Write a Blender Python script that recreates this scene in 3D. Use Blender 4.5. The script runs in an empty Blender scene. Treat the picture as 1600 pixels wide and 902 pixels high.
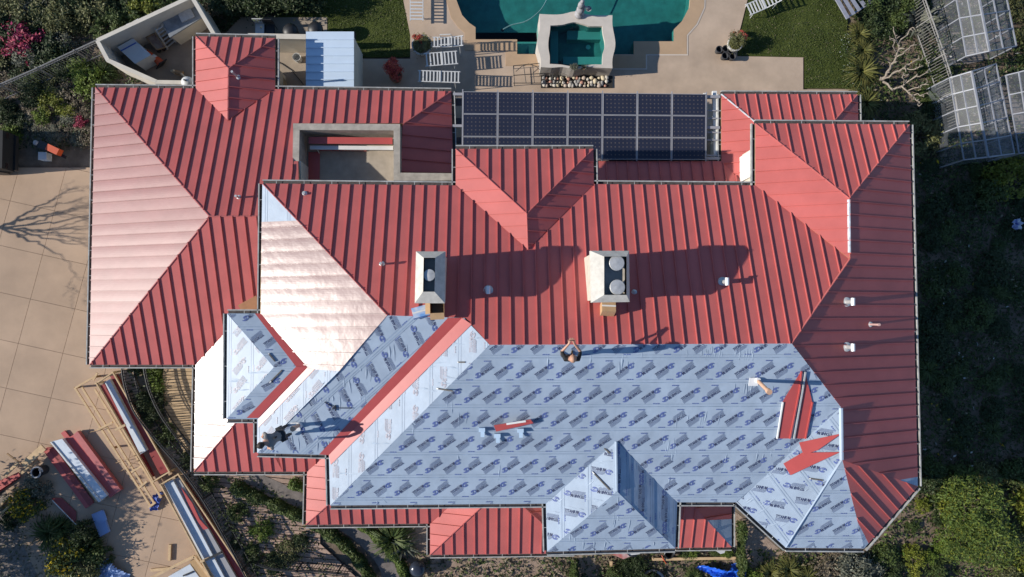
import bpy, math, random
import numpy as np
from mathutils import Vector, Matrix

# ------------------------------------------------------------------ camera
scene = bpy.context.scene
H = 28.4            # camera height above the driveway, metres
FPX = 1067.0        # focal length in photo pixels (1600 wide)
NX, NY = 768.0, 485.0   # photo pixel straight below the camera
def _unit(v):
    l = math.sqrt(sum(c*c for c in v)); return tuple(c/l for c in v)
def _dot(a, b): return sum(x*y for x, y in zip(a, b))
def _cross(a, b): return (a[1]*b[2]-a[2]*b[1], a[2]*b[0]-a[0]*b[2], a[0]*b[1]-a[1]*b[0])
_zc = _unit((-(NX-800), -(451-NY), FPX))
_d = _zc[0]
_xc = _unit((1-_d*_zc[0], -_d*_zc[1], -_d*_zc[2]))
_yc = _cross(_zc, _xc)
cam_data = bpy.data.cameras.new('camera'); cam = bpy.data.objects.new('camera', cam_data)
scene.collection.objects.link(cam); scene.camera = cam
cam_data.sensor_width = 36.0; cam_data.lens = 36.0*FPX/1600.0
cam_data.clip_start = 0.1; cam_data.clip_end = 2000.0
M3 = Matrix((_xc, _yc, _zc))
cam.matrix_world = Matrix.Translation((0, 0, H)) @ M3.to_4x4()

# ------------------------------------------------------------------ sky, sun, exposure
SUN_EL, SUN_S = 25.3, 5.0     # elevation; degrees south of due west
world = bpy.data.worlds.new('World'); scene.world = world; world.use_nodes = True
wn = world.node_tree.nodes; wl = world.node_tree.links
sky = wn.new('ShaderNodeTexSky'); sky.sky_type = 'NISHITA'; sky.sun_disc = False
sky.sun_elevation = math.radians(SUN_EL); sky.sun_rotation = math.radians(270-SUN_S)
sky.air_density = 1.0; sky.dust_density = 0.1; sky.ozone_density = 5.0
wn['Background'].inputs['Strength'].default_value = 0.105
wl.new(sky.outputs['Color'], wn['Background'].inputs['Color'])
sun_data = bpy.data.lights.new('sun', 'SUN'); sun = bpy.data.objects.new('sun', sun_data)
scene.collection.objects.link(sun)
sun_data.energy = 4.8; sun_data.angle = math.radians(0.55); sun_data.color = (1.0, 0.945, 0.855)
_e, _a = math.radians(SUN_EL), math.radians(SUN_S)
SUNV = Vector((-math.cos(_e)*math.cos(_a), -math.cos(_e)*math.sin(_a), math.sin(_e)))
sun.rotation_euler = SUNV.to_track_quat('Z', 'Y').to_euler()
sun.location = SUNV*60
scene.view_settings.view_transform = 'Standard'; scene.view_settings.look = 'None'
scene.view_settings.gamma = 1.0; scene.view_settings.use_curve_mapping = False
scene.view_settings.exposure = 0.34
scene.cycles.max_bounces = 6; scene.cycles.transparent_max_bounces = 12
scene.cycles.caustics_reflective = False; scene.cycles.caustics_refractive = False

# ------------------------------------------------------------------ helpers
COL = scene.collection
rnd = random.Random(7)
def ray(px, py):
    v = (px-800, 451-py, -FPX)
    return (_dot(_xc, v), _dot(_yc, v), _dot(_zc, v))
def P(px, py, z=0.0):
    w = ray(px, py); t = (z-H)/w[2]
    return Vector((t*w[0], t*w[1], z))
def on_plane(px, py, pl):
    a, b, c = pl; w = ray(px, py); t = (c-H)/(w[2]-a*w[0]-b*w[1])
    return Vector((t*w[0], t*w[1], H+t*w[2]))
def plane_z(pl, x, y): return pl[0]*x+pl[1]*y+pl[2]
def fit_plane(pts):
    A = np.array([(p[0], p[1], 1.0) for p in pts]); b = np.array([p[2] for p in pts])
    s, *_ = np.linalg.lstsq(A, b, rcond=None); return tuple(float(v) for v in s)
SL = 0.385
DIRS = {'N': (0, 1), 'S': (0, -1), 'E': (1, 0), 'W': (-1, 0)}
def hz(px, py, ex, ey, ez, d):
    """height of a ridge point seen at px,py above an eave seen at ex,ey (height ez), falling towards d"""
    e = P(ex, ey, ez); dd = DIRS[d]; z = ez+1
    for _ in range(30):
        p = P(px, py, z); run = (e.x-p.x)*dd[0]+(e.y-p.y)*dd[1]; z = ez+SL*run
    return z
def clip(poly, nx, ny, d):
    out = []; n = len(poly)
    for i in range(n):
        a, b = poly[i], poly[(i+1) % n]
        da, db = nx*a[0]+ny*a[1]-d, nx*b[0]+ny*b[1]-d
        if da <= 0: out.append(a)
        if (da < 0 < db) or (db < 0 < da):
            t = da/(da-db); out.append((a[0]+t*(b[0]-a[0]), a[1]+t*(b[1]-a[1])))
    return out
def area2(poly): return 0.5*sum(poly[i][0]*poly[(i+1) % len(poly)][1]-poly[(i+1) % len(poly)][0]*poly[i][1] for i in range(len(poly)))
def ccw(poly): return poly if area2(poly) > 0 else poly[::-1]
def dedupe(poly, eps=1e-4):
    out = []
    for p in poly:
        if not out or math.hypot(p[0]-out[-1][0], p[1]-out[-1][1]) > eps: out.append(p)
    if len(out) > 1 and math.hypot(out[0][0]-out[-1][0], out[0][1]-out[-1][1]) < eps: out.pop()
    return out
def inside(poly, x, y):
    c = False; n = len(poly)
    for i in range(n):
        x1, y1 = poly[i][0], poly[i][1]; x2, y2 = poly[(i+1) % n][0], poly[(i+1) % n][1]
        if (y1 > y) != (y2 > y) and x < (x2-x1)*(y-y1)/(y2-y1)+x1: c = not c
    return c
def inset_convex(poly, d):
    poly = ccw(poly); big = list(poly); n = len(poly)
    for i in range(n):
        a, b = poly[i], poly[(i+1) % n]; ex, ey = b[0]-a[0], b[1]-a[1]; l = math.hypot(ex, ey)
        nx, ny = ey/l, -ex/l
        big = clip(big, nx, ny, nx*a[0]+ny*a[1]-d)
    return big

class MB:
    def __init__(s): s.v = []; s.f = []; s.m = []
    def add(s, vs, fs, mi=0):
        o = len(s.v); s.v += [tuple(v) for v in vs]; s.f += [tuple(i+o for i in f) for f in fs]; s.m += [mi]*len(fs)
    def box(s, c, sz, rz=0, mi=0, tilt=None):
        x, y, z = sz[0]/2, sz[1]/2, sz[2]/2
        vs = [Vector((a*x, b*y, d*z)) for d in (-1, 1) for a, b in ((-1, -1), (1, -1), (1, 1), (-1, 1))]
        R = Matrix.Rotation(rz, 3, 'Z')
        if tilt is not None: R = R @ tilt
        s.add([R @ v+Vector(c) for v in vs], [(3, 2, 1, 0), (4, 5, 6, 7), (0, 1, 5, 4), (1, 2, 6, 5), (2, 3, 7, 6), (3, 0, 4, 7)], mi)
    def prism(s, poly, z0, z1, mi=0):
        """poly: xy list; z0,z1: numbers or functions of x,y"""
        poly = ccw(dedupe([(p[0], p[1]) for p in poly])); n = len(poly)
        if n < 3: return
        f0 = z0 if callable(z0) else (lambda x, y: z0); f1 = z1 if callable(z1) else (lambda x, y: z1)
        vs = [(x, y, f0(x, y)) for x, y in poly]+[(x, y, f1(x, y)) for x, y in poly]
        s.add(vs, [tuple(range(n-1, -1, -1)), tuple(range(n, 2*n))]+[(i, (i+1) % n, n+(i+1) % n, n+i) for i in range(n)], mi)
    def sheet(s, poly, z, mi=0):
        poly = ccw(dedupe([(p[0], p[1]) for p in poly])); f1 = z if callable(z) else (lambda x, y: z)
        s.add([(x, y, f1(x, y)) for x, y in poly], [tuple(range(len(poly)))], mi)
    def beam(s, a, b, w, h, mi=0, up=(0, 0, 1)):
        a, b = Vector(a), Vector(b); d = (b-a)
        if d.length < 1e-5: return
        d.normalize(); u = Vector(up)
        if abs(d.dot(u)) > 0.98: u = Vector((1, 0, 0))
        r = d.cross(u).normalized(); u = r.cross(d).normalized()
        vs = [p+r*x*w/2+u*y*h/2 for p in (a, b) for x, y in ((-1, -1), (1, -1), (1, 1), (-1, 1))]
        s.add(vs, [(0, 1, 2, 3), (7, 6, 5, 4), (1, 0, 4, 5), (2, 1, 5, 6), (3, 2, 6, 7), (0, 3, 7, 4)], mi)
    def tube(s, pts, r, n=8, mi=0, cap=True):
        pts = [Vector(p) for p in pts]; m = len(pts)
        rs = r if isinstance(r, (list, tuple)) else [r]*m
        base = len(s.v); prev = None
        for i, p in enumerate(pts):
            t = (pts[min(i+1, m-1)]-pts[max(i-1, 0)])
            if t.length < 1e-6: t = Vector((0, 0, 1))
            t.normalize()
            u = Vector((0, 0, 1)) if abs(t.z) < 0.9 else Vector((1, 0, 0))
            if prev is not None: u = prev
            a = (u-t*u.dot(t))
            if a.length < 1e-4: a = t.orthogonal()
            a.normalize(); b = t.cross(a); prev = a
            for k in range(n):
                an = 2*math.pi*k/n; q = p+(a*math.cos(an)+b*math.sin(an))*rs[i]; s.v.append(tuple(q))
        for i in range(m-1):
            for k in range(n):
                k2 = (k+1) % n
                s.f.append((base+i*n+k, base+i*n+k2, base+(i+1)*n+k2, base+(i+1)*n+k)); s.m.append(mi)
        if cap:
            s.f.append(tuple(base+k for k in range(n-1, -1, -1))); s.m.append(mi)
            s.f.append(tuple(base+(m-1)*n+k for k in range(n))); s.m.append(mi)
    def lathe(s, c, prof, n=20, mi=0, sx=1, sy=1):
        c = Vector(c); base = len(s.v); m = len(prof)
        for r, z in prof:
            for k in range(n):
                a = 2*math.pi*k/n; s.v.append((c.x+r*math.cos(a)*sx, c.y+r*math.sin(a)*sy, c.z+z))
        for i in range(m-1):
            for k in range(n):
                k2 = (k+1) % n; s.f.append((base+i*n+k, base+i*n+k2, base+(i+1)*n+k2, base+(i+1)*n+k)); s.m.append(mi)
        s.f.append(tuple(base+k for k in range(n-1, -1, -1))); s.m.append(mi)
        s.f.append(tuple(base+(m-1)*n+k for k in range(n))); s.m.append(mi)
    def mesh(s, name, mats, smooth=False):
        me = bpy.data.meshes.new(name); me.from_pydata(s.v, [], s.f)
        for m in (mats if isinstance(mats, (list, tuple)) else [mats]): me.materials.append(m)
        if any(s.m): me.polygons.foreach_set('material_index', s.m)
        if smooth: me.polygons.foreach_set('use_smooth', [True]*len(me.polygons))
        me.update(); return me
    def build(s, name, mats, parent=None, smooth=False, local=False):
        me = s.mesh(name, mats, smooth)
        return put(name, me, parent, local)
def put(name, me, parent=None, local=False):
    o = bpy.data.objects.new(name, me); COL.objects.link(o)
    if parent is not None:
        o.parent = parent
        if not local:
            off = Vector((0, 0, 0)); q = parent
            while q is not None: off += Vector(q.location); q = q.parent
            o.location = -off
    return o
def tag(o, label=None, cat=None, group=None, kind=None):
    if label: o['label'] = label
    if cat: o['category'] = cat
    if group: o['group'] = group
    if kind: o['kind'] = kind
    return o
def thing(name, label, cat, loc=(0, 0, 0), group=None, rz=0):
    o = bpy.data.objects.new(name, None); COL.objects.link(o); o.location = loc; o.rotation_euler = (0, 0, rz)
    o.empty_display_size = 0.2
    return tag(o, label, cat, group)
def copy_tree(o, parent=None):
    c = o.copy(); COL.objects.link(c); c.parent = parent
    for ch in list(o.children): copy_tree(ch, c)
    return c

# ------------------------------------------------------------------ materials
MATS = {}
def mat(name, col, rough=0.6, var=0.12, scale=3.0, bump=0.0, bscale=30.0, metal=0.0, coat=0.0, coatr=0.3, spec=0.5, col2=None, detail=4.0, stretch=None, island=0.0, alpha=None, transl=0.0, objrand=0.0):
    m = bpy.data.materials.new(name); m.use_nodes = True; nt = m.node_tree; N = nt.nodes; L = nt.links
    b = N['Principled BSDF']
    b.inputs['Roughness'].default_value = rough; b.inputs['Metallic'].default_value = metal
    b.inputs['Coat Weight'].default_value = coat; b.inputs['Coat Roughness'].default_value = coatr
    b.inputs['Specular IOR Level'].default_value = spec
    geo = N.new('ShaderNodeNewGeometry'); pos = geo.outputs['Position']
    if stretch:
        mp = N.new('ShaderNodeMapping'); mp.inputs['Scale'].default_value = stretch; L.new(pos, mp.inputs['Vector']); pos = mp.outputs['Vector']
    nz = N.new('ShaderNodeTexNoise'); nz.inputs['Scale'].default_value = scale; nz.inputs['Detail'].default_value = detail
    nz.inputs['Roughness'].default_value = 0.6
    L.new(pos, nz.inputs['Vector'])
    rp = N.new('ShaderNodeValToRGB')
    c = col; c2 = col2
    if c2 is None:
        lo = tuple(max(0, x*(1-var)) for x in c); hi = tuple(min(1, x*(1+var)) for x in c)
    else: lo, hi = c, c2
    rp.color_ramp.elements[0].position = 0.32; rp.color_ramp.elements[1].position = 0.68
    rp.color_ramp.elements[0].color = (*lo, 1); rp.color_ramp.elements[1].color = (*hi, 1)
    L.new(nz.outputs['Fac'], rp.inputs['Fac']); out = rp.outputs['Color']
    if island or objrand:
        hs = N.new('ShaderNodeHueSaturation'); L.new(out, hs.inputs['Color'])
        src = geo.outputs['Random Per Island']
        if objrand:
            oi = N.new('ShaderNodeObjectInfo'); src = oi.outputs['Random']
        mr = N.new('ShaderNodeMapRange'); k = island or objrand
        mr.inputs['To Min'].default_value = 1-k; mr.inputs['To Max'].default_value = 1+k
        L.new(src, mr.inputs['Value']); L.new(mr.outputs['Result'], hs.inputs['Value'])
        if island:
            mh = N.new('ShaderNodeMapRange'); mh.inputs['To Min'].default_value = 0.485; mh.inputs['To Max'].default_value = 0.515
            mul = N.new('ShaderNodeMath'); mul.operation = 'FRACT'; m2 = N.new('ShaderNodeMath'); m2.operation = 'MULTIPLY'; m2.inputs[1].default_value = 7.31
            L.new(src, m2.inputs[0]); L.new(m2.outputs[0], mul.inputs[0]); L.new(mul.outputs[0], mh.inputs['Value']); L.new(mh.outputs['Result'], hs.inputs['Hue'])
        out = hs.outputs['Color']
    L.new(out, b.inputs['Base Color'])
    if bump:
        nb = N.new('ShaderNodeTexNoise'); nb.inputs['Scale'].default_value = bscale; nb.inputs['Detail'].default_value = 3.0; L.new(pos, nb.inputs['Vector'])
        bp = N.new('ShaderNodeBump'); bp.inputs['Strength'].default_value = bump; bp.inputs['Distance'].default_value = 0.02
        L.new(nb.outputs['Fac'], bp.inputs['Height']); L.new(bp.outputs['Normal'], b.inputs['Normal'])
        if coat: L.new(bp.outputs['Normal'], b.inputs['Coat Normal'])
    if transl:
        tr = N.new('ShaderNodeBsdfTranslucent'); L.new(out, tr.inputs['Color']); mx = N.new('ShaderNodeMixShader'); mx.inputs[0].default_value = transl
        L.new(b.outputs[0], mx.inputs[1]); L.new(tr.outputs[0], mx.inputs[2]); L.new(mx.outputs[0], N['Material Output'].inputs['Surface'])
    if alpha is not None:
        tp = N.new('ShaderNodeBsdfTransparent'); mx = N.new('ShaderNodeMixShader'); mx.inputs[0].default_value = alpha
        L.new(tp.outputs[0], mx.inputs[1]); L.new(b.outputs[0], mx.inputs[2]); L.new(mx.outputs[0], N['Material Output'].inputs['Surface'])
    MATS[name] = m; return m

RED = mat('red_roof_paint', (0.485, 0.118, 0.106), rough=0.58, var=0.09, objrand=0.045, detail=7, scale=0.9, bump=0.14, bscale=1.5, spec=0.3, coat=0.22, coatr=0.33)
REDMID = mat('glare_muted_red_roof_paint', (0.25, 0.092, 0.090), rough=0.52, var=0.08, scale=1.2, bump=0.26, bscale=1.6, spec=0.32, coat=0.30, coatr=0.40)  # same roof red, recoloured to carry the sun glare on the garage's west hip
REDGLARE = mat('glare_gloss_red_roof_paint', (0.20, 0.10, 0.098), rough=0.45, var=0.05, scale=1.2, bump=0.55, bscale=2.2, spec=0.38, coat=0.66, coatr=0.29)  # roof red with its base dulled so west-slope glare reads white
REDTRIM = mat('red_trim_paint', (0.45, 0.08, 0.072), rough=0.4, var=0.06, scale=2.0, bump=0.04, bscale=3, coat=0.2, coatr=0.25)
CAPRED = mat('red_ridge_cap', (0.46, 0.13, 0.12), rough=0.4, var=0.1, scale=4)
UNDER = mat('blue_grey_underlayment', (0.335, 0.405, 0.495), rough=0.52, var=0.10, scale=1.1, bump=0.42, bscale=3.2, spec=0.42, objrand=0.03, stretch=(1, 1.0, 1))
PRINTW = mat('glare_pale_print', (0.36, 0.345, 0.40), rough=0.5, var=0.1, scale=6)  # reddish print, paled to put the west-slope glare into its colour
PRINT2 = mat('faint_print', (0.17, 0.21, 0.32), rough=0.5, var=0.12, scale=6)
LAP = mat('lap_line', (0.25, 0.32, 0.42), rough=0.5, var=0.2, scale=3)
PRINT = mat('dark_blue_grey_print', (0.055, 0.065, 0.13), rough=0.55, var=0.2, scale=6)
EMBLEM = mat('blue_print', (0.11, 0.15, 0.36), rough=0.5, var=0.15, scale=6)
GUTTER = mat('grey_gutter_metal', (0.36, 0.36, 0.34), rough=0.5, var=0.25, scale=5)
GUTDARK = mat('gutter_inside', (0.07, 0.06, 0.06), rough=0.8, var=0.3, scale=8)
STUCCO = mat('cream_stucco', (0.58, 0.53, 0.45), rough=0.9, var=0.07, scale=2.0, bump=0.15, bscale=60)
COPING = mat('weathered_stucco_coping', (0.37, 0.33, 0.28), rough=0.9, var=0.22, scale=3.5, bump=0.15, bscale=50, detail=8)
WHITE = mat('white_paint', (0.72, 0.71, 0.68), rough=0.45, var=0.05, scale=4)
DECKING = mat('deck_concrete', (0.40, 0.34, 0.27), rough=0.9, var=0.16, scale=2.2, detail=8)
PLY = mat('roof_deck_plywood', (0.34, 0.24, 0.14), rough=0.85, var=0.2, scale=4)
DARK = mat('black_opening', (0.006, 0.006, 0.006), rough=1.0, spec=0.0)
GALV = mat('galvanised_metal', (0.55, 0.55, 0.54), rough=0.38, var=0.12, scale=9, metal=0.35)
BLACK = mat('black_plastic', (0.02, 0.02, 0.022), rough=0.5, var=0.2, scale=8)
GLASSD = mat('dark_window_glass', (0.03, 0.04, 0.05), rough=0.08, var=0.1)
# ------------------------------------------------------------------ ground, driveway, patio, pool
SOIL = mat('garden_soil', (0.10, 0.072, 0.05), rough=0.95, col2=(0.24, 0.18, 0.13), scale=1.6, bump=0.6, bscale=14, detail=10)
CONC = mat('tan_driveway_concrete', (0.41, 0.285, 0.193), rough=0.85, var=0.13, scale=0.6, bump=0.06, bscale=60, detail=12, objrand=0.045)
JOINT = mat('driveway_joint', (0.27, 0.19, 0.135), rough=0.95, var=0.2)
PATIO = mat('pale_patio_concrete', (0.45, 0.34, 0.25), rough=0.85, var=0.16, scale=0.8, bump=0.04, bscale=50, detail=9)
POOLCOPE = mat('orange_tan_pool_coping', (0.44, 0.30, 0.185), rough=0.8, var=0.06, scale=2)
PALE = mat('pale_line', (0.58, 0.5, 0.42), rough=0.8, var=0.05)
LAWN = mat('lawn_grass', (0.042, 0.058, 0.012), rough=0.95, col2=(0.082, 0.098, 0.026), scale=1.1, bump=0.6, bscale=55, detail=12, spec=0.1)
POOLT = mat('teal_pool_plaster', (0.028, 0.165, 0.150), rough=0.7, var=0.22, scale=2.6, detail=6)
POOLS = mat('teal_pool_step', (0.06, 0.25, 0.225), rough=0.7, var=0.08, scale=1.0)
GRAVEL = mat('grey_path', (0.17, 0.145, 0.13), rough=0.95, var=0.2, scale=3, bump=0.2, bscale=40)
ROUGH = mat('gravel_verge', (0.16, 0.135, 0.115), rough=0.95, col2=(0.30, 0.25, 0.21), scale=9, bump=0.8, bscale=30, detail=10)

def pxy(pts, z=0.0): return [(q.x, q.y) for q in (P(*p, z) for p in pts)]
def curve_pts(pts, n=6, closed=False):
    """Catmull-Rom through 2D points"""
    out = []; m = len(pts)
    for i in range(m if closed else m-1):
        p0 = pts[(i-1) % m] if (closed or i > 0) else pts[i]; p1 = pts[i]; p2 = pts[(i+1) % m]
        p3 = pts[(i+2) % m] if (closed or i+2 < m) else p2
        for k in range(n):
            t = k/n
            out.append(tuple(0.5*(2*p1[j]+(-p0[j]+p2[j])*t+(2*p0[j]-5*p1[j]+4*p2[j]-p3[j])*t*t+(-p0[j]+3*p1[j]-3*p2[j]+p3[j])*t**3) for j in (0, 1)))
    if not closed: out.append(tuple(pts[-1]))
    return out
def struct(name, mb, m, parent=None): 
    o = mb.build(name, m, parent)
    if parent is None: o['kind'] = 'structure'
    return o
# ground: one sheet to the horizon with a hole left for the pool
POOLPX = [(700, -190), (700, -120), (705, -40)]+curve_pts([(713, 0), (722, 24), (733, 36), (743, 43)], 4)+[(743, 62), (808, 62), (808, 85), (990, 85), (990, 65), (1053, 65)]+curve_pts([(1053, 46), (1066, 33), (1077, 12), (1082, -20)], 4)+[(1090, -80), (1080, -140), (1040, -190)]
pool_xy = pxy(POOLPX)
def holed(mb, outer, hole, z):
    """flat sheet with a hole: outer is a box (x0,y0,x1,y1); strips around the hole's bounding box plus a bridged ring"""
    import bmesh
    from mathutils.geometry import tessellate_polygon
    loops = [[Vector((x, y, 0)) for x, y in ccw(outer)], [Vector((x, y, 0)) for x, y in ccw(hole)[::-1]]]
    tris = tessellate_polygon(loops); vs = [(v.x, v.y, z) for l in loops for v in l]
    fs = []
    for t in tris:
        q = [vs[i] for i in t]; fs.append(tuple(t) if area2(q) > 0 else tuple(t[::-1]))
    mb.add(vs, fs)
mb = MB(); holed(mb, [(-300, -300), (300, -300), (300, 300), (-300, 300)], pool_xy, -0.10)
struct('ground', mb, SOIL)
# driveway: poured slabs with recessed joints
DRIVE = pxy([(-600, 262), (146, 262), (146, 560), (205, 572), (215, 600), (262, 690), (330, 770), (400, 880), (430, 960), (430, 1300), (-100, 1300), (60, 902), (40, 860), (0, 740), (-60, 700), (-600, 700)])
mb = MB(); mb.prism(DRIVE, -0.2, -0.022); drive = struct('driveway', mb, JOINT)
o = P(47.5, 467.5, 0); r1 = (P(140, 488, 0)-P(47.5, 467.5, 0)); r1.normalize()
e1 = Vector((r1.x, r1.y)); c1 = P(120, 450, 0)-P(59, 676, 0); c1.normalize(); e2 = Vector((c1.x, c1.y))
GW1, GW2 = 1.83, 1.86
det = e1.x*e2.y-e1.y*e2.x
for i in range(-14, 12):
    for j in range(-10, 10):
        g_ = 0.007
        cell = [(o.x+e1.x*(i*GW1+s)+e2.x*(j*GW2+t), o.y+e1.y*(i*GW1+s)+e2.y*(j*GW2+t)) for s, t in ((g_, g_), (GW1-g_, g_), (GW1-g_, GW2-g_), (g_, GW2-g_))]
        cx, cy = sum(p[0] for p in cell)/4, sum(p[1] for p in cell)/4
        if not (-28 < cx < -8 and -16 < cy < 9): continue
        cell = ccw(cell); pc = list(DRIVE)
        for k in range(4):
            a, b = cell[k], cell[(k+1) % 4]; nx, ny = (b[1]-a[1]), -(b[0]-a[0]); pc = clip(pc, nx, ny, nx*a[0]+ny*a[1])
        pc = dedupe(pc)
        if len(pc) < 3 or abs(area2(pc)) < 0.03: continue
        mb = MB(); mb.prism(pc, -0.022+0.0005, rnd.uniform(-0.0015, 0.0015)); mb.build('concrete_slab', CONC, drive)
# verge of rough gravel at the bottom left
mb = MB(); mb.sheet(pxy([(-300, 735), (0, 735), (40, 760), (75, 800), (90, 850), (110, 902), (110, 1100), (-300, 1100)]), -0.02); struct('gravel_verge', mb, ROUGH)
# concrete yard inside the utility enclosure and behind the store room
mb = MB(); mb.sheet(pxy([(165, 90), (155, 65), (300, -5), (345, 60), (345, 140), (240, 135)]), -0.01); struct('utility_yard', mb, mat('grey_brown_yard_concrete', (0.26, 0.205, 0.155), rough=0.9, var=0.18, scale=1.5, detail=8))
mb = MB(); mb.sheet(pxy([(345, 60), (375, 27), (511, 27), (511, 50), (520, 150), (400, 150)]), -0.013); struct('side_yard', mb, mat('side_yard_concrete', (0.33, 0.27, 0.21), rough=0.9, var=0.12, scale=2))
# patio round the pool
pat = [(556, 92), (640, 92), (642, 60), (636, 20), (630, -20), (625, -190), (700, -189), (1040, -189)]
outer = pxy([(556, 92), (641, 92), (641, 55), (634, 20), (628, -10), (620, -200), (1180, -200), (1168, 0), (1158, 40), (1152, 62), (1152, 88), (1255, 90), (1255, 140), (1345, 140), (1345, 300), (556, 300)])
mb = MB(); holed(mb, outer, pool_xy, 0.0); struct('patio', mb, PATIO)
# lawns
mb = MB(); mb.sheet(pxy([(430, 27), (430, -200), (626, -200), (628, -10), (634, 20), (641, 55), (641, 89), (556, 90), (556, 50), (511, 50), (511, 27)]), -0.03)
struct('lawn_west', mb, LAWN)
mb = MB(); mb.sheet(pxy([(1169, 0), (1159, 40), (1153, 62), (1153, 87), (1257, 89), (1257, 138), (1330, 138), (1322, 60), (1326, 30), (1310, 0), (1310, -200), (1182, -200)]), -0.03)
struct('lawn_east', mb, LAWN)
# pool: shell, coping, water
pool = thing('swimming_pool', 'large teal swimming pool with orange tan stepped coping beside the raised spa', 'pool', P(900, 20, 0))
ZW, ZB = -0.14, -0.85
mb = MB(); pc = ccw(pool_xy); n = len(pc)
mb.add([(x, y, -0.001) for x, y in pc]+[(x, y, ZB) for x, y in pc], [(i, n+i, n+(i+1) % n, (i+1) % n) for i in range(n)])
mb.sheet(pc, ZB); mb.build('pool_shell', POOLT, pool)
COPEPX_out = [(697, 0), (704, 30), (716, 46), (727, 52), (727, 75), (792, 77), (792, 100), (843, 100)]
def band(inner, outer, z0, z1, m, name, parent):
    mb = MB(); n = len(inner)
    for i in range(n-1):
        q = [inner[i], inner[i+1], outer[i+1], outer[i]]; mb.prism(pxy(q), z0, z1)
    return mb.build(name, m, parent)
inL = [(713, -20), (713, 0), (722, 24), (733, 36), (743, 43), (743, 62), (808, 62), (808, 85), (845, 85)]
ouL = [(697, -20), (697, 0), (705, 28), (716, 43), (726, 52), (726, 79), (790, 79), (790, 103), (845, 103)]
band(inL, ouL, -0.08, 0.018, POOLCOPE, 'coping', pool)
inR = [(955, 87), (990, 87), (990, 65), (1053, 65), (1053, 46), (1066, 33), (1077, 12), (1080, -20)]
ouR = [(955, 107), (1009, 107), (1009, 85), (1073, 85), (1073, 55), (1088, 38), (1100, 12), (1101, -20)]
band(inR, ouR, -0.08, 0.018, POOLCOPE, 'coping', pool)
band(ouR, [(955, 109), (1011, 109), (1011, 87), (1075, 87), (1075, 56), (1090, 39), (1102, 12), (1103, -20)], -0.05, 0.012, PALE, 'coping_edge', pool)
# steps inside the pool
for q, zt in (([(808, 62), (845, 62), (845, 85), (808, 85)], -0.75), ([(743, 46), (845, 46), (845, 62), (743, 62)], -0.9), ([(826, 72), (845, 72), (845, 85), (826, 85)], -0.45)):
    mb = MB(); mb.prism(pxy(q, -0.5), ZB, zt); mb.build('pool_step', POOLS, pool)
wm = bpy.data.materials.new('pool_water'); wm.use_nodes = True; nt = wm.node_tree; N = nt.nodes; N.remove(N['Principled BSDF'])
tr = N.new('ShaderNodeBsdfTransparent'); tr.inputs['Color'].default_value = (0.66, 0.90, 0.89, 1)
gl = N.new('ShaderNodeBsdfGlossy'); gl.inputs['Roughness'].default_value = 0.04; gl.inputs['Color'].default_value = (1, 1, 1, 1)
fr = N.new('ShaderNodeFresnel'); fr.inputs['IOR'].default_value = 1.33
bn = N.new('ShaderNodeTexNoise'); bn.inputs['Scale'].default_value = 5; bn.inputs['Detail'].default_value = 3; bp = N.new('ShaderNodeBump'); bp.inputs['Strength'].default_value = 0.35; bp.inputs['Distance'].default_value = 0.05
ge = N.new('ShaderNodeNewGeometry'); nt.links.new(ge.outputs['Position'], bn.inputs['Vector']); nt.links.new(bn.outputs['Fac'], bp.inputs['Height']); nt.links.new(bp.outputs['Normal'], gl.inputs['Normal']); nt.links.new(bp.outputs['Normal'], fr.inputs['Normal'])
mx = N.new('ShaderNodeMixShader'); bf = N.new('ShaderNodeMapRange'); bf.inputs['To Min'].default_value = 1.33; bf.inputs['To Max'].default_value = 1/1.33; nt.links.new(ge.outputs['Backfacing'], bf.inputs['Value']); nt.links.new(bf.outputs['Result'], fr.inputs['IOR']); nt.links.new(fr.outputs[0], mx.inputs[0]); nt.links.new(tr.outputs[0], mx.inputs[1]); nt.links.new(gl.outputs[0], mx.inputs[2]); nt.links.new(mx.outputs[0], N['Material Output'].inputs['Surface'])
mb = MB(); mb.sheet(pool_xy, ZW); mb.build('water', wm, pool)
# raised spa
spa = thing('spa', 'raised square spa with wavy pale stone coping at the pool edge', 'spa', P(900, 75, 0))
SPA = mat('pale_spa_coping', (0.56, 0.50, 0.43), rough=0.8, var=0.06, scale=3)
SPAG = mat('grey_spa_wall', (0.42, 0.39, 0.36), rough=0.85, var=0.15, scale=4)
zs = 1.0
outS = curve_pts([(843, 22), (865, 23), (880, 22), (898, 18), (915, 22), (930, 24), (957, 24)], 3)[:-1]+curve_pts([(957, 24), (957, 40), (961, 62), (961, 75), (957, 92), (957, 107)], 3)[:-1]+curve_pts([(957, 107), (935, 106), (915, 105), (898, 109), (880, 105), (862, 106), (845, 105)], 3)[:-1]+curve_pts([(845, 105), (845, 92), (840, 72), (840, 60), (844, 42), (843, 22)], 3)[:-1]
inS = curve_pts([(860, 40), (878, 39), (890, 36), (900, 35), (915, 39), (922, 41), (941, 41)], 3)[:-1]+curve_pts([(941, 41), (942, 52), (945, 66), (945, 74), (942, 84), (941, 101)], 3)[:-1]+curve_pts([(941, 101), (925, 101), (912, 103), (900, 104), (888, 103), (876, 101), (859, 100)], 3)[:-1]+curve_pts([(859, 100), (859, 88), (857, 76), (857, 64), (859, 52), (860, 40)], 3)[:-1]
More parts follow.
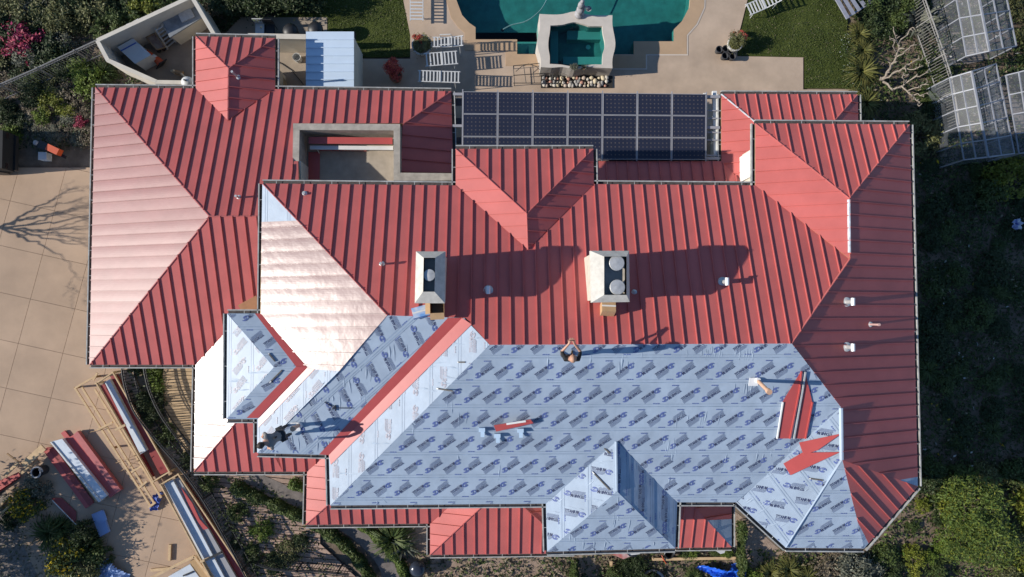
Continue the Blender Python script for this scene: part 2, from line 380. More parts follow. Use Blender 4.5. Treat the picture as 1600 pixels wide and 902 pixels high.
# outer wall, top ring, basin
so, si = pxy(outS, zs), pxy(inS, zs)
mb = MB(); n = len(so)
mb.add([(x, y, -1.05) for x, y in so]+[(x, y, zs) for x, y in so], [(i, n+i, n+(i+1) % n, (i+1) % n) for i in range(n)]); mb.build('spa_wall', SPAG, spa)
mb = MB(); n = len(so); assert len(si) == n
mb.add([(x, y, zs+0.001) for x, y in so]+[(x, y, zs+0.001) for x, y in si]+[(x, y, zs-0.12) for x, y in si], [(i, n+i, n+(i+1) % n, (i+1) % n) for i in range(n)]+[(n+i, 2*n+i, 2*n+(i+1) % n, n+(i+1) % n) for i in range(n)]); mb.build('coping', SPA, spa)
mb = MB(); mb.add([(x, y, zs-0.12) for x, y in si]+[(x, y, 0.05) for x, y in si], [(i, n+i, n+(i+1) % n, (i+1) % n) for i in range(n)]); mb.sheet(si, 0.05); mb.build('basin', POOLT, spa)
for q, zt in (([(886, 48), (941, 48), (941, 62), (886, 62)], 0.42), ([(880, 89), (941, 89), (941, 101), (880, 101)], 0.42), ([(860, 40), (872, 40), (872, 100), (860, 100)], 0.4)):
    mb = MB(); mb.prism(pxy(q, zt), 0.05, zt); mb.build('bench', POOLS, spa)
mb = MB(); c = P(919, 74, 0.06); mb.lathe(c, [(0.10, 0), (0.10, 0.02), (0.07, 0.03)], 16); mb.build('drain_cover', mat('pale_green_drain', (0.22, 0.62, 0.55), rough=0.6), spa)
mb = MB(); mb.sheet(si, zs-0.2); mb.build('water', wm, spa)
# ------------------------------------------------------------------ the house
U, Lw = 5.7, 2.9
house = thing('house', 'large house with red standing seam hip roofs and exposed blue underlayment', 'house', (0, 0, 0))
SECT = {}
def section(name, label=None):
    return name
class Plane:
    def __init__(s, pts, d, up=None):
        s.pl = fit_plane([P(*p) for p in pts]); g = DIRS.get(d)
        if g is None:
            gx, gy = -s.pl[0], -s.pl[1]; l = math.hypot(gx, gy); g = (gx/l, gy/l)
        s.d = g; s.u = (-g[1], g[0])
    def pt(s, px, py): return on_plane(px, py, s.pl)
    def z(s, x, y): return s.pl[0]*x+s.pl[1]*y+s.pl[2]
    def xy(s, pxs): return [(q.x, q.y) for q in (s.pt(*p) for p in pxs)]
PANELS = 0
def panels(parent, plane, pxpoly, w=0.406, off=0.0, m=None, rib=0.066):
    global PANELS
    poly = plane.xy(pxpoly); ux, uy = plane.u; m = m or RED
    ts = [ux*x+uy*y for x, y in poly]; k0 = math.floor((min(ts)-off)/w); k1 = math.ceil((max(ts)-off)/w)
    for k in range(k0, k1):
        a, b = off+k*w, off+(k+1)*w
        pc = clip(clip(poly, ux, uy, b), -ux, -uy, -a); pc = dedupe(pc)
        if len(pc) < 3 or abs(area2(pc)) < 0.012: continue
        mb = MB(); lift = rnd.uniform(-0.0015, 0.0015)
        if m is RED or m is REDTRIM:
            mb.prism(pc, lambda x, y: plane.z(x, y)+0.002, lambda x, y: plane.z(x, y)+0.014+lift)
        else:   # thin sheets on the glare slopes bow slightly between the seams
            bow = rnd.uniform(0.002, 0.006); tw = rnd.uniform(-0.012, 0.012); nb = 6
            for e in range(nb):
                sc = dedupe(clip(clip(pc, ux, uy, a+(e+1)*w/nb), -ux, -uy, -(a+e*w/nb)))
                if len(sc) < 3 or abs(area2(sc)) < 1e-4: continue
                mb.prism(sc, lambda x, y: plane.z(x, y)+0.002, lambda x, y: plane.z(x, y)+0.014+bow*math.sin(math.pi*max(0, min(1, (ux*x+uy*y-a)/w)))+tw*((ux*x+uy*y-a)-w/2))
        rb = dedupe(clip(clip(poly, ux, uy, a+0.026), -ux, -uy, -(a-0.0)))
        if len(rb) >= 3 and abs(area2(rb)) > 0.0015:
            mb.prism(rb, lambda x, y: plane.z(x, y)+0.010, lambda x, y: plane.z(x, y)+rib)
        mb.build('roof_panel', m, parent); PANELS += 1
def deck(parent, plane, pxpoly, m=None, t=0.12, dz=-0.003):
    poly = plane.xy(pxpoly); mb = MB()
    mb.prism(poly, lambda x, y: plane.z(x, y)+dz-t, lambda x, y: plane.z(x, y)+dz)
    return mb.build('roof_deck', m or PLY, parent)
def strip(parent, plane, pxpoly, name, m, z0=0.016, z1=0.024):
    poly = plane.xy(pxpoly); mb = MB()
    mb.prism(poly, lambda x, y: plane.z(x, y)+z0, lambda x, y: plane.z(x, y)+z1)
    return mb.build(name, m, parent)

# printed lettering for the underlayment
def text_mesh(body, size, offset=0.0):
    cu = bpy.data.curves.new('lettering', 'FONT'); cu.body = body; cu.size = size; cu.resolution_u = 1; cu.offset = offset
    cu.align_x = 'LEFT'; cu.align_y = 'BOTTOM_BASELINE'
    o = bpy.data.objects.new('lettering', cu); COL.objects.link(o)
    dg = bpy.context.evaluated_depsgraph_get(); me = bpy.data.meshes.new_from_object(o.evaluated_get(dg))
    vs = [(v.co.x, v.co.y) for v in me.vertices]; fs = [tuple(p.vertices) for p in me.polygons]
    bpy.data.objects.remove(o); bpy.data.curves.remove(cu); bpy.data.meshes.remove(me)
    x0 = min(v[0] for v in vs); w = max(v[0] for v in vs)-x0
    return [(v[0]-x0, v[1]) for v in vs], fs, w
def stamp():
    """one TITANIUM logo, centred on the origin: (verts, faces, material index)"""
    V, F, Mi = [], [], []
    def add(vs, fs, mi):
        o = len(V); V.extend(vs); F.extend(tuple(i+o for i in f) for f in fs); Mi.extend([mi]*len(fs))
    t, f, w = text_mesh('TITANIUM', 0.165, 0.004); k = 0.50/w
    add([(x*k-0.36, y*1.0+0.0) for x, y in t], f, 0)
    # smaller second and third line, too small to read
    for r, (y, h, x1) in enumerate(((-0.048, 0.030, 0.14), (-0.092, 0.026, 0.10), (-0.128, 0.02, 0.06))):
        x = -0.36
        while x < x1:
            l = rnd.uniform(0.018, 0.05); x2 = min(x+l, x1)
            add([(x, y), (x2, y), (x2, y+h), (x, y+h)], [(0, 1, 2, 3)], 2); x = x2+0.012
    # round swoosh emblem with a zigzag
    n = 14; ring = []
    for i in range(n+1):
        a = math.radians(-150+300*i/n)
        for rr in (1.0, 0.72): ring.append((0.26+0.13*rr*math.cos(a+2.6), 0.0+0.095*rr*math.sin(a+2.6)))
    add(ring, [(2*i, 2*i+2, 2*i+3, 2*i+1) for i in range(n)], 1)
    add([(0.21, 0.045), (0.33, 0.06), (0.33, 0.032), (0.22, 0.017)], [(0, 3, 2, 1)], 1)
    add([(0.31, 0.04), (0.33, 0.032), (0.24, -0.045), (0.20, -0.045)], [(0, 3, 2, 1)], 1)
    add([(0.20, -0.045), (0.33, -0.03), (0.33, -0.055), (0.20, -0.07)], [(0, 3, 2, 1)], 1)
    V[:] = [(x*0.88, y*0.88) for x, y in V]
    return V, F, Mi
STAMP = stamp()
def mark():
    V = []; F = []
    for x, w in ((-0.10, 0.05), (-0.03, 0.04), (0.03, 0.03), (0.075, 0.03)):
        o = len(V); V += [(x, -0.016), (x+w, -0.016), (x+w, 0.016), (x, 0.016)]; F.append((o, o+1, o+2, o+3))
    return V, F, [1]*len(F)
MARK = mark()
def underlay(parent, plane, pxpoly, course=0.83, off=0.0, ang=38, pitch=0.62, toff=0.0, marks=True, m=None, lettering=True, run=None, subs=None, glare=False):
    """membrane courses laid across the slope; run overrides the fall direction"""
    poly = plane.xy(pxpoly); dx, dy = run or plane.d; ux, uy = -dy, dx
    ss = [dx*x+dy*y for x, y in poly]; k0 = math.floor((min(ss)-off)/course); k1 = math.ceil((max(ss)-off)/course)
    lv, lf, lm = [], [], []
    def put_print(st, ct, cs, a, sx=1):
        V, F, Mi = st; ca, sa = math.cos(a), math.sin(a)
        pts = []
        for x, y in V:
            t = ct+(x*ca-y*sa); s = cs-(x*sa+y*ca)
            pts.append((ux*t+dx*s, uy*t+dy*s))
        o = len(lv); ok = [inside(poly, *p) for p in pts]
        for p in pts: lv.append((p[0], p[1], plane.z(*p)+0.021))
        for f, mi in zip(F, Mi):
            if all(ok[i] for i in f):
                lf.append(tuple(i+o for i in f)); lm.append(mi)
    for k in range(k0, k1):
        a, b = off+k*course, off+(k+1)*course+0.05
        f1 = lambda x, y, a=a: plane.z(x, y)+0.004+0.011*max(0, min(1.1, (dx*x+dy*y-a)/course))
        for sp in (subs or [pxpoly]):
            pc = dedupe(clip(clip(plane.xy(sp), dx, dy, b), -dx, -dy, -a))
            if len(pc) < 3 or abs(area2(pc)) < 0.01: continue
            mb = MB(); mb.prism(pc, lambda x, y: plane.z(x, y)+0.0005, f1); mb.build('underlayment_sheet', m or UNDER, parent)
        pc = poly
        for sp in (subs or [pxpoly]):
            for l0, l1 in ((b-0.072, b-0.048), (b-0.15, b-0.135)):
                ln = dedupe(clip(clip(plane.xy(sp), dx, dy, l1), -dx, -dy, -l0))
                if len(ln) > 2 and abs(area2(ln)) > 0.002:
                    o_ = len(lv); lv.extend((x, y, plane.z(x, y)+0.0195) for x, y in ln); lf.append(tuple(range(o_, o_+len(ln)))); lm.append(3)
        if not lettering: continue
        ts = [ux*x+uy*y for x, y in pc]; sm = (a+b-0.05)/2; sh = (k % 3)*0.21+rnd.uniform(-0.06, 0.06)
        j = math.floor(min(ts)/pitch)-1
        while j*pitch < max(ts)+pitch:
            ct = j*pitch+sh+toff
            put_print(STAMP, ct, sm, math.radians(ang)+(math.pi if j % 2 else 0))
            if marks:
                if j % 2: put_print(MARK, ct+0.1, a+0.09, 0)
                else: put_print(MARK, ct+0.18, b-0.16, math.pi)
            j += 1
    if lf:
        me = bpy.data.meshes.new('printed_lettering'); used = sorted({i for f in lf for i in f}); mp = {v: i for i, v in enumerate(used)}
        # winding upwards
        fs = []
        for f in lf:
            q = [lv[i] for i in f]; fs.append(tuple(mp[i] for i in (f if area2(q) > 0 else f[::-1])))
        me.from_pydata([lv[i] for i in used], [], fs); [me.materials.append(x) for x in ((PRINTW, PRINTW, PRINTW, LAP) if glare else (PRINT, EMBLEM, PRINT2, LAP))]
        me.polygons.foreach_set('material_index', lm); me.update(); put('printed_lettering', me, parent)['kind'] = 'stuff'

def gutter(parent, a, b, z, out=None, drop=0.0):
    """U-shaped gutter outside the eave a-b (photo pixels)"""
    A, B = P(*a, z), P(*b, z); d = (B-A).normalized(); n = Vector((d.y, -d.x, 0))
    if out is not None:
        if n.x*out[0]+n.y*out[1] < 0: n = -n
    mb = MB(); w, h, t = 0.12, 0.11, 0.018
    A2, B2 = A-d*0.0, B+d*0.0
    def bar(o0, o1, z0, z1, mi):
        pts = []
        for p in (A2, B2):
            for o, zz in ((o0, z0), (o1, z0), (o1, z1), (o0, z1)): pts.append(p+n*o+Vector((0, 0, zz)))
        fs = [(0, 1, 2, 3), (7, 6, 5, 4), (1, 0, 4, 5), (2, 1, 5, 6), (3, 2, 6, 7), (0, 3, 7, 4)]
        mb.add(pts, fs, mi)
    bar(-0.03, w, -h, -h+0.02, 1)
    bar(w-t-0.006, w+0.014, -h, 0.006, 0)
    bar(-0.045, -0.03, -h-0.08, 0.0, 0)
    L = (B2-A2).length; nb = max(1, int(L/0.9))
    for i in range(nb):
        c = A2+d*(L*(i+0.5)/nb)+n*(w/2-0.01)+Vector((0, 0, -0.004))
        mb.beam(c-n*(w/2-0.01), c+n*(w/2-0.004), 0.02, 0.006, 0)
    return mb.build('gutter', [GUTTER, GUTDARK], parent)
def cap(parent, a, b, pls, w=0.10, h=0.022, m=None, dz=0.02):
    za = max(on_plane(*a, p.pl).z for p in pls); zb = max(on_plane(*b, p.pl).z for p in pls)
    A, B = P(*a, za+dz), P(*b, zb+dz); d = (B-A).normalized(); r = d.cross(Vector((0, 0, 1))).normalized()
    mb = MB(); vs = []
    for p in (A, B): vs += [p-r*w/2-Vector((0, 0, 0.035)), p-r*w*0.2+Vector((0, 0, h)), p+r*w*0.2+Vector((0, 0, h)), p+r*w/2-Vector((0, 0, 0.035))]
    mb.add(vs, [(0, 1, 5, 4), (1, 2, 6, 5), (2, 3, 7, 6), (0, 3, 2, 1), (4, 5, 6, 7), (3, 0, 4, 7)])
    return mb.build('ridge_cap', m or CAPRED, parent)
def wallblock(pxpoly, z, z0, z1, ins, name='wall', concave=False):
    poly = [(q.x, q.y) for q in (P(*p, z) for p in pxpoly)]
    mb = MB(); mb.prism(inset_convex(poly, ins), z0, z1); return mb.build(name, STUCCO, house)
def part(name):
    o = bpy.data.objects.new(name, None); COL.objects.link(o); o.parent = house; o.empty_display_size = 0.1; return o

# ---- heights of the ridge points
zR1 = hz(327, 338, 149, 137, Lw, 'N')
z_d1 = hz(357, 107, 306, 90, Lw, 'W')
z_r1 = 0.5*(hz(605, 493, 407, 493, U, 'W')+hz(605, 493, 500, 288, U, 'N'))
RZ = hz(1000, 538, 1000, 289, U, 'N')
z_n2 = hz(823, 334, 712, 270, U, 'W')
z_ne = 0.5*(hz(1327, 310, 1423, 300, U, 'E')+hz(1327, 310, 1180, 250, U, 'W'))
z_se = hz(1316, 680, 1432, 680, U, 'E')
z_b2 = hz(963, 730, 854, 830, U, 'W')
z_d3 = hz(428, 574, 355, 574, U, 'W')

# ---- garage wing (single storey, west)
g = part('garage_roof')
gN = Plane([(149, 137, Lw), (705, 143, Lw), (327, 338, zR1), (408, 338, zR1)], 'N')
gW = Plane([(149, 137, Lw), (140, 570, Lw), (327, 338, zR1)], 'W')
gS = Plane([(140, 570, Lw), (306, 570, Lw), (327, 338, zR1), (408, 338, zR1)], 'S')
zge = hz(628, 196, 705, 200, Lw, 'E')
gE = Plane([(705, 143, Lw), (707, 272, Lw), (628, 196, zge), (628, 260, zge)], 'E')
polyA = [(149, 137), (306, 138.5), (356, 188), (430, 139.5), (458, 140), (458, 339), (327, 338)]
polyB = [(458, 140), (705, 143), (630, 193), (458, 193)]
polyC = [(458, 252), (466, 252), (467, 292), (458, 292)]
for q in (polyA, polyB, polyC): panels(g, gN, q, off=0.12); deck(g, gN, q)
q = [(149, 137), (140, 570), (327, 338)]; panels(g, gW, q, off=0.1, m=REDMID); deck(g, gW, q)
q = [(327, 338), (420, 338), (420, 468), (306, 570), (140, 570)]; panels(g, gS, q, off=0.05); deck(g, gS, q)
q = [(705, 143), (708, 270), (626, 270), (629, 195)]; panels(g, gE, q, off=0.1, w=0.45); deck(g, gE, q)
for a, b, pl in (((149, 137), (327, 338), (gN, gW)), ((140, 570), (327, 338), (gS, gW)), ((327, 338), (408, 338), (gN, gS)), ((705, 143), (630, 194), (gN, gE))): cap(g, a, b, pl, w=0.07)
gutter(g, (149, 137), (306, 138.5), Lw, (0, 1)); gutter(g, (430, 139.5), (705, 143), Lw, (0, 1))
gutter(g, (149, 137), (140, 570), Lw, (-1, 0)); gutter(g, (140, 570), (306, 570), Lw, (0, -1)); gutter(g, (705, 143), (709, 272), Lw, (1, 0))
# small hip over the store room
d1 = part('store_room_roof')
d1W = Plane([(306, 57, Lw), (306, 138.5, Lw), (357, 107, z_d1), (356, 188, z_d1)], 'W')
d1N = Plane([(306, 57, Lw), (430, 60, Lw), (357, 107, z_d1)], 'N')
d1E = Plane([(430, 60, Lw), (430, 139, Lw), (357, 107, z_d1), (356, 188, z_d1)], 'E')
for pl, q in ((d1W, [(306, 57), (306, 138.5), (356, 188), (357, 107)]), (d1N, [(306, 57), (430, 60), (357, 107)]), (d1E, [(430, 60), (430, 139), (356, 188), (357, 107)])):
    panels(d1, pl, q, off=0.02); deck(d1, pl, q)
cap(d1, (306, 57), (357, 107), (d1W, d1N), w=0.06); cap(d1, (430, 60), (357, 107), (d1E, d1N), w=0.05); cap(d1, (357, 107), (356, 188), (d1W, d1E), w=0.08)
gutter(d1, (306, 57), (430, 60), Lw, (0, 1)); gutter(d1, (306, 57), (306, 138), Lw, (-1, 0)); gutter(d1, (430, 60), (430, 139), Lw, (1, 0))

# ---- low roofs along the south side
lw = part('lower_south_roof')
z3 = hz(374, 654, 304, 654, Lw, 'W')
W3 = Plane([(306, 570, Lw), (303, 737, Lw), (374, 654, z3)], 'W'); S3 = Plane([(303, 737, Lw), (480, 737, Lw), (374, 654, z3)], 'S')
z4 = hz(517, 785, 479, 785, Lw, 'W')
W4 = Plane([(480, 737, Lw), (478, 820, Lw), (517, 785, z4)], 'W'); S4 = Plane([(478, 820, Lw), (675, 818, Lw), (517, 785, z4)], 'S')
z5 = hz(757, 788, 672, 830, Lw, 'W'); z5b = hz(757, 788, 757, 867, Lw, 'S'); z5 = 0.5*(z5+z5b)
W5 = Plane([(672, 867, Lw), (672, 819, Lw), (757, 788, z5)], 'W'); S5 = Plane([(672, 867, Lw), (853, 865, Lw), (757, 788, z5), (812, 787, z5)], 'S')
E5 = Plane([(812, 787, z5), (812, 780, z5), (856, 787, z5-0.33), (856, 826, z5-0.33)], 'E')
z6 = hz(1078, 783, 1078, 855, Lw, 'S')
S6 = Plane([(1058, 856, Lw), (1143, 855, Lw), (1058, 783, z6), (1078, 783, z6)], 'S'); E6 = Plane([(1143, 855, Lw), (1143, 783, Lw), (1078, 783, z6)], 'E')
for pl, q, o in ((W3, [(306, 570), (358, 514), (358, 640), (386, 640), (303, 737)], 0.1), (S3, [(303, 737), (386, 640), (420, 640), (420, 698), (524, 698), (480, 737)], 0.07),
               (W4, [(480, 737), (524, 698), (524, 779), (478, 820)], 0.0), (S4, [(478, 820), (524, 779), (716, 779), (675, 818)], 0.1),
               (W5, [(672, 867), (672, 819), (716, 779), (766, 779)], 0.1), (S5, [(672, 867), (853, 865), (853, 824), (812, 787), (806, 779), (766, 779)], 0.2),
               (E5, [(812, 787), (806, 779), (860, 779), (860, 830)], 0.0), (S6, [(1050, 856), (1143, 855), (1074, 778), (1050, 778)], 0.1),
               (E6, [(1143, 811), (1143, 778), (1074, 778), (1104, 813)], 0.1)):
    panels(lw, pl, q, off=o, m=REDGLARE if pl is W3 else RED); deck(lw, pl, q)
underlay(lw, E6, [(1104, 813), (1143, 811), (1143, 855)], lettering=False)
for a, b, pl in (((303, 737), (374, 654), (W3, S3)), ((478, 820), (517, 785), (W4, S4)), ((672, 867), (757, 788), (W5, S5)), ((853, 823), (812, 787), (S5, E5))): cap(lw, a, b, pl, w=0.05)
for a, b, n in (((306, 570), (303, 737), (-1, 0)), ((303, 737), (480, 737), (0, -1)), ((480, 737), (478, 820), (-1, 0)), ((478, 820), (674, 818), (0, -1)), ((672, 819), (672, 867), (-1, 0)),
              ((672, 867), (897, 864), (0, -1)), ((1056, 856), (1143, 855), (0, -1)), ((1143, 855), (1143, 783), (1, 0))): gutter(lw, a, b, Lw, n)

# ---- upper storey roofs
up = part('upper_roof')
N0 = Plane([(410, 287, U), (1180, 290, U), (765, 539, RZ), (1237, 537, RZ)], 'N')
W1 = Plane([(410, 287, U), (402, 708, U), (605, 493, z_r1)], 'W')
S1 = Plane([(402, 708, U), (500, 711, U), (605, 493, z_r1), (722, 497, z_r1)], 'S')
W2 = Plane([(514, 712, U), (516, 790, U), (765, 539, RZ)], 'W')
S0 = Plane([(516, 790, U), (855, 786, U), (1150, 785, U), (765, 539, RZ), (1237, 537, RZ)], 'S')
EP = Plane([(1421, 195, U), (1434, 760, U), (1327, 310, z_ne), (1328, 405, z_ne), (1237, 537, RZ), (1316, 680, z_se)], 'E')
polyN = [(410, 287), (712, 290), (825, 390), (928, 288), (1180, 290), (1328, 405), (1237, 537), (765, 539), (727, 497), (605, 493)]
panels(up, N0, polyN, off=0.21); deck(up, N0, polyN)
q = [(409, 347), (466, 345), (605, 493), (530, 580), (480, 576), (408, 490)]; panels(up, W1, q, off=0.1, m=REDGLARE)
deck(up, W1, [(410, 287), (605, 493), (402, 708)])
underlay(up, W1, [(410, 287), (466, 345), (409, 347)], lettering=False)
underlay(up, W1, [(480, 576), (530, 580), (402, 708), (402, 655)], ang=-40, off=0.2, glare=True)
qS1 = [(605, 493), (725, 497), (512, 711), (402, 708)]
underlay(up, S1, qS1, ang=74, off=0.3, course=0.83, run=(0.66, -0.75)); deck(up, S1, qS1, UNDER)
qW2 = [(765, 539), (516, 790), (514, 712), (725, 497)]
underlay(up, W2, qW2, ang=0, off=0.13, course=0.9, pitch=0.95, glare=True); deck(up, W2, qW2, UNDER)
qS0 = [(765, 539), (1237, 537), (1315, 638), (1150, 785), (1058, 785), (963, 690), (853, 787), (516, 790)]
underlay(up, S0, qS0, ang=38, off=-0.12, course=0.79, subs=[[(765, 539), (963, 538), (963, 690), (853, 787), (516, 790)], [(963, 538), (1237, 537), (1315, 638), (1150, 785), (1058, 785), (963, 690)]]); deck(up, S0, qS0, UNDER)
qE = [(1421, 195), (1434, 760), (1316, 719), (1315, 638), (1237, 537), (1328, 405), (1327, 310)]
qE1 = [(1421, 195), (1433.5, 745), (1405, 750), (1316, 719), (1315, 638), (1237, 537), (1328, 405), (1327, 310)]
panels(up, EP, qE1, off=0.15, w=0.42); deck(up, EP, qE)
underlay(up, EP, [(1433.5, 745), (1434, 760), (1405, 750)], lettering=False)
# red valley flashings
strip(up, S1, [(700, 497), (722, 497), (514, 711), (499, 710)], 'valley_flashing', REDTRIM, 0.022, 0.03)
strip(up, W2, [(722, 497), (737, 507), (517, 726), (514, 711)], 'valley_flashing', REDTRIM, 0.022, 0.03)
# dormer-like hip projecting north over the patio
n2 = part('north_dormer_roof')
n2W = Plane([(712, 233, U), (712, 290, U), (823, 334, z_n2), (825, 390, z_n2)], 'W'); n2N = Plane([(712, 233, U), (927, 233, U), (823, 334, z_n2)], 'N')
n2E = Plane([(927, 233, U), (928, 288, U), (823, 334, z_n2), (825, 390, z_n2)], 'E')
for pl, q in ((n2W, [(712, 233), (712, 290), (825, 390), (823, 334)]), (n2N, [(712, 233), (927, 233), (823, 334)]), (n2E, [(927, 233), (928, 288), (825, 390), (823, 334)])):
    panels(n2, pl, q, off=0.1); deck(n2, pl, q)
# north-east wing
ne = part('north_east_roof')
neW = Plane([(1180, 193, U), (1180, 290, U), (1327, 310, z_ne), (1328, 405, z_ne)], 'W'); neN = Plane([(1180, 193, U), (1421, 195, U), (1327, 310, z_ne)], 'N')
for pl, q in ((neW, [(1180, 193), (1180, 290), (1328, 405), (1327, 310)]), (neN, [(1180, 193), (1421, 195), (1327, 310)])):
    panels(ne, pl, q, off=0.17); deck(ne, pl, q)
# west dormer, membrane only
d3 = part('west_dormer_roof')
d3W = Plane([(355, 490, U), (354, 655, U), (428, 574, z_d3)], 'W'); d3N = Plane([(355, 490, U), (408, 490, U), (428, 574, z_d3), (480, 574, z_d3)], 'N')
d3S = Plane([(354, 655, U), (402, 655, U), (428, 574, z_d3), (480, 574, z_d3)], 'S')
for pl, q, an in ((d3W, [(355, 490), (354, 655), (428, 574)], -40), (d3N, [(355, 490), (408, 490), (480, 574), (428, 574)], 40), (d3S, [(354, 655), (402, 655), (480, 574), (428, 574)], 30)):
    underlay(d3, pl, q, ang=an, off=0.3, glare=pl is d3W); deck(d3, pl, q, UNDER)
strip(d3, d3N, [(399, 490), (409, 490), (480, 574), (463, 573)], 'valley_flashing', REDTRIM, 0.022, 0.03)
strip(d3, d3S, [(480, 574), (463, 573), (386, 653), (404, 653)], 'valley_flashing', REDTRIM, 0.022, 0.03)
strip(up, W1, [(480, 575), (492, 577), (404, 668), (404, 655)], 'valley_flashing', REDTRIM, 0.022, 0.03)
# south bay, membrane only
b2 = part('south_bay_roof')
b2W = Plane([(853, 787, U), (855, 862, U), (963, 768, z_b2), (963, 690, z_b2)], 'W'); b2S = Plane([(855, 862, U), (1055, 857, U), (964, 768, z_b2)], 'S')
b2E = Plane([(1055, 857, U), (1058, 785, U), (963, 768, z_b2), (963, 690, z_b2)], 'E')
for pl, q, an, o in ((b2W, [(853, 787), (855, 862), (964, 768), (963, 690)], 85, 0.2), (b2S, [(855, 862), (1055, 857), (964, 768)], 38, 0.1), (b2E, [(1055, 857), (1058, 785), (963, 690), (964, 768)], 0, 0.3)):
    underlay(b2, pl, q, ang=an, off=o); deck(b2, pl, q, UNDER)
# south-east bay
b3 = part('south_east_bay_roof')
b3W = Plane([(1150, 785, U), (1228, 856, U), (1316, 719, z_se), (1315, 638, z_se)], None); b3S = Plane([(1228, 856, U), (1350, 857, U), (1316, 719, z_se)], 'S')
b3E = Plane([(1350, 857, U), (1434, 760, U), (1316, 719, z_se)], None)
for pl, q, an, o in ((b3W, [(1150, 785), (1228, 856), (1316, 719), (1315, 638)], 45, 0.2), (b3S, [(1228, 856), (1350, 857), (1316, 719)], 38, 0.1), (b3E, [(1350, 857), (1340, 816), (1357, 849)], 10, 0.1)):
    underlay(b3, pl, q, ang=an, off=o)
q = [(1357, 849), (1434, 760), (1316, 719), (1340, 816)]; panels(b3, b3E, q, off=0.2)
for pl, q in ((b3W, [(1150, 785), (1228, 856), (1316, 719), (1315, 638)]), (b3S, [(1228, 856), (1350, 857), (1316, 719)]), (b3E, [(1350, 857), (1434, 760), (1316, 719)])): deck(b3, pl, q, UNDER)
# creases where the membrane has slackened
def creases(parent, plane, pxpoly, n, seed, L=(0.15, 0.6)):
    r = random.Random(seed); poly = plane.xy(pxpoly); x0, x1 = min(p[0] for p in poly), max(p[0] for p in poly); y0, y1 = min(p[1] for p in poly), max(p[1] for p in poly); mb = MB(); k = 0; tries = 0
    while k < n and tries < 5000:
        tries += 1; cx, cy = r.uniform(x0, x1), r.uniform(y0, y1)
        for j in range(r.choice((1, 2, 3, 5))):
            px_, py_ = cx+j*r.uniform(0.12, 0.3), cy+r.uniform(-.05, .05); l = r.uniform(*L); an = r.uniform(-0.12, 0.12)+(r.choice((0, 0, 0, 0.7)) if r.random() < 0.2 else 0); d = (plane.d[0]*math.cos(an)-plane.d[1]*math.sin(an), plane.d[0]*math.sin(an)+plane.d[1]*math.cos(an)); qx, qy = px_+d[0]*l, py_+d[1]*l
            if not (inside(poly, px_, py_) and inside(poly, qx, qy)): continue
            w = r.uniform(0.018, 0.035); hh = r.uniform(0.004, 0.010); ox, oy = -d[1]*w, d[0]*w; mx_, my_ = (px_+qx)/2, (py_+qy)/2; z = lambda x, y, e=0.0: (x, y, plane.z(x, y)+0.016+e)
            mb.add([z(px_, py_), z(mx_+ox, my_+oy), z(qx, qy), z(mx_-ox, my_-oy), z(mx_, my_, hh)], [(0, 3, 4), (3, 2, 4), (2, 1, 4), (1, 0, 4)]); k += 1
    mb.build('membrane_creases', UNDER, parent)['kind'] = 'stuff'
creases(up, S0, qS0, 44, 1); creases(up, S0, [(1040, 540), (1180, 540), (1180, 565), (1040, 565)], 26, 2, (0.2, 0.45)); creases(up, W2, qW2, 26, 3); creases(up, S1, qS1, 26, 4); creases(b3, b3W, [(1150, 785), (1228, 856), (1316, 719), (1315, 638)], 26, 5); creases(b2, b2W, [(853, 787), (855, 862), (964, 768), (963, 690)], 18, 6); creases(b2, b2S, [(855, 862), (1055, 857), (964, 768)], 12, 7); creases(d3, d3W, [(355, 490), (354, 655), (428, 574)], 12, 8)
# ridge and hip caps
for pa, a, b, pl in ((up, (410, 287), (605, 493), (N0, W1)), (up, (1328, 405), (1237, 537), (N0, EP)), (n2, (712, 233), (823, 334), (n2W, n2N)), (n2, (927, 233), (823, 334), (n2E, n2N)),
                   (n2, (823, 334), (825, 390), (n2W, n2E)), (ne, (1180, 193), (1327, 310), (neW, neN)), (ne, (1421, 195), (1327, 310), (EP, neN))): cap(pa, a, b, pl, w=0.05)
cap(b3, (1315, 638), (1316, 719), (EP, b3W), w=0.14, m=UNDER); cap(b3, (1316, 719), (1228, 856), (b3W, b3S), w=0.045, h=0.004, dz=0.012, m=UNDER); cap(b2, (963, 690), (964, 768), (b2W, b2E), w=0.1, m=UNDER)
GREYCAP = mat('bare_ridge_zinc', (0.5, 0.52, 0.56), rough=0.5, var=0.25, scale=7)
cap(ne, (1327, 312), (1328, 395), (neW, EP), w=0.10, m=GREYCAP)
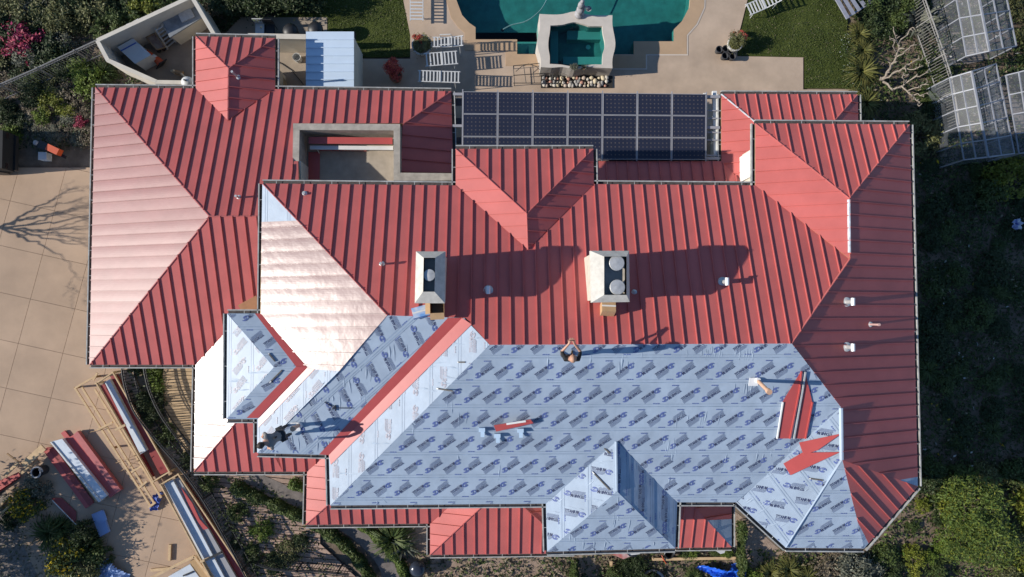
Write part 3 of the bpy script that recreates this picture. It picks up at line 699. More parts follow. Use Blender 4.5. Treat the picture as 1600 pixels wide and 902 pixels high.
# gutters of the upper storey
for pa, a, b, n in ((up, (410, 287), (712, 290), (0, 1)), (up, (928, 288), (1180, 290), (0, 1)), (up, (410, 287), (408, 490), (-1, 0)), (up, (402, 655), (402, 708), (-1, 0)), (up, (402, 708), (514, 711), (0, -1)),
                  (up, (514, 711), (516, 790), (-1, 0)), (up, (516, 790), (853, 787), (0, -1)), (up, (1058, 785), (1150, 785), (0, -1)), (up, (1421, 195), (1434, 760), (1, 0)),
                  (n2, (712, 233), (927, 233), (0, 1)), (n2, (712, 233), (712, 290), (-1, 0)), (n2, (927, 233), (928, 288), (1, 0)), (ne, (1180, 193), (1421, 195), (0, 1)), (ne, (1180, 193), (1180, 290), (-1, 0)),
                  (d3, (355, 490), (408, 490), (0, 1)), (d3, (355, 490), (354, 655), (-1, 0)), (d3, (354, 655), (402, 655), (0, -1)), (b2, (853, 787), (855, 862), (-1, 0)), (b2, (855, 862), (1055, 857), (0, -1)),
                  (b2, (1055, 857), (1058, 785), (1, 0)), (b3, (1150, 785), (1228, 856), (-1, -1)), (b3, (1228, 856), (1350, 857), (0, -1)), (b3, (1350, 857), (1434, 760), (1, -1))): gutter(pa, a, b, U, n)

# ---- low roofs on the north-east side and over the back door
nl = part('lower_north_roof')
znl = hz(1185, 195, 1127, 195, Lw, 'W')
nlW = Plane([(1127, 147, Lw), (1127, 288, Lw), (1185, 195, znl)], 'W'); nlN = Plane([(1127, 147, Lw), (1340, 148, Lw), (1185, 195, znl), (1290, 196, znl)], 'N')
znlE = hz(1300, 196, 1340, 170, Lw, 'E'); nlE = Plane([(1340, 148, Lw), (1341, 195, Lw), (1300, 193, znlE)], 'E')
zb = hz(1000, 287, 1000, 252, Lw, 'N')
nlB = Plane([(930, 252, Lw), (1130, 252, Lw), (930, 290, zb), (1140, 290, zb)], 'N')
for pl, q, o in ((nlW, [(1127, 147), (1127, 255), (1172, 296), (1200, 296), (1200, 210), (1187, 197)], 0.1), (nlN, [(1127, 147), (1340, 148), (1292, 200), (1187, 197)], 0.1), (nlE, [(1340, 148), (1341, 205), (1292, 200)], 0.2),
               (nlB, [(915, 252), (1127, 252), (1170, 296), (915, 296)], 0.15)): panels(nl, pl, q, off=o); deck(nl, pl, q)
cap(nl, (1127, 147), (1185, 195), (nlW, nlN), w=0.06, m=GREYCAP); cap(nl, (1340, 148), (1300, 193), (nlN, nlE), w=0.05)
gutter(nl, (1127, 147), (1340, 148), Lw, (0, 1)); gutter(nl, (1127, 147), (1127, 252), Lw, (-1, 0)); gutter(nl, (1340, 148), (1341, 195), Lw, (1, 0)); gutter(nl, (930, 252), (1126, 252), Lw, (0, 1))

# ---- walls
wallblock([(149, 137), (700, 143), (700, 570), (140, 570)], Lw, 0, Lw-0.02, 0.45) if False else None
wallblock([(149, 137), (455, 140), (455, 570), (140, 570)], Lw, 0, Lw-0.02, 0.45)
wallblock([(306, 57), (430, 60), (430, 200), (306, 200)], Lw, 0, Lw-0.03, 0.47)
wallblock([(440, 140), (705, 143), (708, 200), (440, 198)], Lw, 0, Lw-0.04, 0.5)
wallblock([(620, 140), (705, 143), (708, 300), (620, 300)], Lw, 0, Lw-0.045, 0.52)
wallblock([(303, 560), (480, 560), (480, 737), (303, 737)], Lw, 0, Lw-0.05, 0.46)
wallblock([(478, 700), (700, 700), (700, 820), (478, 820)], Lw, 0, Lw-0.06, 0.48)
wallblock([(672, 760), (860, 760), (860, 866), (672, 867)], Lw, 0, Lw-0.07, 0.51)
wallblock([(1040, 760), (1143, 760), (1143, 855), (1040, 856)], Lw, 0, Lw-0.08, 0.49)
wallblock([(1127, 147), (1340, 148), (1340, 300), (1127, 300)], Lw, 0, Lw-0.09, 0.53)
wallblock([(410, 287), (760, 289), (760, 708), (402, 708)], U, 0, U-0.02, 0.45)
wallblock([(355, 490), (440, 490), (440, 655), (354, 655)], U, 0, U-0.03, 0.44)
wallblock([(516, 290), (1430, 290), (1434, 785), (516, 790)], U, 0, U-0.04, 0.47)
wallblock([(712, 233), (927, 233), (927, 330), (712, 330)], U, 0, U-0.05, 0.46)
wallblock([(1180, 193), (1421, 195), (1425, 330), (1180, 330)], U, 0, U-0.06, 0.49)
wallblock([(853, 770), (1058, 770), (1055, 857), (855, 862)], U, 0, U-0.07, 0.43)
wallblock([(1150, 785), (1228, 856), (1350, 857), (1434, 760), (1434, 700), (1150, 700)], U, 0, U-0.08, 0.42)
# white boxed-out chimney chase under the north-east eave
mb = MB()
a = P(1156, 285, 3.15); b = P(1156, 246, 3.15)
mb.prism([(a.x, a.y), (a.x+0.95, a.y), (a.x+0.95, b.y+0.35), (a.x, b.y)], 2.9, lambda x, y: 5.0+(x-a.x)*0.55)
mb.build('chimney_chase', WHITE, house)

# ---- sunken roof terrace with stucco parapet
tc = part('roof_terrace')
ZC, ZF = 4.0, 2.95
def pr(name, pts, z, z0, z1, m, parent): 
    mb = MB(); mb.prism([(q.x, q.y) for q in (P(*p, z) for p in pts)], z0, z1); return mb.build(name, m, parent)
pr('parapet', [(458, 193), (625, 194), (625, 204), (458, 203)], ZC, ZF-0.2, ZC, COPING, tc)
pr('parapet', [(458, 203), (468, 203), (467, 252), (457, 252)], ZC, ZF-0.2, ZC-0.003, COPING, tc)
pr('parapet', [(615, 204), (625, 204), (625, 270), (714, 271), (714, 282), (615, 283)], ZC, ZF-0.2, ZC-0.002, COPING, tc)
pr('terrace_floor', [(466, 206), (622, 206), (622, 300), (464, 300)], ZF, ZF-0.15, ZF, DECKING, tc)
pr('parapet', [(467, 252), (470, 252), (470, 290), (466, 290)], ZC, ZF-0.2, ZC-0.005, STUCCO, tc)
mb = MB()
a, b = P(482, 213, 3.6), P(613, 214, 3.6)
mb.box(((a.x+b.x)/2, a.y-0.14, 3.55), (b.x-a.x, 0.24, 0.05)); mb.build('red_ledge_flashing', REDTRIM, tc)
mb = MB(); mb.box(((a.x+b.x)/2, a.y-0.36, 3.35), (b.x-a.x, 0.14, 0.10)); mb.build('white_ledge', WHITE, tc)
mb = MB(); c = P(500, 233, ZF); e = P(573, 233, ZF); mb.box(((c.x+e.x)/2, c.y, ZF+0.03), (e.x-c.x, 0.16, 0.03)); mb.build('terrace_flashing', REDTRIM, tc)
mb = MB(); c = P(491, 260, ZF); mb.box((c.x, c.y-0.1, ZF+0.03), (0.42, 1.25, 0.03)); mb.build('leftover_red_panel', REDTRIM, tc)
mb = MB(); mb.tube([P(492, 230, ZF+0.03), P(495, 232, ZF+0.25), P(499, 240, ZF+0.03)], 0.015, 6); mb.build('white_pipe', WHITE, tc)
# ------------------------------------------------------------------ chimneys, vents, solar canopy, people and materials on the roof
CHIM = mat('cream_chimney_stucco', (0.52, 0.47, 0.39), rough=0.85, var=0.14, scale=4, bump=0.1, bscale=40)
CHTOP = mat('chimney_crown', (0.52, 0.49, 0.44), rough=0.8, var=0.14, scale=5)
def chimney(outer, inner, ztop, caps):
    c = part('chimney'); mb = MB(); o = pxy(outer, ztop-0.25); i = pxy(inner, ztop)
    wall = inset_convex(o, 0.07); mb.prism(wall, 5.9, ztop-0.28); mb.build('chimney_wall', CHIM, c)
    mb = MB(); o2 = ccw(o); i2 = ccw(i)
    mb.add([(x, y, ztop-0.40) for x, y in o2]+[(x, y, ztop-0.25) for x, y in o2]+[(x, y, ztop) for x, y in i2]+[(x, y, ztop-0.5) for x, y in i2],
           [(3, 2, 1, 0)]+[(k, (k+1) % 4, 4+(k+1) % 4, 4+k) for k in range(4)]+[(4+k, 4+(k+1) % 4, 8+(k+1) % 4, 8+k) for k in range(4)])
    mb.build('crown', CHTOP, c)
    mb = MB(); mb.add([(x, y, ztop-0.01) for x, y in i2]+[(x, y, ztop-0.5) for x, y in i2], [(k, (k+1) % 4, 4+(k+1) % 4, 4+k) for k in range(4)]); mb.build('flue_lining', DARK, c)
    mb = MB(); mb.sheet(i, ztop-0.42); mb.build('flue_opening', DARK, c)
    mb = MB()
    a, b = P(outer[3][0]+2, outer[3][1]+1, ztop-0.7), P(outer[2][0]-2, outer[2][1]+1, ztop-0.7)
    for px, py, r in caps:
        q = P(px, py, ztop-0.06); R = r*(H-ztop)/FPX; mb = MB()
        mb.lathe((q.x, q.y, ztop-0.42), [(R*0.55, 0), (R*0.55, 0.3), (R, 0.32), (R, 0.345), (R*0.94, 0.36), (R*0.12, 0.375)], 24); mb.build('flue_cap', GALV, c, smooth=False)
    return c
chimney([(650, 393), (696, 393), (695, 474), (648, 474)], [(662, 403), (680, 403), (679, 456), (661, 456)], 8.75, [(671, 430, 9.5)])
chimney([(922, 392), (983, 392), (984, 472), (924, 473)], [(944, 401), (979, 401), (979, 461), (944, 461)], 8.75, [(964, 411, 12.3), (965, 449, 12.3)])
VENTW = mat('white_vent', (0.74, 0.74, 0.74), rough=0.4, var=0.05)
SHADEB = VENTW
def tvent(px, py, plane, h=0.40, w=0.24):
    q = plane.pt(px, py); v = part('roof_vent'); v.location = q
    mb = MB(); mb.lathe((0, 0, -0.05), [(0.17, 0), (0.15, 0.09), (0.075, 0.12)], 16); mb.build('flashing', GALV, v, local=True)
    mb = MB(); mb.lathe((0, 0, 0), [(0.07, 0), (0.07, h)], 14); mb.build('stack', GALV, v, local=True)
    mb = MB(); mb.tube([(0, -w/2, h+0.02), (0, w/2, h+0.02)], 0.062, 12); mb.build('cap', VENTW, v, local=True)
for a in ((1322, 472, EP), (1322, 542, EP), (763, 454, N0), (1129, 441, N0)): tvent(*a)
PINKP = mat('pinkish_pipe', (0.52, 0.33, 0.30), rough=0.5)
def pipe(px, py, plane, h, r=0.035, m=None, lean=(0, 0)):
    q = plane.pt(px, py); v = part('vent_pipe'); v.location = q
    mb = MB(); mb.lathe((0, 0, -0.04), [(0.10, 0), (0.09, 0.06), (r+0.01, 0.09)], 14); mb.build('flashing', GALV, v, local=True)
    mb = MB(); mb.tube([(0, 0, 0), (lean[0]*h, lean[1]*h, h)], r, 12); mb.tube([(lean[0]*h, lean[1]*h, h-0.06), (lean[0]*h, lean[1]*h, h+0.01)], r*1.25, 12); mb.build('pipe', m or GALV, v, local=True)
pipe(1359, 507, EP, 0.55, m=PINKP); pipe(597, 413, N0, 0.32); pipe(372, 121, d1E, 0.6); pipe(374, 309, gN, 0.35); pipe(476, 303, N0, 0.12); pipe(991, 457, N0, 0.2)
TANP = mat('tan_plastic_pipe', (0.56, 0.34, 0.22), rough=0.5, var=0.08)
def bigpipe(px, py, plane, h, lean, fl=(0.3, 0.28)):
    q = plane.pt(px, py); v = part('vent_pipe'); v.location = q
    mb = MB(); mb.box((-0.12, -0.05, 0.03), (fl[0], fl[1], 0.02), tilt=Matrix.Rotation(math.atan(-plane.pl[1]) * -1, 3, 'X')); mb.lathe((0, 0, 0), [(0.11, 0), (0.075, 0.13)], 14); mb.build('flashing', VENTW, v, local=True)
    mb = MB(); mb.tube([(0, 0, 0), (lean[0]*h, lean[1]*h, h)], 0.06, 16); mb.tube([(lean[0]*(h-.12), lean[1]*(h-.12), h-0.12), (lean[0]*h, lean[1]*h, h+0.01)], 0.085, 16); mb.build('pipe', TANP, v, local=True)
bigpipe(1183, 594, S0, 0.9, (0.02, -0.30)); bigpipe(468, 664, S1, 0.75, (0.0, 0.0), (0.3, 0.3))

# solar canopy between the north dormer and the pool
PV = bpy.data.materials.new('solar_cells'); PV.use_nodes = True; nt = PV.node_tree; N = nt.nodes; LK = nt.links; b = N['Principled BSDF']
ge = N.new('ShaderNodeNewGeometry'); sp = N.new('ShaderNodeSeparateXYZ'); LK.new(ge.outputs['Position'], sp.inputs[0])
def pvaxis(out, period, wd):
    a = N.new('ShaderNodeMath'); a.operation = 'PINGPONG'; a.inputs[1].default_value = period/2; LK.new(out, a.inputs[0])
    c = N.new('ShaderNodeMath'); c.operation = 'LESS_THAN'; c.inputs[1].default_value = wd; LK.new(a.outputs[0], c.inputs[0]); return c.outputs[0]
dots = N.new('ShaderNodeMath'); dots.operation = 'MULTIPLY'; LK.new(pvaxis(sp.outputs['X'], 0.15, 0.022), dots.inputs[0]); LK.new(pvaxis(sp.outputs['Y'], 0.15, 0.022), dots.inputs[1])
nz = N.new('ShaderNodeTexNoise'); nz.inputs['Scale'].default_value = 1.1; LK.new(ge.outputs['Position'], nz.inputs['Vector'])
rp = N.new('ShaderNodeValToRGB'); rp.color_ramp.elements[0].color = (0.018, 0.021, 0.038, 1); rp.color_ramp.elements[1].color = (0.028, 0.032, 0.055, 1); LK.new(nz.outputs['Fac'], rp.inputs['Fac'])
mx = N.new('ShaderNodeMix'); mx.data_type = 'RGBA'; LK.new(dots.outputs[0], mx.inputs['Factor']); LK.new(rp.outputs['Color'], mx.inputs[6]); mx.inputs[7].default_value = (0.10, 0.085, 0.085, 1)
LK.new(mx.outputs[2], b.inputs['Base Color']); b.inputs['Roughness'].default_value = 0.12; b.inputs['Specular IOR Level'].default_value = 0.5
FRAME = mat('pale_aluminium_frame', (0.30, 0.295, 0.315), rough=0.45, var=0.08)
ZS = 3.0
solar = thing('solar_canopy', 'patio canopy roofed with dark blue solar panels in white frames', 'solar panels', P(915, 195, 0))
s_nw, s_ne, s_sw, s_se = P(723, 143, ZS), P(1104, 147, ZS), P(722, 249, ZS), P(1103, 250, ZS)
NCOL, NROW = 7, 3
def sq(u, v): return (s_nw*(1-u)+s_ne*u)*(1-v)+(s_sw*(1-u)+s_se*u)*v
for r in range(NROW):
    for c in range(NCOL):
        u0, u1, v0, v1 = c/NCOL, (c+1)/NCOL, r/NROW, (r+1)/NROW
        quad = [sq(u0+.003, v0+.006), sq(u1-.003, v0+.006), sq(u1-.003, v1-.006), sq(u0+.003, v1-.006)]
        mb = MB(); mb.prism([(q.x, q.y) for q in quad], ZS-0.035, ZS+rnd.uniform(-.002, .002)); pvo = mb.build('solar_panel', PV, solar)
        mb = MB(); k = [quad[0], quad[1], quad[2], quad[3], quad[0]]
        for i in range(4): mb.beam(k[i]+Vector((0, 0, 0.002)), k[i+1]+Vector((0, 0, 0.002)), 0.02, 0.022)
        mb.build('frame', FRAME, pvo)
for c in range(NCOL+1):
    mb = MB(); mb.beam(sq(c/NCOL, 0)+Vector((0, 0.08, -0.02)), sq(c/NCOL, 1)+Vector((0, -0.05, -0.02)), 0.038, 0.05); mb.build('rail', FRAME, solar)
WOOD_D = mat('dark_stained_beam', (0.10, 0.09, 0.10), rough=0.7, var=0.2, scale=5)
for v in (0.03, 0.5, 0.97):
    mb = MB(); mb.beam(sq(-0.04, v)+Vector((0, 0, -0.15)), sq(1.06, v)+Vector((0, 0, -0.15)), 0.10, 0.16); mb.build('beam', FRAME, solar)
mb = MB(); mb.beam(P(1116, 143, 2.75), P(1118, 249, 2.75), 0.16, 0.12); mb.build('edge_beam', WHITE, solar)
for k, y in enumerate((150, 173, 185, 207, 219, 243)):
    mb = MB(); mb.beam(P(1104, y, 2.86), P(1126, y+0.5, 2.86), 0.05, 0.05); mb.build('purlin', FRAME, solar)
for k, y in enumerate((160, 190, 220)):
    mb = MB(); mb.beam(P(707, y, 2.7), P(722, y, 2.7), 0.25, 0.05); mb.build('purlin', WOOD_D, solar)
for px, py in ((726, 150), (1100, 150), (726, 243), (1100, 243)):
    q = P(px, py, 2.6); mb = MB(); mb.beam((q.x, q.y, 0), (q.x, q.y, 2.75), 0.12, 0.12); mb.build('post', WHITE, solar)
# patio floor under the canopy continues; blue tub by the canopy's west end
# ------------------------------------------------------------------ people
SKIN = mat('skin', (0.50, 0.27, 0.18), rough=0.55, var=0.06)
HAIR = mat('dark_hair', (0.025, 0.018, 0.014), rough=0.7)
def person(name, label, loc, rz, joints, edges, mats, region, hair_col, extras=None):
    root = thing(name, label, 'person', loc, rz=rz)
    names = list(joints); idx = {n: i for i, n in enumerate(names)}
    me = bpy.data.meshes.new('skeleton'); me.from_pydata([joints[n][0] for n in names], [(idx[a], idx[b]) for a, b in edges], [])
    o = bpy.data.objects.new('skeleton', me); COL.objects.link(o)
    md = o.modifiers.new('skin', 'SKIN'); md.use_smooth_shade = True
    for n in names:
        r = joints[n][1]; r = r if isinstance(r, tuple) else (r, r); me.skin_vertices[0].data[idx[n]].radius = r
    me.skin_vertices[0].data[idx['pelvis']].use_root = True
    sb = o.modifiers.new('sub', 'SUBSURF'); sb.levels = 2; sb.render_levels = 2
    dg = bpy.context.evaluated_depsgraph_get(); bm_ = bpy.data.meshes.new_from_object(o.evaluated_get(dg)); bpy.data.objects.remove(o)
    bm_.materials.clear()
    for m in mats: bm_.materials.append(m)
    segs = [(Vector(joints[a][0]), Vector(joints[b][0]), region(a, b)) for a, b in edges]
    for p in bm_.polygons:
        c = p.center; best = 1e9
        for a, b, r in segs:
            ab = b-a; t = max(0, min(1, (c-a).dot(ab)/max(ab.length_squared, 1e-9))); d = (a+ab*t-c).length
            if d < best: best = d; p.material_index = r
        p.use_smooth = True
    body = put('body', bm_, root, local=True)
    hc = Vector(joints['head'][0]); fw = Vector((0, 1, 0))
    mb = MB(); n = 16
    rows = 7
    for i in range(rows):
        a = math.radians(100*i/(rows-1))
        r = 0.108*math.sin(a)+0.002
        for k in range(n):
            t = 2*math.pi*k/n; mb.v.append((hc.x+r*math.cos(t)*0.92, hc.y-0.018+r*math.sin(t)*1.08, hc.z+0.02+0.125*math.cos(a)))
    for i in range(rows-1):
        for k in range(n): mb.f.append((i*n+k, (i+1)*n+k, (i+1)*n+(k+1) % n, i*n+(k+1) % n)); mb.m.append(0)
    mb.build('hair', hair_col, root, smooth=True, local=True)
    mb = MB()
    mb.add([(hc.x-0.015, hc.y+0.09, hc.z-0.03), (hc.x+0.015, hc.y+0.09, hc.z-0.03), (hc.x, hc.y+0.125, hc.z-0.03), (hc.x, hc.y+0.09, hc.z+0.02)], [(0, 2, 1), (0, 1, 3), (1, 2, 3), (2, 0, 3)])
    for s in (-1, 1): mb.box((hc.x+s*0.098, hc.y, hc.z-0.01), (0.02, 0.05, 0.06))
    for s in (-1, 1): mb.box((hc.x+s*0.034, hc.y+0.094, hc.z+0.012), (0.024, 0.012, 0.012), mi=1)
    mb.box((hc.x, hc.y+0.088, hc.z-0.065), (0.045, 0.015, 0.01), mi=2)
    mb.build('face', [SKIN, mat('eye_'+name, (0.05, 0.04, 0.04)), mat('lip_'+name, (0.32, 0.10, 0.09))], root, local=True)
    if extras: extras(root)
    return root
def fingers(J, E, side, wrist, palm, d, n):
    """five finger chains off the palm; d = pointing direction, n = sideways direction"""
    d = Vector(d).normalized(); n = Vector(n).normalized(); pm = Vector(J[palm][0])
    for k, (o, l) in enumerate(((-0.034, 0.075), (-0.012, 0.09), (0.011, 0.085), (0.033, 0.065))):
        a = pm+n*o+d*0.045; b = a+d*l*0.6-Vector((0, 0, 0.012)); c = b+d*l*0.35-Vector((0, 0, 0.03))
        for q, p in zip('abc', (a, b, c)): J['%sf%d%s' % (side, k, q)] = (tuple(p), 0.010)
        E += [(palm, '%sf%da' % (side, k)), ('%sf%da' % (side, k), '%sf%db' % (side, k)), ('%sf%db' % (side, k), '%sf%dc' % (side, k))]
    s = -1 if side == 'r' else 1
    a = pm-n*0.05*s-d*0.01; b = a+d*0.05-n*0.015*s
    J[side+'ta'] = (tuple(a), 0.012); J[side+'tb'] = (tuple(b), 0.010); E += [(palm, side+'ta'), (side+'ta', side+'tb')]
def skeleton(chest, neck, head, shz, elbows, wrists, palms, pelvis=(0, 0, 0.95), knees=None, ankles=None):
    pv = Vector(pelvis); ch = Vector(chest); mid = pv.lerp(ch, 0.5)
    J = {'pelvis': (tuple(pv), (0.155, 0.115)), 'mid': (tuple(mid), (0.15, 0.11)), 'chest': (tuple(ch), (0.175, 0.12)), 'neck': (neck, 0.058), 'jaw': (tuple(Vector(neck).lerp(Vector(head), 0.55)), 0.07), 'head': (head, (0.092, 0.105)),
         'crown': (tuple(Vector(head)+Vector((0, 0, 0.075))), 0.07)}
    E = [('pelvis', 'mid'), ('mid', 'chest'), ('chest', 'neck'), ('neck', 'jaw'), ('jaw', 'head'), ('head', 'crown')]
    for s, sg in (('l', -1), ('r', 1)):
        J[s+'sh'] = ((sg*0.19, ch.y-0.0, ch.z+shz), 0.075); J[s+'el'] = ((sg*elbows[0], elbows[1], elbows[2]), 0.048); J[s+'wr'] = ((sg*wrists[0], wrists[1], wrists[2]), 0.033)
        J[s+'pa'] = ((sg*palms[0], palms[1], palms[2]), (0.045, 0.02)); E += [('chest', s+'sh'), (s+'sh', s+'el'), (s+'el', s+'wr'), (s+'wr', s+'pa')]
        d = Vector(J[s+'pa'][0])-Vector(J[s+'wr'][0]); nn = d.cross(Vector((0, 0, 1))) if abs(d.normalized().z) < 0.9 else Vector((0, 1, 0))
        fingers(J, E, s, s+'wr', s+'pa', d, nn)
        J[s+'hip'] = ((sg*0.10, pv.y, pv.z-0.08), 0.10); J[s+'kn'] = ((sg*0.13, pv.y*0.5+0.05, 0.50), 0.065); J[s+'an'] = ((sg*0.15, 0.0, 0.09), 0.045); J[s+'to'] = ((sg*0.17, 0.17, 0.035), (0.045, 0.03)); 
        E += [('pelvis', s+'hip'), (s+'hip', s+'kn'), (s+'kn', s+'an'), (s+'an', s+'to')]
    return J, E
def regions(a, b):
    n = b
    if n in ('pelvis', 'lhip', 'rhip', 'lkn', 'rkn', 'lan', 'ran'): return 1
    if n in ('lto', 'rto'): return 3
    if n in ('mid', 'chest', 'lsh', 'rsh'): return 0
    if n in ('lel', 'rel'): return 0
    return 2
BSHIRT = mat('black_shirt', (0.012, 0.012, 0.013), rough=0.85, bump=0.2, bscale=20); JEANS = mat('dark_trousers', (0.03, 0.035, 0.05), rough=0.9); SHOES = mat('brown_boots', (0.09, 0.055, 0.03), rough=0.7)
GSHIRT = mat('grey_shirt', (0.22, 0.21, 0.20), rough=0.9, bump=0.3, bscale=15)
J, E = skeleton((0, 0.0, 1.30), (0, 0.01, 1.47), (0, 0.045, 1.62), 0.10, (0.27, 0.20, 1.22), (0.085, 0.42, 1.36), (0.055, 0.49, 1.39))
f1 = S0.pt(885, 556); f1.z += 0.02
def phone(root):
    p = thing('phone', 'dark phone held out by the worker in the black shirt', 'phone', (f1.x, f1.y+0.53, f1.z+1.42)); mb = MB(); mb.box((0, 0, 0), (0.15, 0.012, 0.075)); mb.build('case', BLACK, p, local=True); mb = MB(); mb.box((0, -0.008, 0), (0.135, 0.002, 0.065)); mb.build('screen', GLASSD, p, local=True)
TANCAP = mat('tan_scalp', (0.46, 0.25, 0.16), rough=0.6, var=0.12, scale=20)
person('person', 'standing worker in a black shirt holding up a phone at the roof ridge', f1, 0, J, E, [BSHIRT, JEANS, SKIN, SHOES], regions, TANCAP, phone)
J, E = skeleton((0, 0.30, 1.20), (0, 0.44, 1.31), (0, 0.55, 1.36), 0.06, (0.28, 0.42, 0.96), (0.20, 0.58, 0.78), (0.18, 0.62, 0.71), pelvis=(0, 0, 0.93))
fw = Vector((-0.88, -0.47)).normalized(); hp = P(404, 698, 7.55); xy = (hp.x-fw.x*0.55, hp.y-fw.y*0.55); f2 = Vector((xy[0], xy[1], S1.z(*xy)+0.02))
def tools(root):
    mb = MB(); mb.lathe((0, 0.02, 0.93), [(0.19, -0.04), (0.20, -0.04), (0.20, 0.05), (0.19, 0.05)], 20, sx=1.0, sy=0.78)
    for s in (-1, 1): mb.box((s*0.20, 0.0, 0.85), (0.09, 0.16, 0.2))
    mb.build('tool_belt', BLACK, root, local=True)
    mb = MB(); mb.box((0.0, 0.10, 1.13), (0.05, 0.05, 0.4)); mb.build('harness_strap', BLACK, root, local=True)
person('person', 'stooping worker in a grey shirt and tool belt at the roof edge', f2, math.atan2(fw.y, fw.x)-math.pi/2, J, E, [GSHIRT, mat('charcoal_trousers', (0.035, 0.035, 0.036), rough=0.9), SKIN, SHOES], regions, HAIR, tools)

# ------------------------------------------------------------------ loose things on the roof
CARD = mat('cardboard', (0.45, 0.29, 0.155), rough=0.85, var=0.08, scale=5)
BLUEBOX = mat('white_and_blue_carton', (0.62, 0.66, 0.70), rough=0.6, col2=(0.16, 0.36, 0.72), scale=4.5, detail=1)
def carton(px, py, plane, sz, rz, label, m, open_top=False):
    q = plane.pt(px, py); c = thing('carton', label, 'box', q); c.rotation_euler = (0, 0, rz)
    gx, gy = plane.pl[0], plane.pl[1]; R = Vector((0, 0, 1)).rotation_difference(Vector((-gx, -gy, 1)).normalized()).to_matrix()
    x, y, z = sz; mb = MB()
    tl = Matrix.Rotation(-rz, 3, 'Z') @ R @ Matrix.Rotation(rz, 3, 'Z')
    if open_top:
        for cx, cy, w, d in ((0, y/2, x, .012), (0, -y/2, x, .012), (x/2, 0, .012, y), (-x/2, 0, .012, y)): 
            v = tl @ Vector((cx, cy, z/2)); mb.box((v.x, v.y, v.z+0.02), (w, d, z), tilt=tl)
        v = tl @ Vector((0, 0, 0.03)); mb.box(v, (x-.02, y-.02, 0.02), tilt=tl); mb.build('box_sides', m, c, local=True)
        for i, (cx, cy, w, d, ax, an) in enumerate(((0, -y/2-0.09, x, .2, 'X', 0.3), (-x/2-0.07, 0, .16, y, 'Y', -0.4))):
            v = tl @ Vector((cx, cy, z-0.01)); mb = MB(); mb.box(v, (w, d, 0.008), tilt=tl @ Matrix.Rotation(an, 3, ax)); mb.build('flap', m, c, local=True)
        v = tl @ Vector((0, 0, z*0.35)); mb = MB(); mb.box(v, (x*.8, y*.8, 0.1), tilt=tl); mb.build('contents', BLACK, c, local=True)
    else:
        v = tl @ Vector((0, 0, z/2+0.015)); mb.box(v, (x, y, z), tilt=tl); mb.build('box', m, c, local=True)
        v = tl @ Vector((0, 0, z+0.018)); mb = MB(); mb.box(v, (x*1.0+0.002, 0.05, 0.004), tilt=tl); mb.build('tape', WHITE, c, local=True)
carton(684, 486, N0, (0.42, 0.42, 0.34), 0.05, 'open cardboard box beside the narrower chimney', CARD, True)
carton(658, 489, N0, (0.52, 0.34, 0.12), 0.28, 'white and blue carton lying beside the open cardboard box', BLUEBOX)
carton(948, 486, N0, (0.42, 0.36, 0.42), -0.04, 'closed tan cardboard box at the foot of the wider chimney', CARD)
def loose(px, plane, label, name='metal_sheet', cat='metal sheet', m=None, dz=0.03, ribs=(), group=None, th=0.012):
    poly = plane.xy(px); cx, cy = sum(p[0] for p in poly)/len(poly), sum(p[1] for p in poly)/len(poly)
    t = thing(name, label, cat, (cx, cy, plane.z(cx, cy)), group)
    mb = MB(); mb.prism(poly, lambda x, y: plane.z(x, y)+dz, lambda x, y: plane.z(x, y)+dz+th); mb.build('sheet', m or REDTRIM, t)
    for (i, j), mm, hh in ribs:
        a, b = poly[i], poly[j]; mb = MB(); mb.beam((a[0], a[1], plane.z(*a)+dz+hh/2), (b[0], b[1], plane.z(*b)+dz+hh/2), 0.04, hh); mb.build('folded_edge', mm, t)
    return t
loose([(1251, 580), (1222, 628), (1213, 685), (1233, 685), (1248, 610)], S0, 'pointed red roof panel with white left edge lying on the underlayment', name='loose_roof_panel', cat='roof panel', ribs=(((1, 2), WHITE, 0.05), ((0, 4), REDTRIM, 0.05), ((4, 3), REDTRIM, 0.05)), dz=0.03)
loose([(1257, 581), (1268, 628), (1257, 685), (1239, 685), (1252, 612)], S0, 'pointed red roof panel nearest the dark east slope', name='loose_roof_panel', cat='roof panel', ribs=(((1, 2), REDTRIM, 0.05), ((0, 4), GALV, 0.06), ((4, 3), GALV, 0.06)), dz=0.036)
loose([(1247, 691), (1313, 677), (1276, 703), (1254, 710)], b3W, 'upper of two triangular red offcuts on the underlayment', name='sheet_offcut', dz=0.06)
loose([(1223, 724), (1252, 707), (1311, 706), (1234, 742)], b3W, 'lower and larger triangular red offcut on the underlayment', name='sheet_offcut', dz=0.05)
t = loose([(772, 664), (829, 655), (833, 660), (775, 673)], S0, 'red and white trim pieces stacked on pale brackets mid roof', name='trim_bundle', cat='trim', dz=0.14, th=0.05, ribs=(((0, 1), REDTRIM, 0.08),))
mb = MB(); a, b = S0.pt(791, 661), S0.pt(821, 656.5); mb.beam((a.x, a.y, a.z+0.22), (b.x, b.y, b.z+0.22), 0.06, 0.02); mb.build('white_strip', WHITE, t)
PALEB = mat('pale_blue_film', (0.50, 0.64, 0.78), rough=0.35, var=0.06)
for px, py in ((753, 668), (777, 677), (813, 669)):
    q = S0.pt(px, py); mb = MB(); mb.box((q.x, q.y-0.06, q.z+0.08), (0.2, 0.12, 0.12)); mb.box((q.x+0.02, q.y-0.2, q.z+0.01), (0.12, 0.2, 0.03)); mb.build('bracket', PALEB, t)
WDK = mat('dark_tool_handle', (0.03, 0.035, 0.07), rough=0.6)
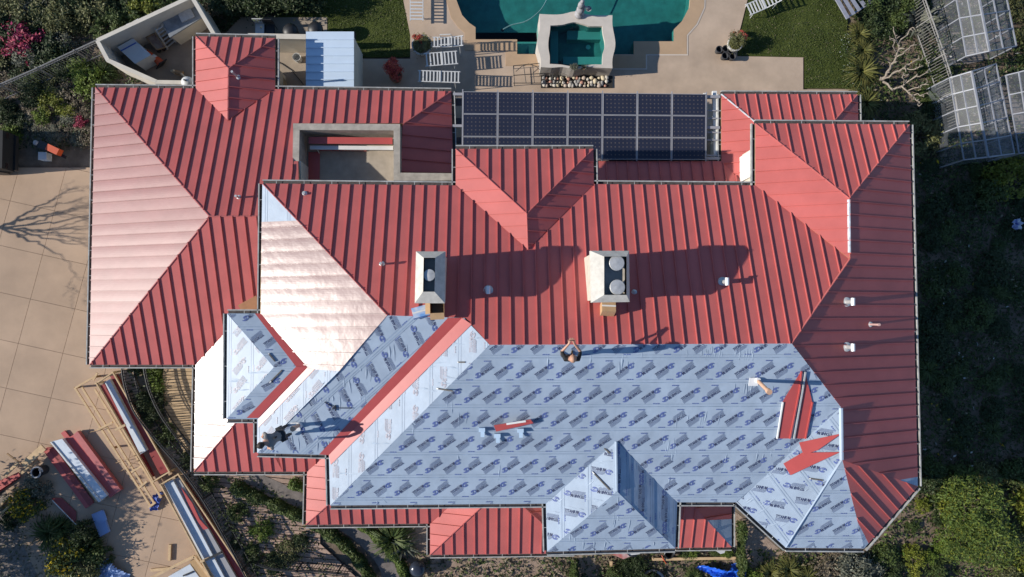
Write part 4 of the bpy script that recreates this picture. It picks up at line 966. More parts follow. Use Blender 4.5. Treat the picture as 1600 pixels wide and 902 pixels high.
def tool(px, py, plane, L, ang, label, name='hammer'):
    q = plane.pt(px, py); t = thing(name, label, 'tool', q); n = Vector((-plane.pl[0], -plane.pl[1], 1)).normalized(); R = Vector((0, 0, 1)).rotation_difference(n).to_matrix()
    d = R @ Vector((math.cos(ang), math.sin(ang), 0)); s = R @ Vector((-math.sin(ang), math.cos(ang), 0)); o = n*0.04
    mb = MB(); mb.tube([o-d*L*0.5, o+d*L*0.3, o+d*L*0.5], [0.016, 0.014, 0.018], 8); mb.build('handle', WDK, t, local=True)
    mb = MB(); mb.beam(o+d*L*0.46-s*0.08, o+d*L*0.46+s*0.09, 0.03, 0.035); mb.build('head', BLACK, t, local=True)
tool(537, 637, S1, 0.55, 3.14, 'dark handled hammer on the membrane right of the pipe by the stooping worker')
tool(515, 632, S1, 0.35, -0.6, 'short dark tool on the membrane beside the hammer', 'pry_bar')
def batten(a, b, plane, label, m, w=0.04, h=0.03):
    A, B = plane.pt(*a), plane.pt(*b); c = (A+B)/2; t = thing('batten', label, 'batten', c, 'battens lying on the underlayment'); n = Vector((-plane.pl[0], -plane.pl[1], 1)).normalized()
    mb = MB(); mb.beam(A+n*0.035, B+n*0.035, w, h, up=n); mb.build('strip', m, t)
    mb = MB(); mb.beam(A+n*0.052, A.lerp(B, 0.12)+n*0.052, w*0.8, 0.006, up=n); mb.build('end_tape', WHITE, t)
OLDW = mat('grey_timber', (0.10, 0.09, 0.08), rough=0.8, var=0.3, scale=9)
for a, b, pl, lb in (((716, 566), (727, 566), W2, 'short dark batten across the membrane near the main hip'), ((683, 607), (708, 611), W2, 'longer dark batten where white membrane meets blue'), ((926, 737), (953, 765), b2W, 'dark diagonal batten on the west side of the south bay'),
                   ((942, 698), (953, 708), b2W, 'short dark batten near the top of the south bay'), ((1264, 747), (1285, 750), b3W, 'dark batten below the triangular offcuts'), ((1310, 740), (1316, 728), b3W, 'dark batten leaning at the corner of the south-east bay'),
                   ((422, 597), (441, 578), d3S, 'dark batten on the small west dormer'), ((420, 553), (430, 565), d3N, 'short pale batten near the peak of the west dormer')):
    batten(a, b, pl, lb, OLDW)
# plywood offcut showing at the foot of the west dormer
mb = MB(); q = P(392, 479, 4.3); mb.box((q.x, q.y, 4.3), (0.7, 0.5, 0.02), rz=0.5, tilt=Matrix.Rotation(0.3, 3, 'X'))
t = mb.build('plywood_offcut', mat('orange_plywood', (0.50, 0.24, 0.12), rough=0.8)); tag(t, 'orange plywood offcut tucked above the corner of the small west dormer', 'plywood')
# ------------------------------------------------------------------ yard, pool side and building site
LUMBER = mat('pale_lumber', (0.55, 0.38, 0.21), rough=0.8, var=0.14, scale=5, bump=0.1, bscale=25)
DKLUM = mat('weathered_lumber', (0.30, 0.19, 0.10), rough=0.85, var=0.2, scale=5)
FILM = mat('pale_blue_sheet_stack', (0.58, 0.63, 0.68), rough=0.4, var=0.08, scale=2)
GREYST = mat('grey_sheet_stack', (0.30, 0.30, 0.31), rough=0.45, var=0.08)
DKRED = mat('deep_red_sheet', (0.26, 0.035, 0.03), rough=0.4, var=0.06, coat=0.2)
IRON = mat('black_wrought_iron', (0.022, 0.022, 0.024), rough=0.6, var=0.2)
WHITEM = mat('white_powder_coat', (0.56, 0.56, 0.55), rough=0.45, var=0.04)
ORANGE = mat('orange_plastic', (0.55, 0.085, 0.025), rough=0.5, var=0.08)
BLUE = mat('blue_cloth', (0.05, 0.10, 0.36), rough=0.7, var=0.15, scale=5)
TARP = mat('blue_tarpaulin', (0.02, 0.12, 0.62), rough=0.4, var=0.2, scale=6)
def slab(name, pts, z0, z1, m, parent=None, zp=None):
    mb = MB(); mb.prism(pxy(pts, z1 if zp is None else zp), z0, z1); return mb.build(name, m, parent)
def cen(pts): return (sum(p[0] for p in pts)/len(pts), sum(p[1] for p in pts)/len(pts))
def gwall(name, label, segs, z, th=0.2, m=None):
    w = thing(name, label, 'wall', P(*segs[0][0], 0))
    for i, (a, b) in enumerate(segs):
        A, B = P(*a, z), P(*b, z); mb = MB(); mb.beam((A.x, A.y, z/2-0.04-0.003*i), (B.x, B.y, z/2-0.04-0.003*i), th, z-0.08); mb.build('wall_panel', m or STUCCO, w)
        mb = MB(); d = (B-A).normalized()*0.02; mb.beam((A.x-d.x, A.y-d.y, z-0.04-0.003*i), (B.x+d.x, B.y+d.y, z-0.04-0.003*i), th+0.04, 0.08); mb.build('wall_cap', STUCCO, w)
    return w
gwall('garden_wall', 'cream stucco wall with white cap round the utility yard', [((152, 63), (300, -6)), ((152, 64), (168, 94)), ((168, 94), (243, 127)), ((243, 128), (304, 129)), ((300, -4), (337, 59))], 1.6, 0.11)
gwall('garden_wall', 'short white topped wall north of the bucket', [((388, 56), (477, 57.5))], 1.5, 0.16)
# barbecue island
t = thing('barbecue_island', 'stone island with grey worktop in the utility yard', 'counter', P(285, 40, 0))
slab('base', [(254, 30), (300, 7), (316, 26), (267, 57)], 0, 0.88, STUCCO, t, 0.9); slab('worktop', [(251, 29), (300, 4), (318, 26), (265, 59)], 0.885, 0.95, mat('dark_grey_worktop', (0.12, 0.13, 0.15), rough=0.3, col2=(0.30, 0.32, 0.33), scale=2.2), t)
mb = MB(); q = P(291, 24, 0.97); mb.box((q.x, q.y, 0.98), (0.55, 0.4, 0.06), rz=0.45); mb.build('grill_lid', GALV, t)
# white cabinet with a blue strip of shade painted on its lid
t = thing('cabinet', 'white sheet metal cabinet lying at an angle beside the traffic cone', 'cabinet', P(210, 80, 0))
slab('body', [(184, 74), (208, 61), (235, 86), (211, 99)], 0, 0.82, WHITE, t, 0.85); slab('lid', [(183, 74), (208, 60), (236, 86), (211, 100)], 0.825, 0.86, WHITEM, t)
slab('shade_strip', [(188, 79), (212, 66), (213, 67.5), (189, 80.5)], 0.86, 0.875, BLUE, t)
for i, (x, y) in enumerate(((176, 59), (187, 54), (197, 49), (207, 44), (217, 39))):
    t = thing('white_block', ('first', 'second', 'third', 'fourth', 'fifth')[i]+' white block from the west corner of the utility yard', 'block', P(x, y, 0), 'white blocks along the yard wall')
    q = P(x, y, 0.7); mb = MB(); mb.box((q.x, q.y, 0.33), (0.24, 0.26, 0.66), rz=0.45); mb.build('pedestal', STUCCO, t)
    mb = MB(); mb.box((q.x, q.y, 0.76), (0.27, 0.3, 0.18), rz=0.45+rnd.uniform(-.1, .1)); mb.build('block', WHITEM, t)
# traffic cone tipped over
q = P(256, 103, 0); t = thing('traffic_cone', 'orange traffic cone with white band lying in the utility yard', 'cone', q)
ax = Vector((-0.62, 0.62, 0.28)).normalized(); R = Vector((0, 0, 1)).rotation_difference(ax).to_matrix()
def coneseg(z0, z1, r0, r1, m, n):
    mb = MB(); k = 18; vs = [R @ Vector((r*math.cos(2*math.pi*i/k), r*math.sin(2*math.pi*i/k), z))+Vector((0, 0, 0.2)) for r, z in ((r0, z0), (r1, z1)) for i in range(k)]
    mb.add(vs, [tuple(range(k-1, -1, -1)), tuple(range(k, 2*k))]+[(i, (i+1) % k, k+(i+1) % k, k+i) for i in range(k)]); mb.build(n, m, t, local=True)
coneseg(0.03, 0.30, 0.17, 0.12, ORANGE, 'cone'); coneseg(0.30, 0.45, 0.12, 0.085, WHITEM, 'band'); coneseg(0.45, 0.72, 0.085, 0.03, ORANGE, 'tip')
mb = MB(); mb.box((0, 0, 0.2), (0.42, 0.42, 0.04), tilt=R); mb.build('base', BLACK, t, local=True)
# hand cart, ladder, red can
t = thing('hand_cart', 'rusty flat hand cart beside the ladder', 'cart', P(243, 65, 0))
slab('tray', [(228, 59), (242, 52), (258, 74), (245, 78)], 0.42, 0.47, mat('rusty_tray', (0.17, 0.075, 0.05), rough=0.8, col2=(0.28, 0.22, 0.17), scale=5), t)
for a, b in (((228, 59), (242, 52)), ((242, 52), (258, 74)), ((258, 74), (245, 78)), ((245, 78), (228, 59))): mb = MB(); mb.beam(P(*a, 0.5), P(*b, 0.5), 0.03, 0.06); mb.build('tray_rim', DKLUM, t)
for a in ((231, 58), (240, 54), (247, 76), (255, 73)): mb = MB(); q = P(*a, 0.2); mb.tube([(q.x-0.03, q.y, 0.16), (q.x+0.03, q.y, 0.16)], 0.16, 14); mb.build('wheel', BLACK, t)
t = thing('ladder', 'grey ladder leaning between the cart and the barbecue island', 'ladder', P(258, 60, 0))
for a, b in (((243, 45), (262, 77)), ((253, 39), (275, 66))): mb = MB(); mb.beam(P(*a, 1.0), P(*b, 0.05), 0.05, 0.06); mb.build('rail', GALV, t)
for k in range(6):
    u = (k+0.5)/6; a = P(243, 45, 1.0).lerp(P(262, 77, 0.05), u); b = P(253, 39, 1.0).lerp(P(275, 66, 0.05), u); mb = MB(); mb.beam(a, b, 0.05, 0.03); mb.build('rung', GALV, t)
t = thing('fuel_can', 'small red can near the white blocks', 'can', P(216, 50, 0)); q = P(216, 49, 0.3); mb = MB(); mb.box((q.x, q.y, 0.16), (0.32, 0.2, 0.32), rz=0.3); mb.build('body', mat('red_can', (0.4, 0.03, 0.04), rough=0.5), t); mb = MB(); mb.tube([(q.x-0.1, q.y, 0.32), (q.x-0.1, q.y, 0.4), (q.x+0.1, q.y, 0.4), (q.x+0.1, q.y, 0.32)], 0.015, 6); mb.build('handle', BLACK, t)
t = thing('water_tank', 'white domed tank at the corner of the store room', 'tank', P(290, 126, 0)); q = P(290, 127, 1.95); mb = MB(); mb.lathe((q.x, q.y, 0), [(0.25, 0), (0.25, 1.75), (0.21, 1.88), (0.1, 1.95), (0.02, 1.96)], 24); mb.build('shell', WHITEM, t, smooth=True); mb = MB(); mb.box((q.x-0.02, q.y+0.03, 1.98), (0.1, 0.05, 0.05), rz=-0.5); mb.build('valve', BLACK, t)
t = thing('water_pump', 'small brass and grey pump with pipes by the white tank', 'pump', P(279, 113, 0)); q = P(279, 113, 0.3)
mb = MB(); mb.tube([(q.x-0.15, q.y+0.02, 0.22), (q.x+0.15, q.y-0.03, 0.22)], 0.10, 12); mb.build('motor', DKLUM, t); mb = MB(); mb.tube([(q.x-0.2, q.y, 0.1), (q.x-0.3, q.y+0.05, 0.3), (q.x-0.15, q.y+0.05, 0.38)], 0.04, 8); mb.tube([(q.x+0.1, q.y-0.05, 0.3), (q.x+0.25, q.y-0.2, 0.25), (q.x+0.3, q.y-0.3, 0.1)], 0.045, 8); mb.build('pipes', mat('cream_pipe', (0.5, 0.42, 0.3), rough=0.6), t)
# bins and chairs behind the short wall
for x, y, lb in ((454, 49, 'black domed bin behind the short wall, nearer the store room'), (493, 46, 'black domed bin at the edge of the lawn behind the shed')):
    q = P(x, y, 0.7); t = thing('bin', lb, 'bin', (q.x, q.y, 0)); mb = MB(); mb.lathe((0, 0, 0), [(0.24, 0), (0.28, 0.7)], 20); mb.build('body', BLACK, t, local=True); mb = MB(); mb.lathe((0, 0, 0.705), [(0.31, 0), (0.31, 0.04), (0.25, 0.13), (0.1, 0.19), (0.02, 0.2)], 20); mb.build('lid', BLACK, t, smooth=True, local=True)
for x, y, m, lb in ((407, 45, WHITEM, 'white tube framed chair behind the short wall'), (421, 46, BLACK, 'black patio chair beside the white tube framed chair')):
    q = P(x, y, 0.45); t = thing('patio_chair', lb, 'chair', (q.x, q.y, 0)); mb = MB(); mb.box((0, 0, 0.44), (0.42, 0.42, 0.03)); mb.build('seat', m, t, local=True); mb = MB(); mb.box((0, 0.22, 0.7), (0.42, 0.03, 0.4)); mb.build('backrest', m, t, local=True)
    for sx in (-1, 1):
        for sy in (-1, 1): mb = MB(); mb.tube([(sx*.19, sy*.19, 0), (sx*.19, sy*.19, 0.43)], 0.015, 6); mb.build('leg', m, t, local=True)
q = P(467, 94, 0); t = thing('bucket', 'white plastic bucket beside the pale blue shed roof', 'bucket', q); mb = MB(); mb.lathe((0, 0, 0), [(0.14, 0), (0.17, 0.36), (0.155, 0.355), (0.13, 0.06), (0.02, 0.05)], 20); mb.build('pail', WHITEM, t, local=True); mb = MB(); mb.tube([(0.17*math.cos(a), 0.17*math.sin(a)*0.9-0.02, 0.34+0.03*math.sin(a)) for a in np.linspace(0, math.pi, 8)], 0.008, 6); mb.build('handle', GALV, t, local=True)
t = thing('paddle_board', 'tan board leaning at the wall corner below the bucket', 'board', P(438, 122, 0)); slab('board', [(431, 110), (436, 111), (447, 127), (448, 137), (431, 137)], 0.3, 0.36, LUMBER, t); mb = MB(); mb.beam(P(437, 126, 0.4), P(441, 133, 0.4), 0.05, 0.03); mb.build('fin', BLACK, t)
pts = [P(x, y, 0.02) for x, y in ((431, 96), (440, 100), (455, 110), (466, 122), (474, 132))]; mb = MB(); mb.tube(pts, 0.018, 6); t = mb.build('hose', BLACK); tag(t, 'dark hose curving across the floor between store room and shed', 'hose')
# shed with pale metal roof
t = thing('shed', 'lean-to shed with pale blue sheet metal roof north of the house', 'shed', P(515, 95, 0)); ZSH = 2.2
slab('wall', [(482, 53), (550, 52), (550, 136), (482, 137)], 0, ZSH-0.06, STUCCO, t, ZSH)
SHEDM = mat('pale_blue_roof_film', (0.56, 0.66, 0.76), rough=0.38, var=0.03, scale=1.5)
for k in range(7):
    y0, y1 = 49.5+k*12.5, 49.5+(k+1)*12.5
    o = slab('roof_panel', [(478, y0), (553, y0), (553, y1-0.25), (478, y1-0.25)], ZSH-0.05, ZSH+0.012*(k % 2)*0, SHEDM, t)
    mb = MB(); mb.beam(P(478, y1, ZSH+0.02), P(553, y1, ZSH+0.02), 0.03, 0.045); mb.build('roof_seam', SHEDM, t)
# loungers
def lounger(px0, px1, z, wpx, label, back=0.0, flip=False, split=0.52, arms=False, tilt=0.0):
    """slatted white lounger whose bed runs between two photo points at height z"""
    A, B = P(*px0, z), P(*px1, z); d = (B-A); L = d.length; d.normalize(); n = Vector((-d.y, d.x, 0)); w = wpx*(H-z)/FPX
    t = thing('sun_lounger', label, 'lounger', ((A.x+B.x)/2, (A.y+B.y)/2, 0), 'white slatted sun loungers on the patio')
    def pt(s, o, dz=0):
        zz = z
        if s > split: zz += (s-split)*L*math.tan(back)
        return A+d*(s*L)+n*o*w/2+Vector((0, 0, zz-z+dz))
    for o in (-1, 1):
        mb = MB(); mb.beam(pt(0, o), pt(split, o), 0.035, 0.05); mb.beam(pt(split, o), pt(1, o), 0.035, 0.05); mb.build('side_rail', WHITEM, t)
    ns = int(L/0.135)
    for k in range(ns):
        s = (k+0.5)/ns; mb = MB(); mb.beam(pt(s, -1, 0.018), pt(s, 1, 0.018), 0.055, 0.02); mb.build('slat', WHITEM, t)
    mb = MB(); mb.beam(pt(split, -1.05, 0.03), pt(split, 1.05, 0.03), 0.07, 0.03); mb.build('hinge_bar', WHITEM, t)
    for s in (0.12, 0.88):
        for o in (-1, 1):
            p = pt(s, o); q = p+n*o*0.05*z; mb = MB(); mb.tube([p, (q.x, q.y, 0)], 0.016, 6); mb.build('leg', WHITEM, t)
    if arms:
        for o in (-1, 1):
            mb = MB(); mb.tube([pt(0.25, o), pt(0.25, o*1.05, 0.25), pt(0.6, o*1.05, 0.27), pt(0.65, o)], 0.018, 6); mb.build('armrest', WHITEM, t)
    return t
lounger((651, 33), (651, -40), 0.42, 20, 'white slatted lounger at the lawn edge, cut by the top of the picture')
lounger((653, 119), (719, 121), 1.0, 17, 'bright white slatted lounger raised high beside the house eave', arms=False)
lounger((664, 94), (715, 90), 0.85, 20, 'shaded slatted lounger next to the raised bright one', back=0.0)
lounger((676, 66), (724, 66), 0.9, 15, 'white lounger with raised arms nearest the potted plant', back=0.25, arms=True)
lounger((1168, 16), (1215, -4), 0.4, 18, 'white lounger on the east lawn edge, cut by the top of the picture', back=0.3)
# wrought iron gate lying flat on the patio
t = thing('iron_gate', 'black wrought iron gate frame propped flat beside the spa', 'gate', P(838, 115, 0))
za = 0.35
for a, b in (((802, 103), (876, 96)), ((802, 130), (872, 130)), ((802, 103), (804, 130)), ((876, 96), (874, 128)), ((818, 101), (822, 130)), ((832, 100), (835, 130)), ((848, 99), (852, 130)), ((862, 98), (864, 128)), ((802, 118), (876, 113))): mb = MB(); mb.tube([P(*a, za), P(*b, za)], 0.016, 6); mb.build('bar', IRON, t)
mb = MB(); mb.tube([P(x, y, za) for x, y in ((806, 112), (815, 104), (826, 100), (838, 104), (846, 112))], 0.013, 6); mb.build('arch', IRON, t)
for x, y in ((803, 103), (875, 97), (804, 130), (872, 129)): q = P(x, y, za); mb = MB(); mb.tube([(q.x, q.y, 0), (q.x, q.y, za)], 0.014, 6); mb.build('prop', IRON, t)
# river stones in front of the spa
mb = MB(); mb.prism(pxy([(845, 118), (957, 119), (957, 138), (845, 138)]), 0.0, 0.045); t = mb.build('stone_bed', mat('dark_bed', (0.03, 0.028, 0.025), rough=0.95)); tag(t, 'dark planting bed filled with river stones at the foot of the spa', 'planting bed')
STONES = [mat('stone_%d' % i, c, rough=0.7, var=0.15, scale=8) for i, c in enumerate(((0.5, 0.46, 0.4), (0.38, 0.2, 0.15), (0.28, 0.27, 0.26), (0.55, 0.47, 0.33), (0.42, 0.34, 0.28)))]
base = MB(); 
import bmesh
bmm = bmesh.new(); bmesh.ops.create_icosphere(bmm, subdivisions=2, radius=1.0)
for v in bmm.verts: v.co *= 1+0.12*math.sin(v.co.x*3.1+1)+0.1*math.cos(v.co.y*2.7)
stone_me = []
for i, m in enumerate(STONES): me = bpy.data.meshes.new('river_stone'); bmm.to_mesh(me); me.materials.append(m); me.polygons.foreach_set('use_smooth', [True]*len(me.polygons)); stone_me.append(me)
bmm.free()
k = 0
for row, (y, n_) in enumerate(((123, 18), (129, 19), (133.5, 18))):
    for i in range(n_):
        x = 849+i*(104/n_)+rnd.uniform(-1.5, 1.5); r = rnd.uniform(0.05, 0.105); q = P(x, y+rnd.uniform(-1.3, 1.3), 0.05)
        o = put('river_stone', stone_me[rnd.choice((0, 0, 1, 2, 3, 3, 4))]); o.location = (q.x, q.y, 0.045+r*0.45); o.scale = (r*rnd.uniform(0.9, 1.35), r, r*0.7); o.rotation_euler = (0, 0, rnd.uniform(0, 6))
        tag(o, 'rounded river stone in the bed at the foot of the spa', 'stone', 'river stones below the spa')
# statue on the spa rim
q = P(905, 23, 1.0); t = thing('fountain_statue', 'grey stone figure with round base on the north rim of the spa', 'statue', (q.x, q.y, 1.001)); STO = mat('grey_statue_stone', (0.30, 0.29, 0.30), rough=0.85, var=0.2, scale=12)
mb = MB(); mb.lathe((0, 0, 0), [(0.2, 0), (0.2, 0.08), (0.14, 0.12), (0.10, 0.25), (0.15, 0.36), (0.17, 0.5), (0.08, 0.6)], 16); mb.build('base', STO, t, smooth=True, local=True)
mb = MB(); mb.lathe((-0.02, 0.05, 0.6), [(0.10, 0), (0.13, 0.12), (0.12, 0.25), (0.06, 0.34)], 12); mb.lathe((0.0, 0.07, 0.92), [(0.03, 0), (0.08, 0.06), (0.085, 0.12), (0.05, 0.19), (0.01, 0.2)], 12); mb.build('figure', STO, t, smooth=True, local=True)
mb = MB(); mb.tube([(0.1, 0, 0.75), (0.24, -0.04, 0.7), (0.3, -0.02, 0.62)], [0.05, 0.04, 0.06], 8); mb.lathe((0.3, -0.03, 0.5), [(0.06, 0), (0.12, 0.12), (0.1, 0.12), (0.04, 0.04)], 12); mb.build('urn_and_arm', STO, t, local=True)
# pool hose and cleaner
mb = MB(); mb.tube([P(x, y, ZW+0.02) for x, y in curve_pts([(786, 46), (800, 39), (820, 34), (836, 24), (850, 8), (868, -30)], 5)], 0.022, 6); o = mb.build('pool_hose', mat('pale_hose', (0.14, 0.27, 0.27), rough=0.6)); tag(o, 'pool cleaner hose floating in a curve left of the spa', 'hose')
mb = MB(); mb.tube([P(x, y, ZW+0.02) for x, y in curve_pts([(903, 14), (908, 4), (918, -20)], 4)], 0.022, 6); o = mb.build('pool_hose', MATS['pale_hose']); tag(o, 'dark short hose length behind the statue on the spa', 'hose')
q = P(785, 48, -0.9); t = thing('pool_cleaner', 'dark pool cleaner at the left end of the hose', 'pool cleaner', (q.x, q.y, -1.05)); mb = MB(); mb.lathe((0, 0, 0.03), [(0.2, 0), (0.2, 0.08), (0.12, 0.16), (0.03, 0.18)], 14); mb.build('body', BLACK, t, local=True)
for a in range(3): mb = MB(); mb.tube([(0.17*math.cos(a*2.1)-.03, 0.17*math.sin(a*2.1), 0.06), (0.17*math.cos(a*2.1)+.03, 0.17*math.sin(a*2.1), 0.06)], 0.06, 10); mb.build('wheel', BLACK, t, local=True)
# nursery pots
for i, (x, y) in enumerate(((1124, 77), (1134, 76), (1142, 79), (1133, 87), (1145, 88))):
    q = P(x, y, 0.3); t = thing('nursery_pot', ('leftmost black nursery pot beside the white planter', 'upper middle black nursery pot in the cluster', 'black nursery pot touching the white planter', 'lower left black nursery pot of the cluster', 'lower right black nursery pot of the cluster')[i], 'pot', (q.x, q.y, 0), 'black nursery pots by the white planter'); mb = MB(); mb.lathe((0, 0, 0), [(0.10, 0), (0.135, 0.28), (0.15, 0.28), (0.15, 0.31), (0.125, 0.31), (0.09, 0.04), (0.01, 0.04)], 18); mb.build('pot_wall', mat('pot_%d' % i, (0.05, 0.05, 0.055), rough=0.6) if i == 0 else MATS['pot_0'], t, local=True)
    mb = MB(); mb.lathe((0, 0, 0.28), [(0.155, 0), (0.155, 0.035), (0.14, 0.035)], 18, mi=0); mb.build('rim', GREYST, t, local=True) if False else None
# slatted steps at the top right
t = thing('garden_steps', 'slatted blue grey timber steps at the top edge by the east lawn', 'steps', P(1325, 10, 0)); STEP = mat('blue_grey_timber', (0.26, 0.27, 0.32), rough=0.8, var=0.15, scale=5)
for i in range(5):
    x = 1306+i*10; mb = MB(); mb.beam(P(x, -4-i*2, 0.55-i*0.09), P(x+19-i, 29-i*6, 0.55-i*0.09), 0.16, 0.05); mb.build('tread', STEP, t)
for s in (0, 1): mb = MB(); mb.beam(P(1303+s*20, -2+s*30, 0.5), P(1350+s*8, -6+s*12, 0.1), 0.06, 0.12); mb.build('stringer', STEP, t)
# ---- railings
def railing(name, label, pts, h, z=0.0, m=None, gap=0.115, posts=1.6, pick=0.012):
    W = [P(x, y, z+h) for x, y in pts]; W = [Vector((p.x, p.y, z)) for p in W]; t = thing(name, label, 'railing', W[0]); m = m or IRON
    for hh, r in ((h, 0.03), (0.12, 0.022), (h-0.14, 0.018)):
        mb = MB(); mb.tube([(p.x, p.y, z+hh) for p in W], r, 6); mb.build('rail', m, t)
    mb = MB(); mp = []; acc = 0; pacc = 0
    for a, b in zip(W[:-1], W[1:]):
        L = (b-a).length; s = acc
        while s < L:
            q = a.lerp(b, s/L); mb.tube([(q.x, q.y, z+0.02), (q.x, q.y, z+h)], pick, 4); s += gap
        acc = s-L; s = pacc
        while s < L:
            q = a.lerp(b, s/L); m2 = MB(); m2.beam((q.x, q.y, z-0.02), (q.x, q.y, z+h+0.06), 0.05, 0.05); m2.build('post', m, t); s += posts
        pacc = s-L
    mb.build('pickets', m, t)['kind'] = 'stuff'
    return t
RAILG = mat('grey_rail', (0.22, 0.21, 0.20), rough=0.6, var=0.15)
railing('railing', 'curved black iron railing between driveway lumber and planting', curve_pts([(190, 566), (191, 585), (196, 610), (207, 640), (226, 668), (250, 697), (275, 725), (300, 757), (325, 795), (350, 840), (372, 880), (395, 925)], 3), 1.0)
railing('railing', 'straight grey metal fence crossing the shrubs at upper left', [(-60, 160), (0, 132), (55, 108), (104, 85), (158, 60)], 1.15, m=RAILG)
railing('railing', 'grey metal fence climbing past the greenhouses', [(1438, -30), (1446, 0), (1462, 45), (1476, 85), (1487, 120), (1494, 160), (1499, 195)], 1.2, m=RAILG)
railing('railing', 'dark iron railing low at the bottom edge below the terrace', curve_pts([(400, 882), (425, 890), (460, 893), (500, 894), (545, 899)], 3), 0.95)
railing('railing', 'low inner iron edging between the planting and the timber deck', curve_pts([(224, 572), (227, 590), (234, 615), (248, 645), (266, 672), (288, 700), (312, 728)], 3), 0.7)
mb = MB(); mb.sheet(pxy([(185, 565), (258, 565), (255, 605), (265, 650), (290, 700), (330, 745), (372, 800), (430, 880), (440, 940), (395, 940), (350, 840), (300, 757), (226, 668), (196, 610)]), -0.07); struct('planting_strip', mb, mat('tan_planting_strip', (0.20, 0.15, 0.105), rough=0.95, col2=(0.33, 0.26, 0.18), scale=4, bump=0.5, bscale=25, detail=9))
# ---- timber deck and paved terrace left of the lower roof
dk = thing('timber_deck', 'tan timber deck of narrow boards under the lower west eave', 'deck', P(270, 640, 0)); DECKW = mat('tan_deck_board', (0.44, 0.31, 0.18), rough=0.85, var=0.16, scale=4, objrand=0.12)
dpoly = pxy([(262, 560), (320, 560), (320, 745), (300, 738), (286, 705), (268, 668), (258, 640), (251, 605), (256, 575)], 0.1)
y0 = min(p[1] for p in dpoly); y1 = max(p[1] for p in dpoly); y = y0
while y < y1:
    pc = dedupe(clip(clip(dpoly, 0, 1, y+0.132), 0, -1, -y))
    if len(pc) > 2 and abs(area2(pc)) > 0.01: mb = MB(); mb.prism(pc, 0.04, 0.1+rnd.uniform(-.004, .004)); mb.build('deck_board', DECKW, dk)
    y += 0.152
mb = MB(); mb.prism(inset_convex(pxy([(256, 562), (320, 562), (320, 742), (300, 736), (256, 640)], 0.0), 0.02), -0.05, 0.035); mb.build('joist_bed', GUTDARK, dk)
# terrace of long paving courses
mb = MB(); mb.prism(pxy([(325, 735), (500, 735), (500, 850), (560, 902), (560, 960), (380, 960), (340, 850), (318, 770)]), -0.14, -0.05); ter = struct('terrace', mb, GUTDARK)
PAVE = mat('pink_tan_paver', (0.36, 0.25, 0.19), rough=0.9, var=0.2, scale=5, objrand=0.15)
tpoly = pxy([(330, 738), (500, 738), (500, 850), (556, 902), (556, 950), (385, 950), (345, 850), (322, 770)])
ang = math.radians(-6); nx, ny = -math.sin(ang), math.cos(ang); dd = [nx*p[0]+ny*p[1] for p in tpoly]; y = min(dd)
while y < max(dd):
    pc = dedupe(clip(clip(tpoly, nx, ny, y+0.17), -nx, -ny, -y))
    if len(pc) > 2 and abs(area2(pc)) > 0.02: mb = MB(); mb.prism(pc, -0.049, -0.005+rnd.uniform(-.008, .004)); mb.build('paving_course', PAVE, ter)
    y += 0.205
# garden path
pl_ = curve_pts([(380, 752), (430, 776), (480, 800), (520, 822), (556, 846), (585, 876), (600, 905), (610, 930)], 4); pr_ = curve_pts([(400, 738), (450, 760), (500, 786), (540, 806), (580, 832), (612, 866), (632, 905), (640, 930)], 4)
mb = MB()
for i in range(len(pl_)-1): mb.sheet(pxy([pl_[i], pl_[i+1], pr_[i+1], pr_[i]]), 0.004)
struct('garden_path', mb, GRAVEL)
mb = MB(); mb.sheet(pxy([(905, 868), (930, 868), (936, 930), (900, 930)]), -0.085); struct('south_path', mb, mat('sandy_path', (0.27, 0.21, 0.16), rough=0.95, var=0.15, scale=4))
mb = MB(); mb.sheet(pxy([(560, 822), (680, 822), (680, 872), (860, 870), (900, 930), (590, 930), (600, 870)]), -0.09); struct('south_bed', mb, mat('pink_tan_bed', (0.25, 0.175, 0.13), rough=0.95, col2=(0.38, 0.28, 0.21), scale=5, bump=0.8, bscale=25, detail=10))
mb = MB(); mb.sheet(pxy([(1130, 880), (1230, 862), (1300, 930), (1150, 930)]), -0.088); struct('south_east_bed', mb, MATS['pink_tan_bed'])
mb = MB(); mb.sheet(pxy([(1150, 800), (1220, 860), (1180, 902), (1140, 890)]), -0.092); struct('side_bed', mb, MATS['pink_tan_bed'])
# ---- building site by the driveway
def crate(label, a, b, c, d, z, items, extra=()):
    t = thing('lumber_crate', label, 'crate', P(*cen((a, b, c, d)), 0))
    for p, q in ((a, b), (b, c), (c, d), (d, a)):
        for zz in (z, z*0.35):
            mb = MB(); mb.beam(P(*p, zz), P(*q, zz), 0.05, 0.10); mb.build('frame_rail', LUMBER, t)
    for p in (a, b, c, d): q = P(*p, z); mb = MB(); mb.beam((q.x, q.y, 0), (q.x, q.y, z+0.06), 0.07, 0.07); mb.build('frame_post', LUMBER, t)
    for i, (n, pts, z0, z1, m) in enumerate(items): slab(n, pts, z0, z1, m, t)
    for i, (p, q, zz, m) in enumerate(extra): mb = MB(); mb.beam(P(*p, zz), P(*q, zz), 0.09, 0.05); mb.build('cross_batten', m, t)
    return t
crate('long lumber crate holding red sheets and one narrow pale stack', (151, 599), (177, 582), (265, 737), (240, 752), 0.6,
      [('red_sheets', [(172, 588), (181, 586), (263, 737), (250, 742)], 0.08, 0.25, DKRED), ('pale_stack', [(163, 597), (171, 593), (229, 704), (219, 710)], 0.08, 0.42, FILM), ('red_sheets', [(157, 603), (163, 600), (240, 745), (234, 748)], 0.08, 0.2, DKRED)],
      [((196, 664), (180, 672), 0.66, LUMBER)])
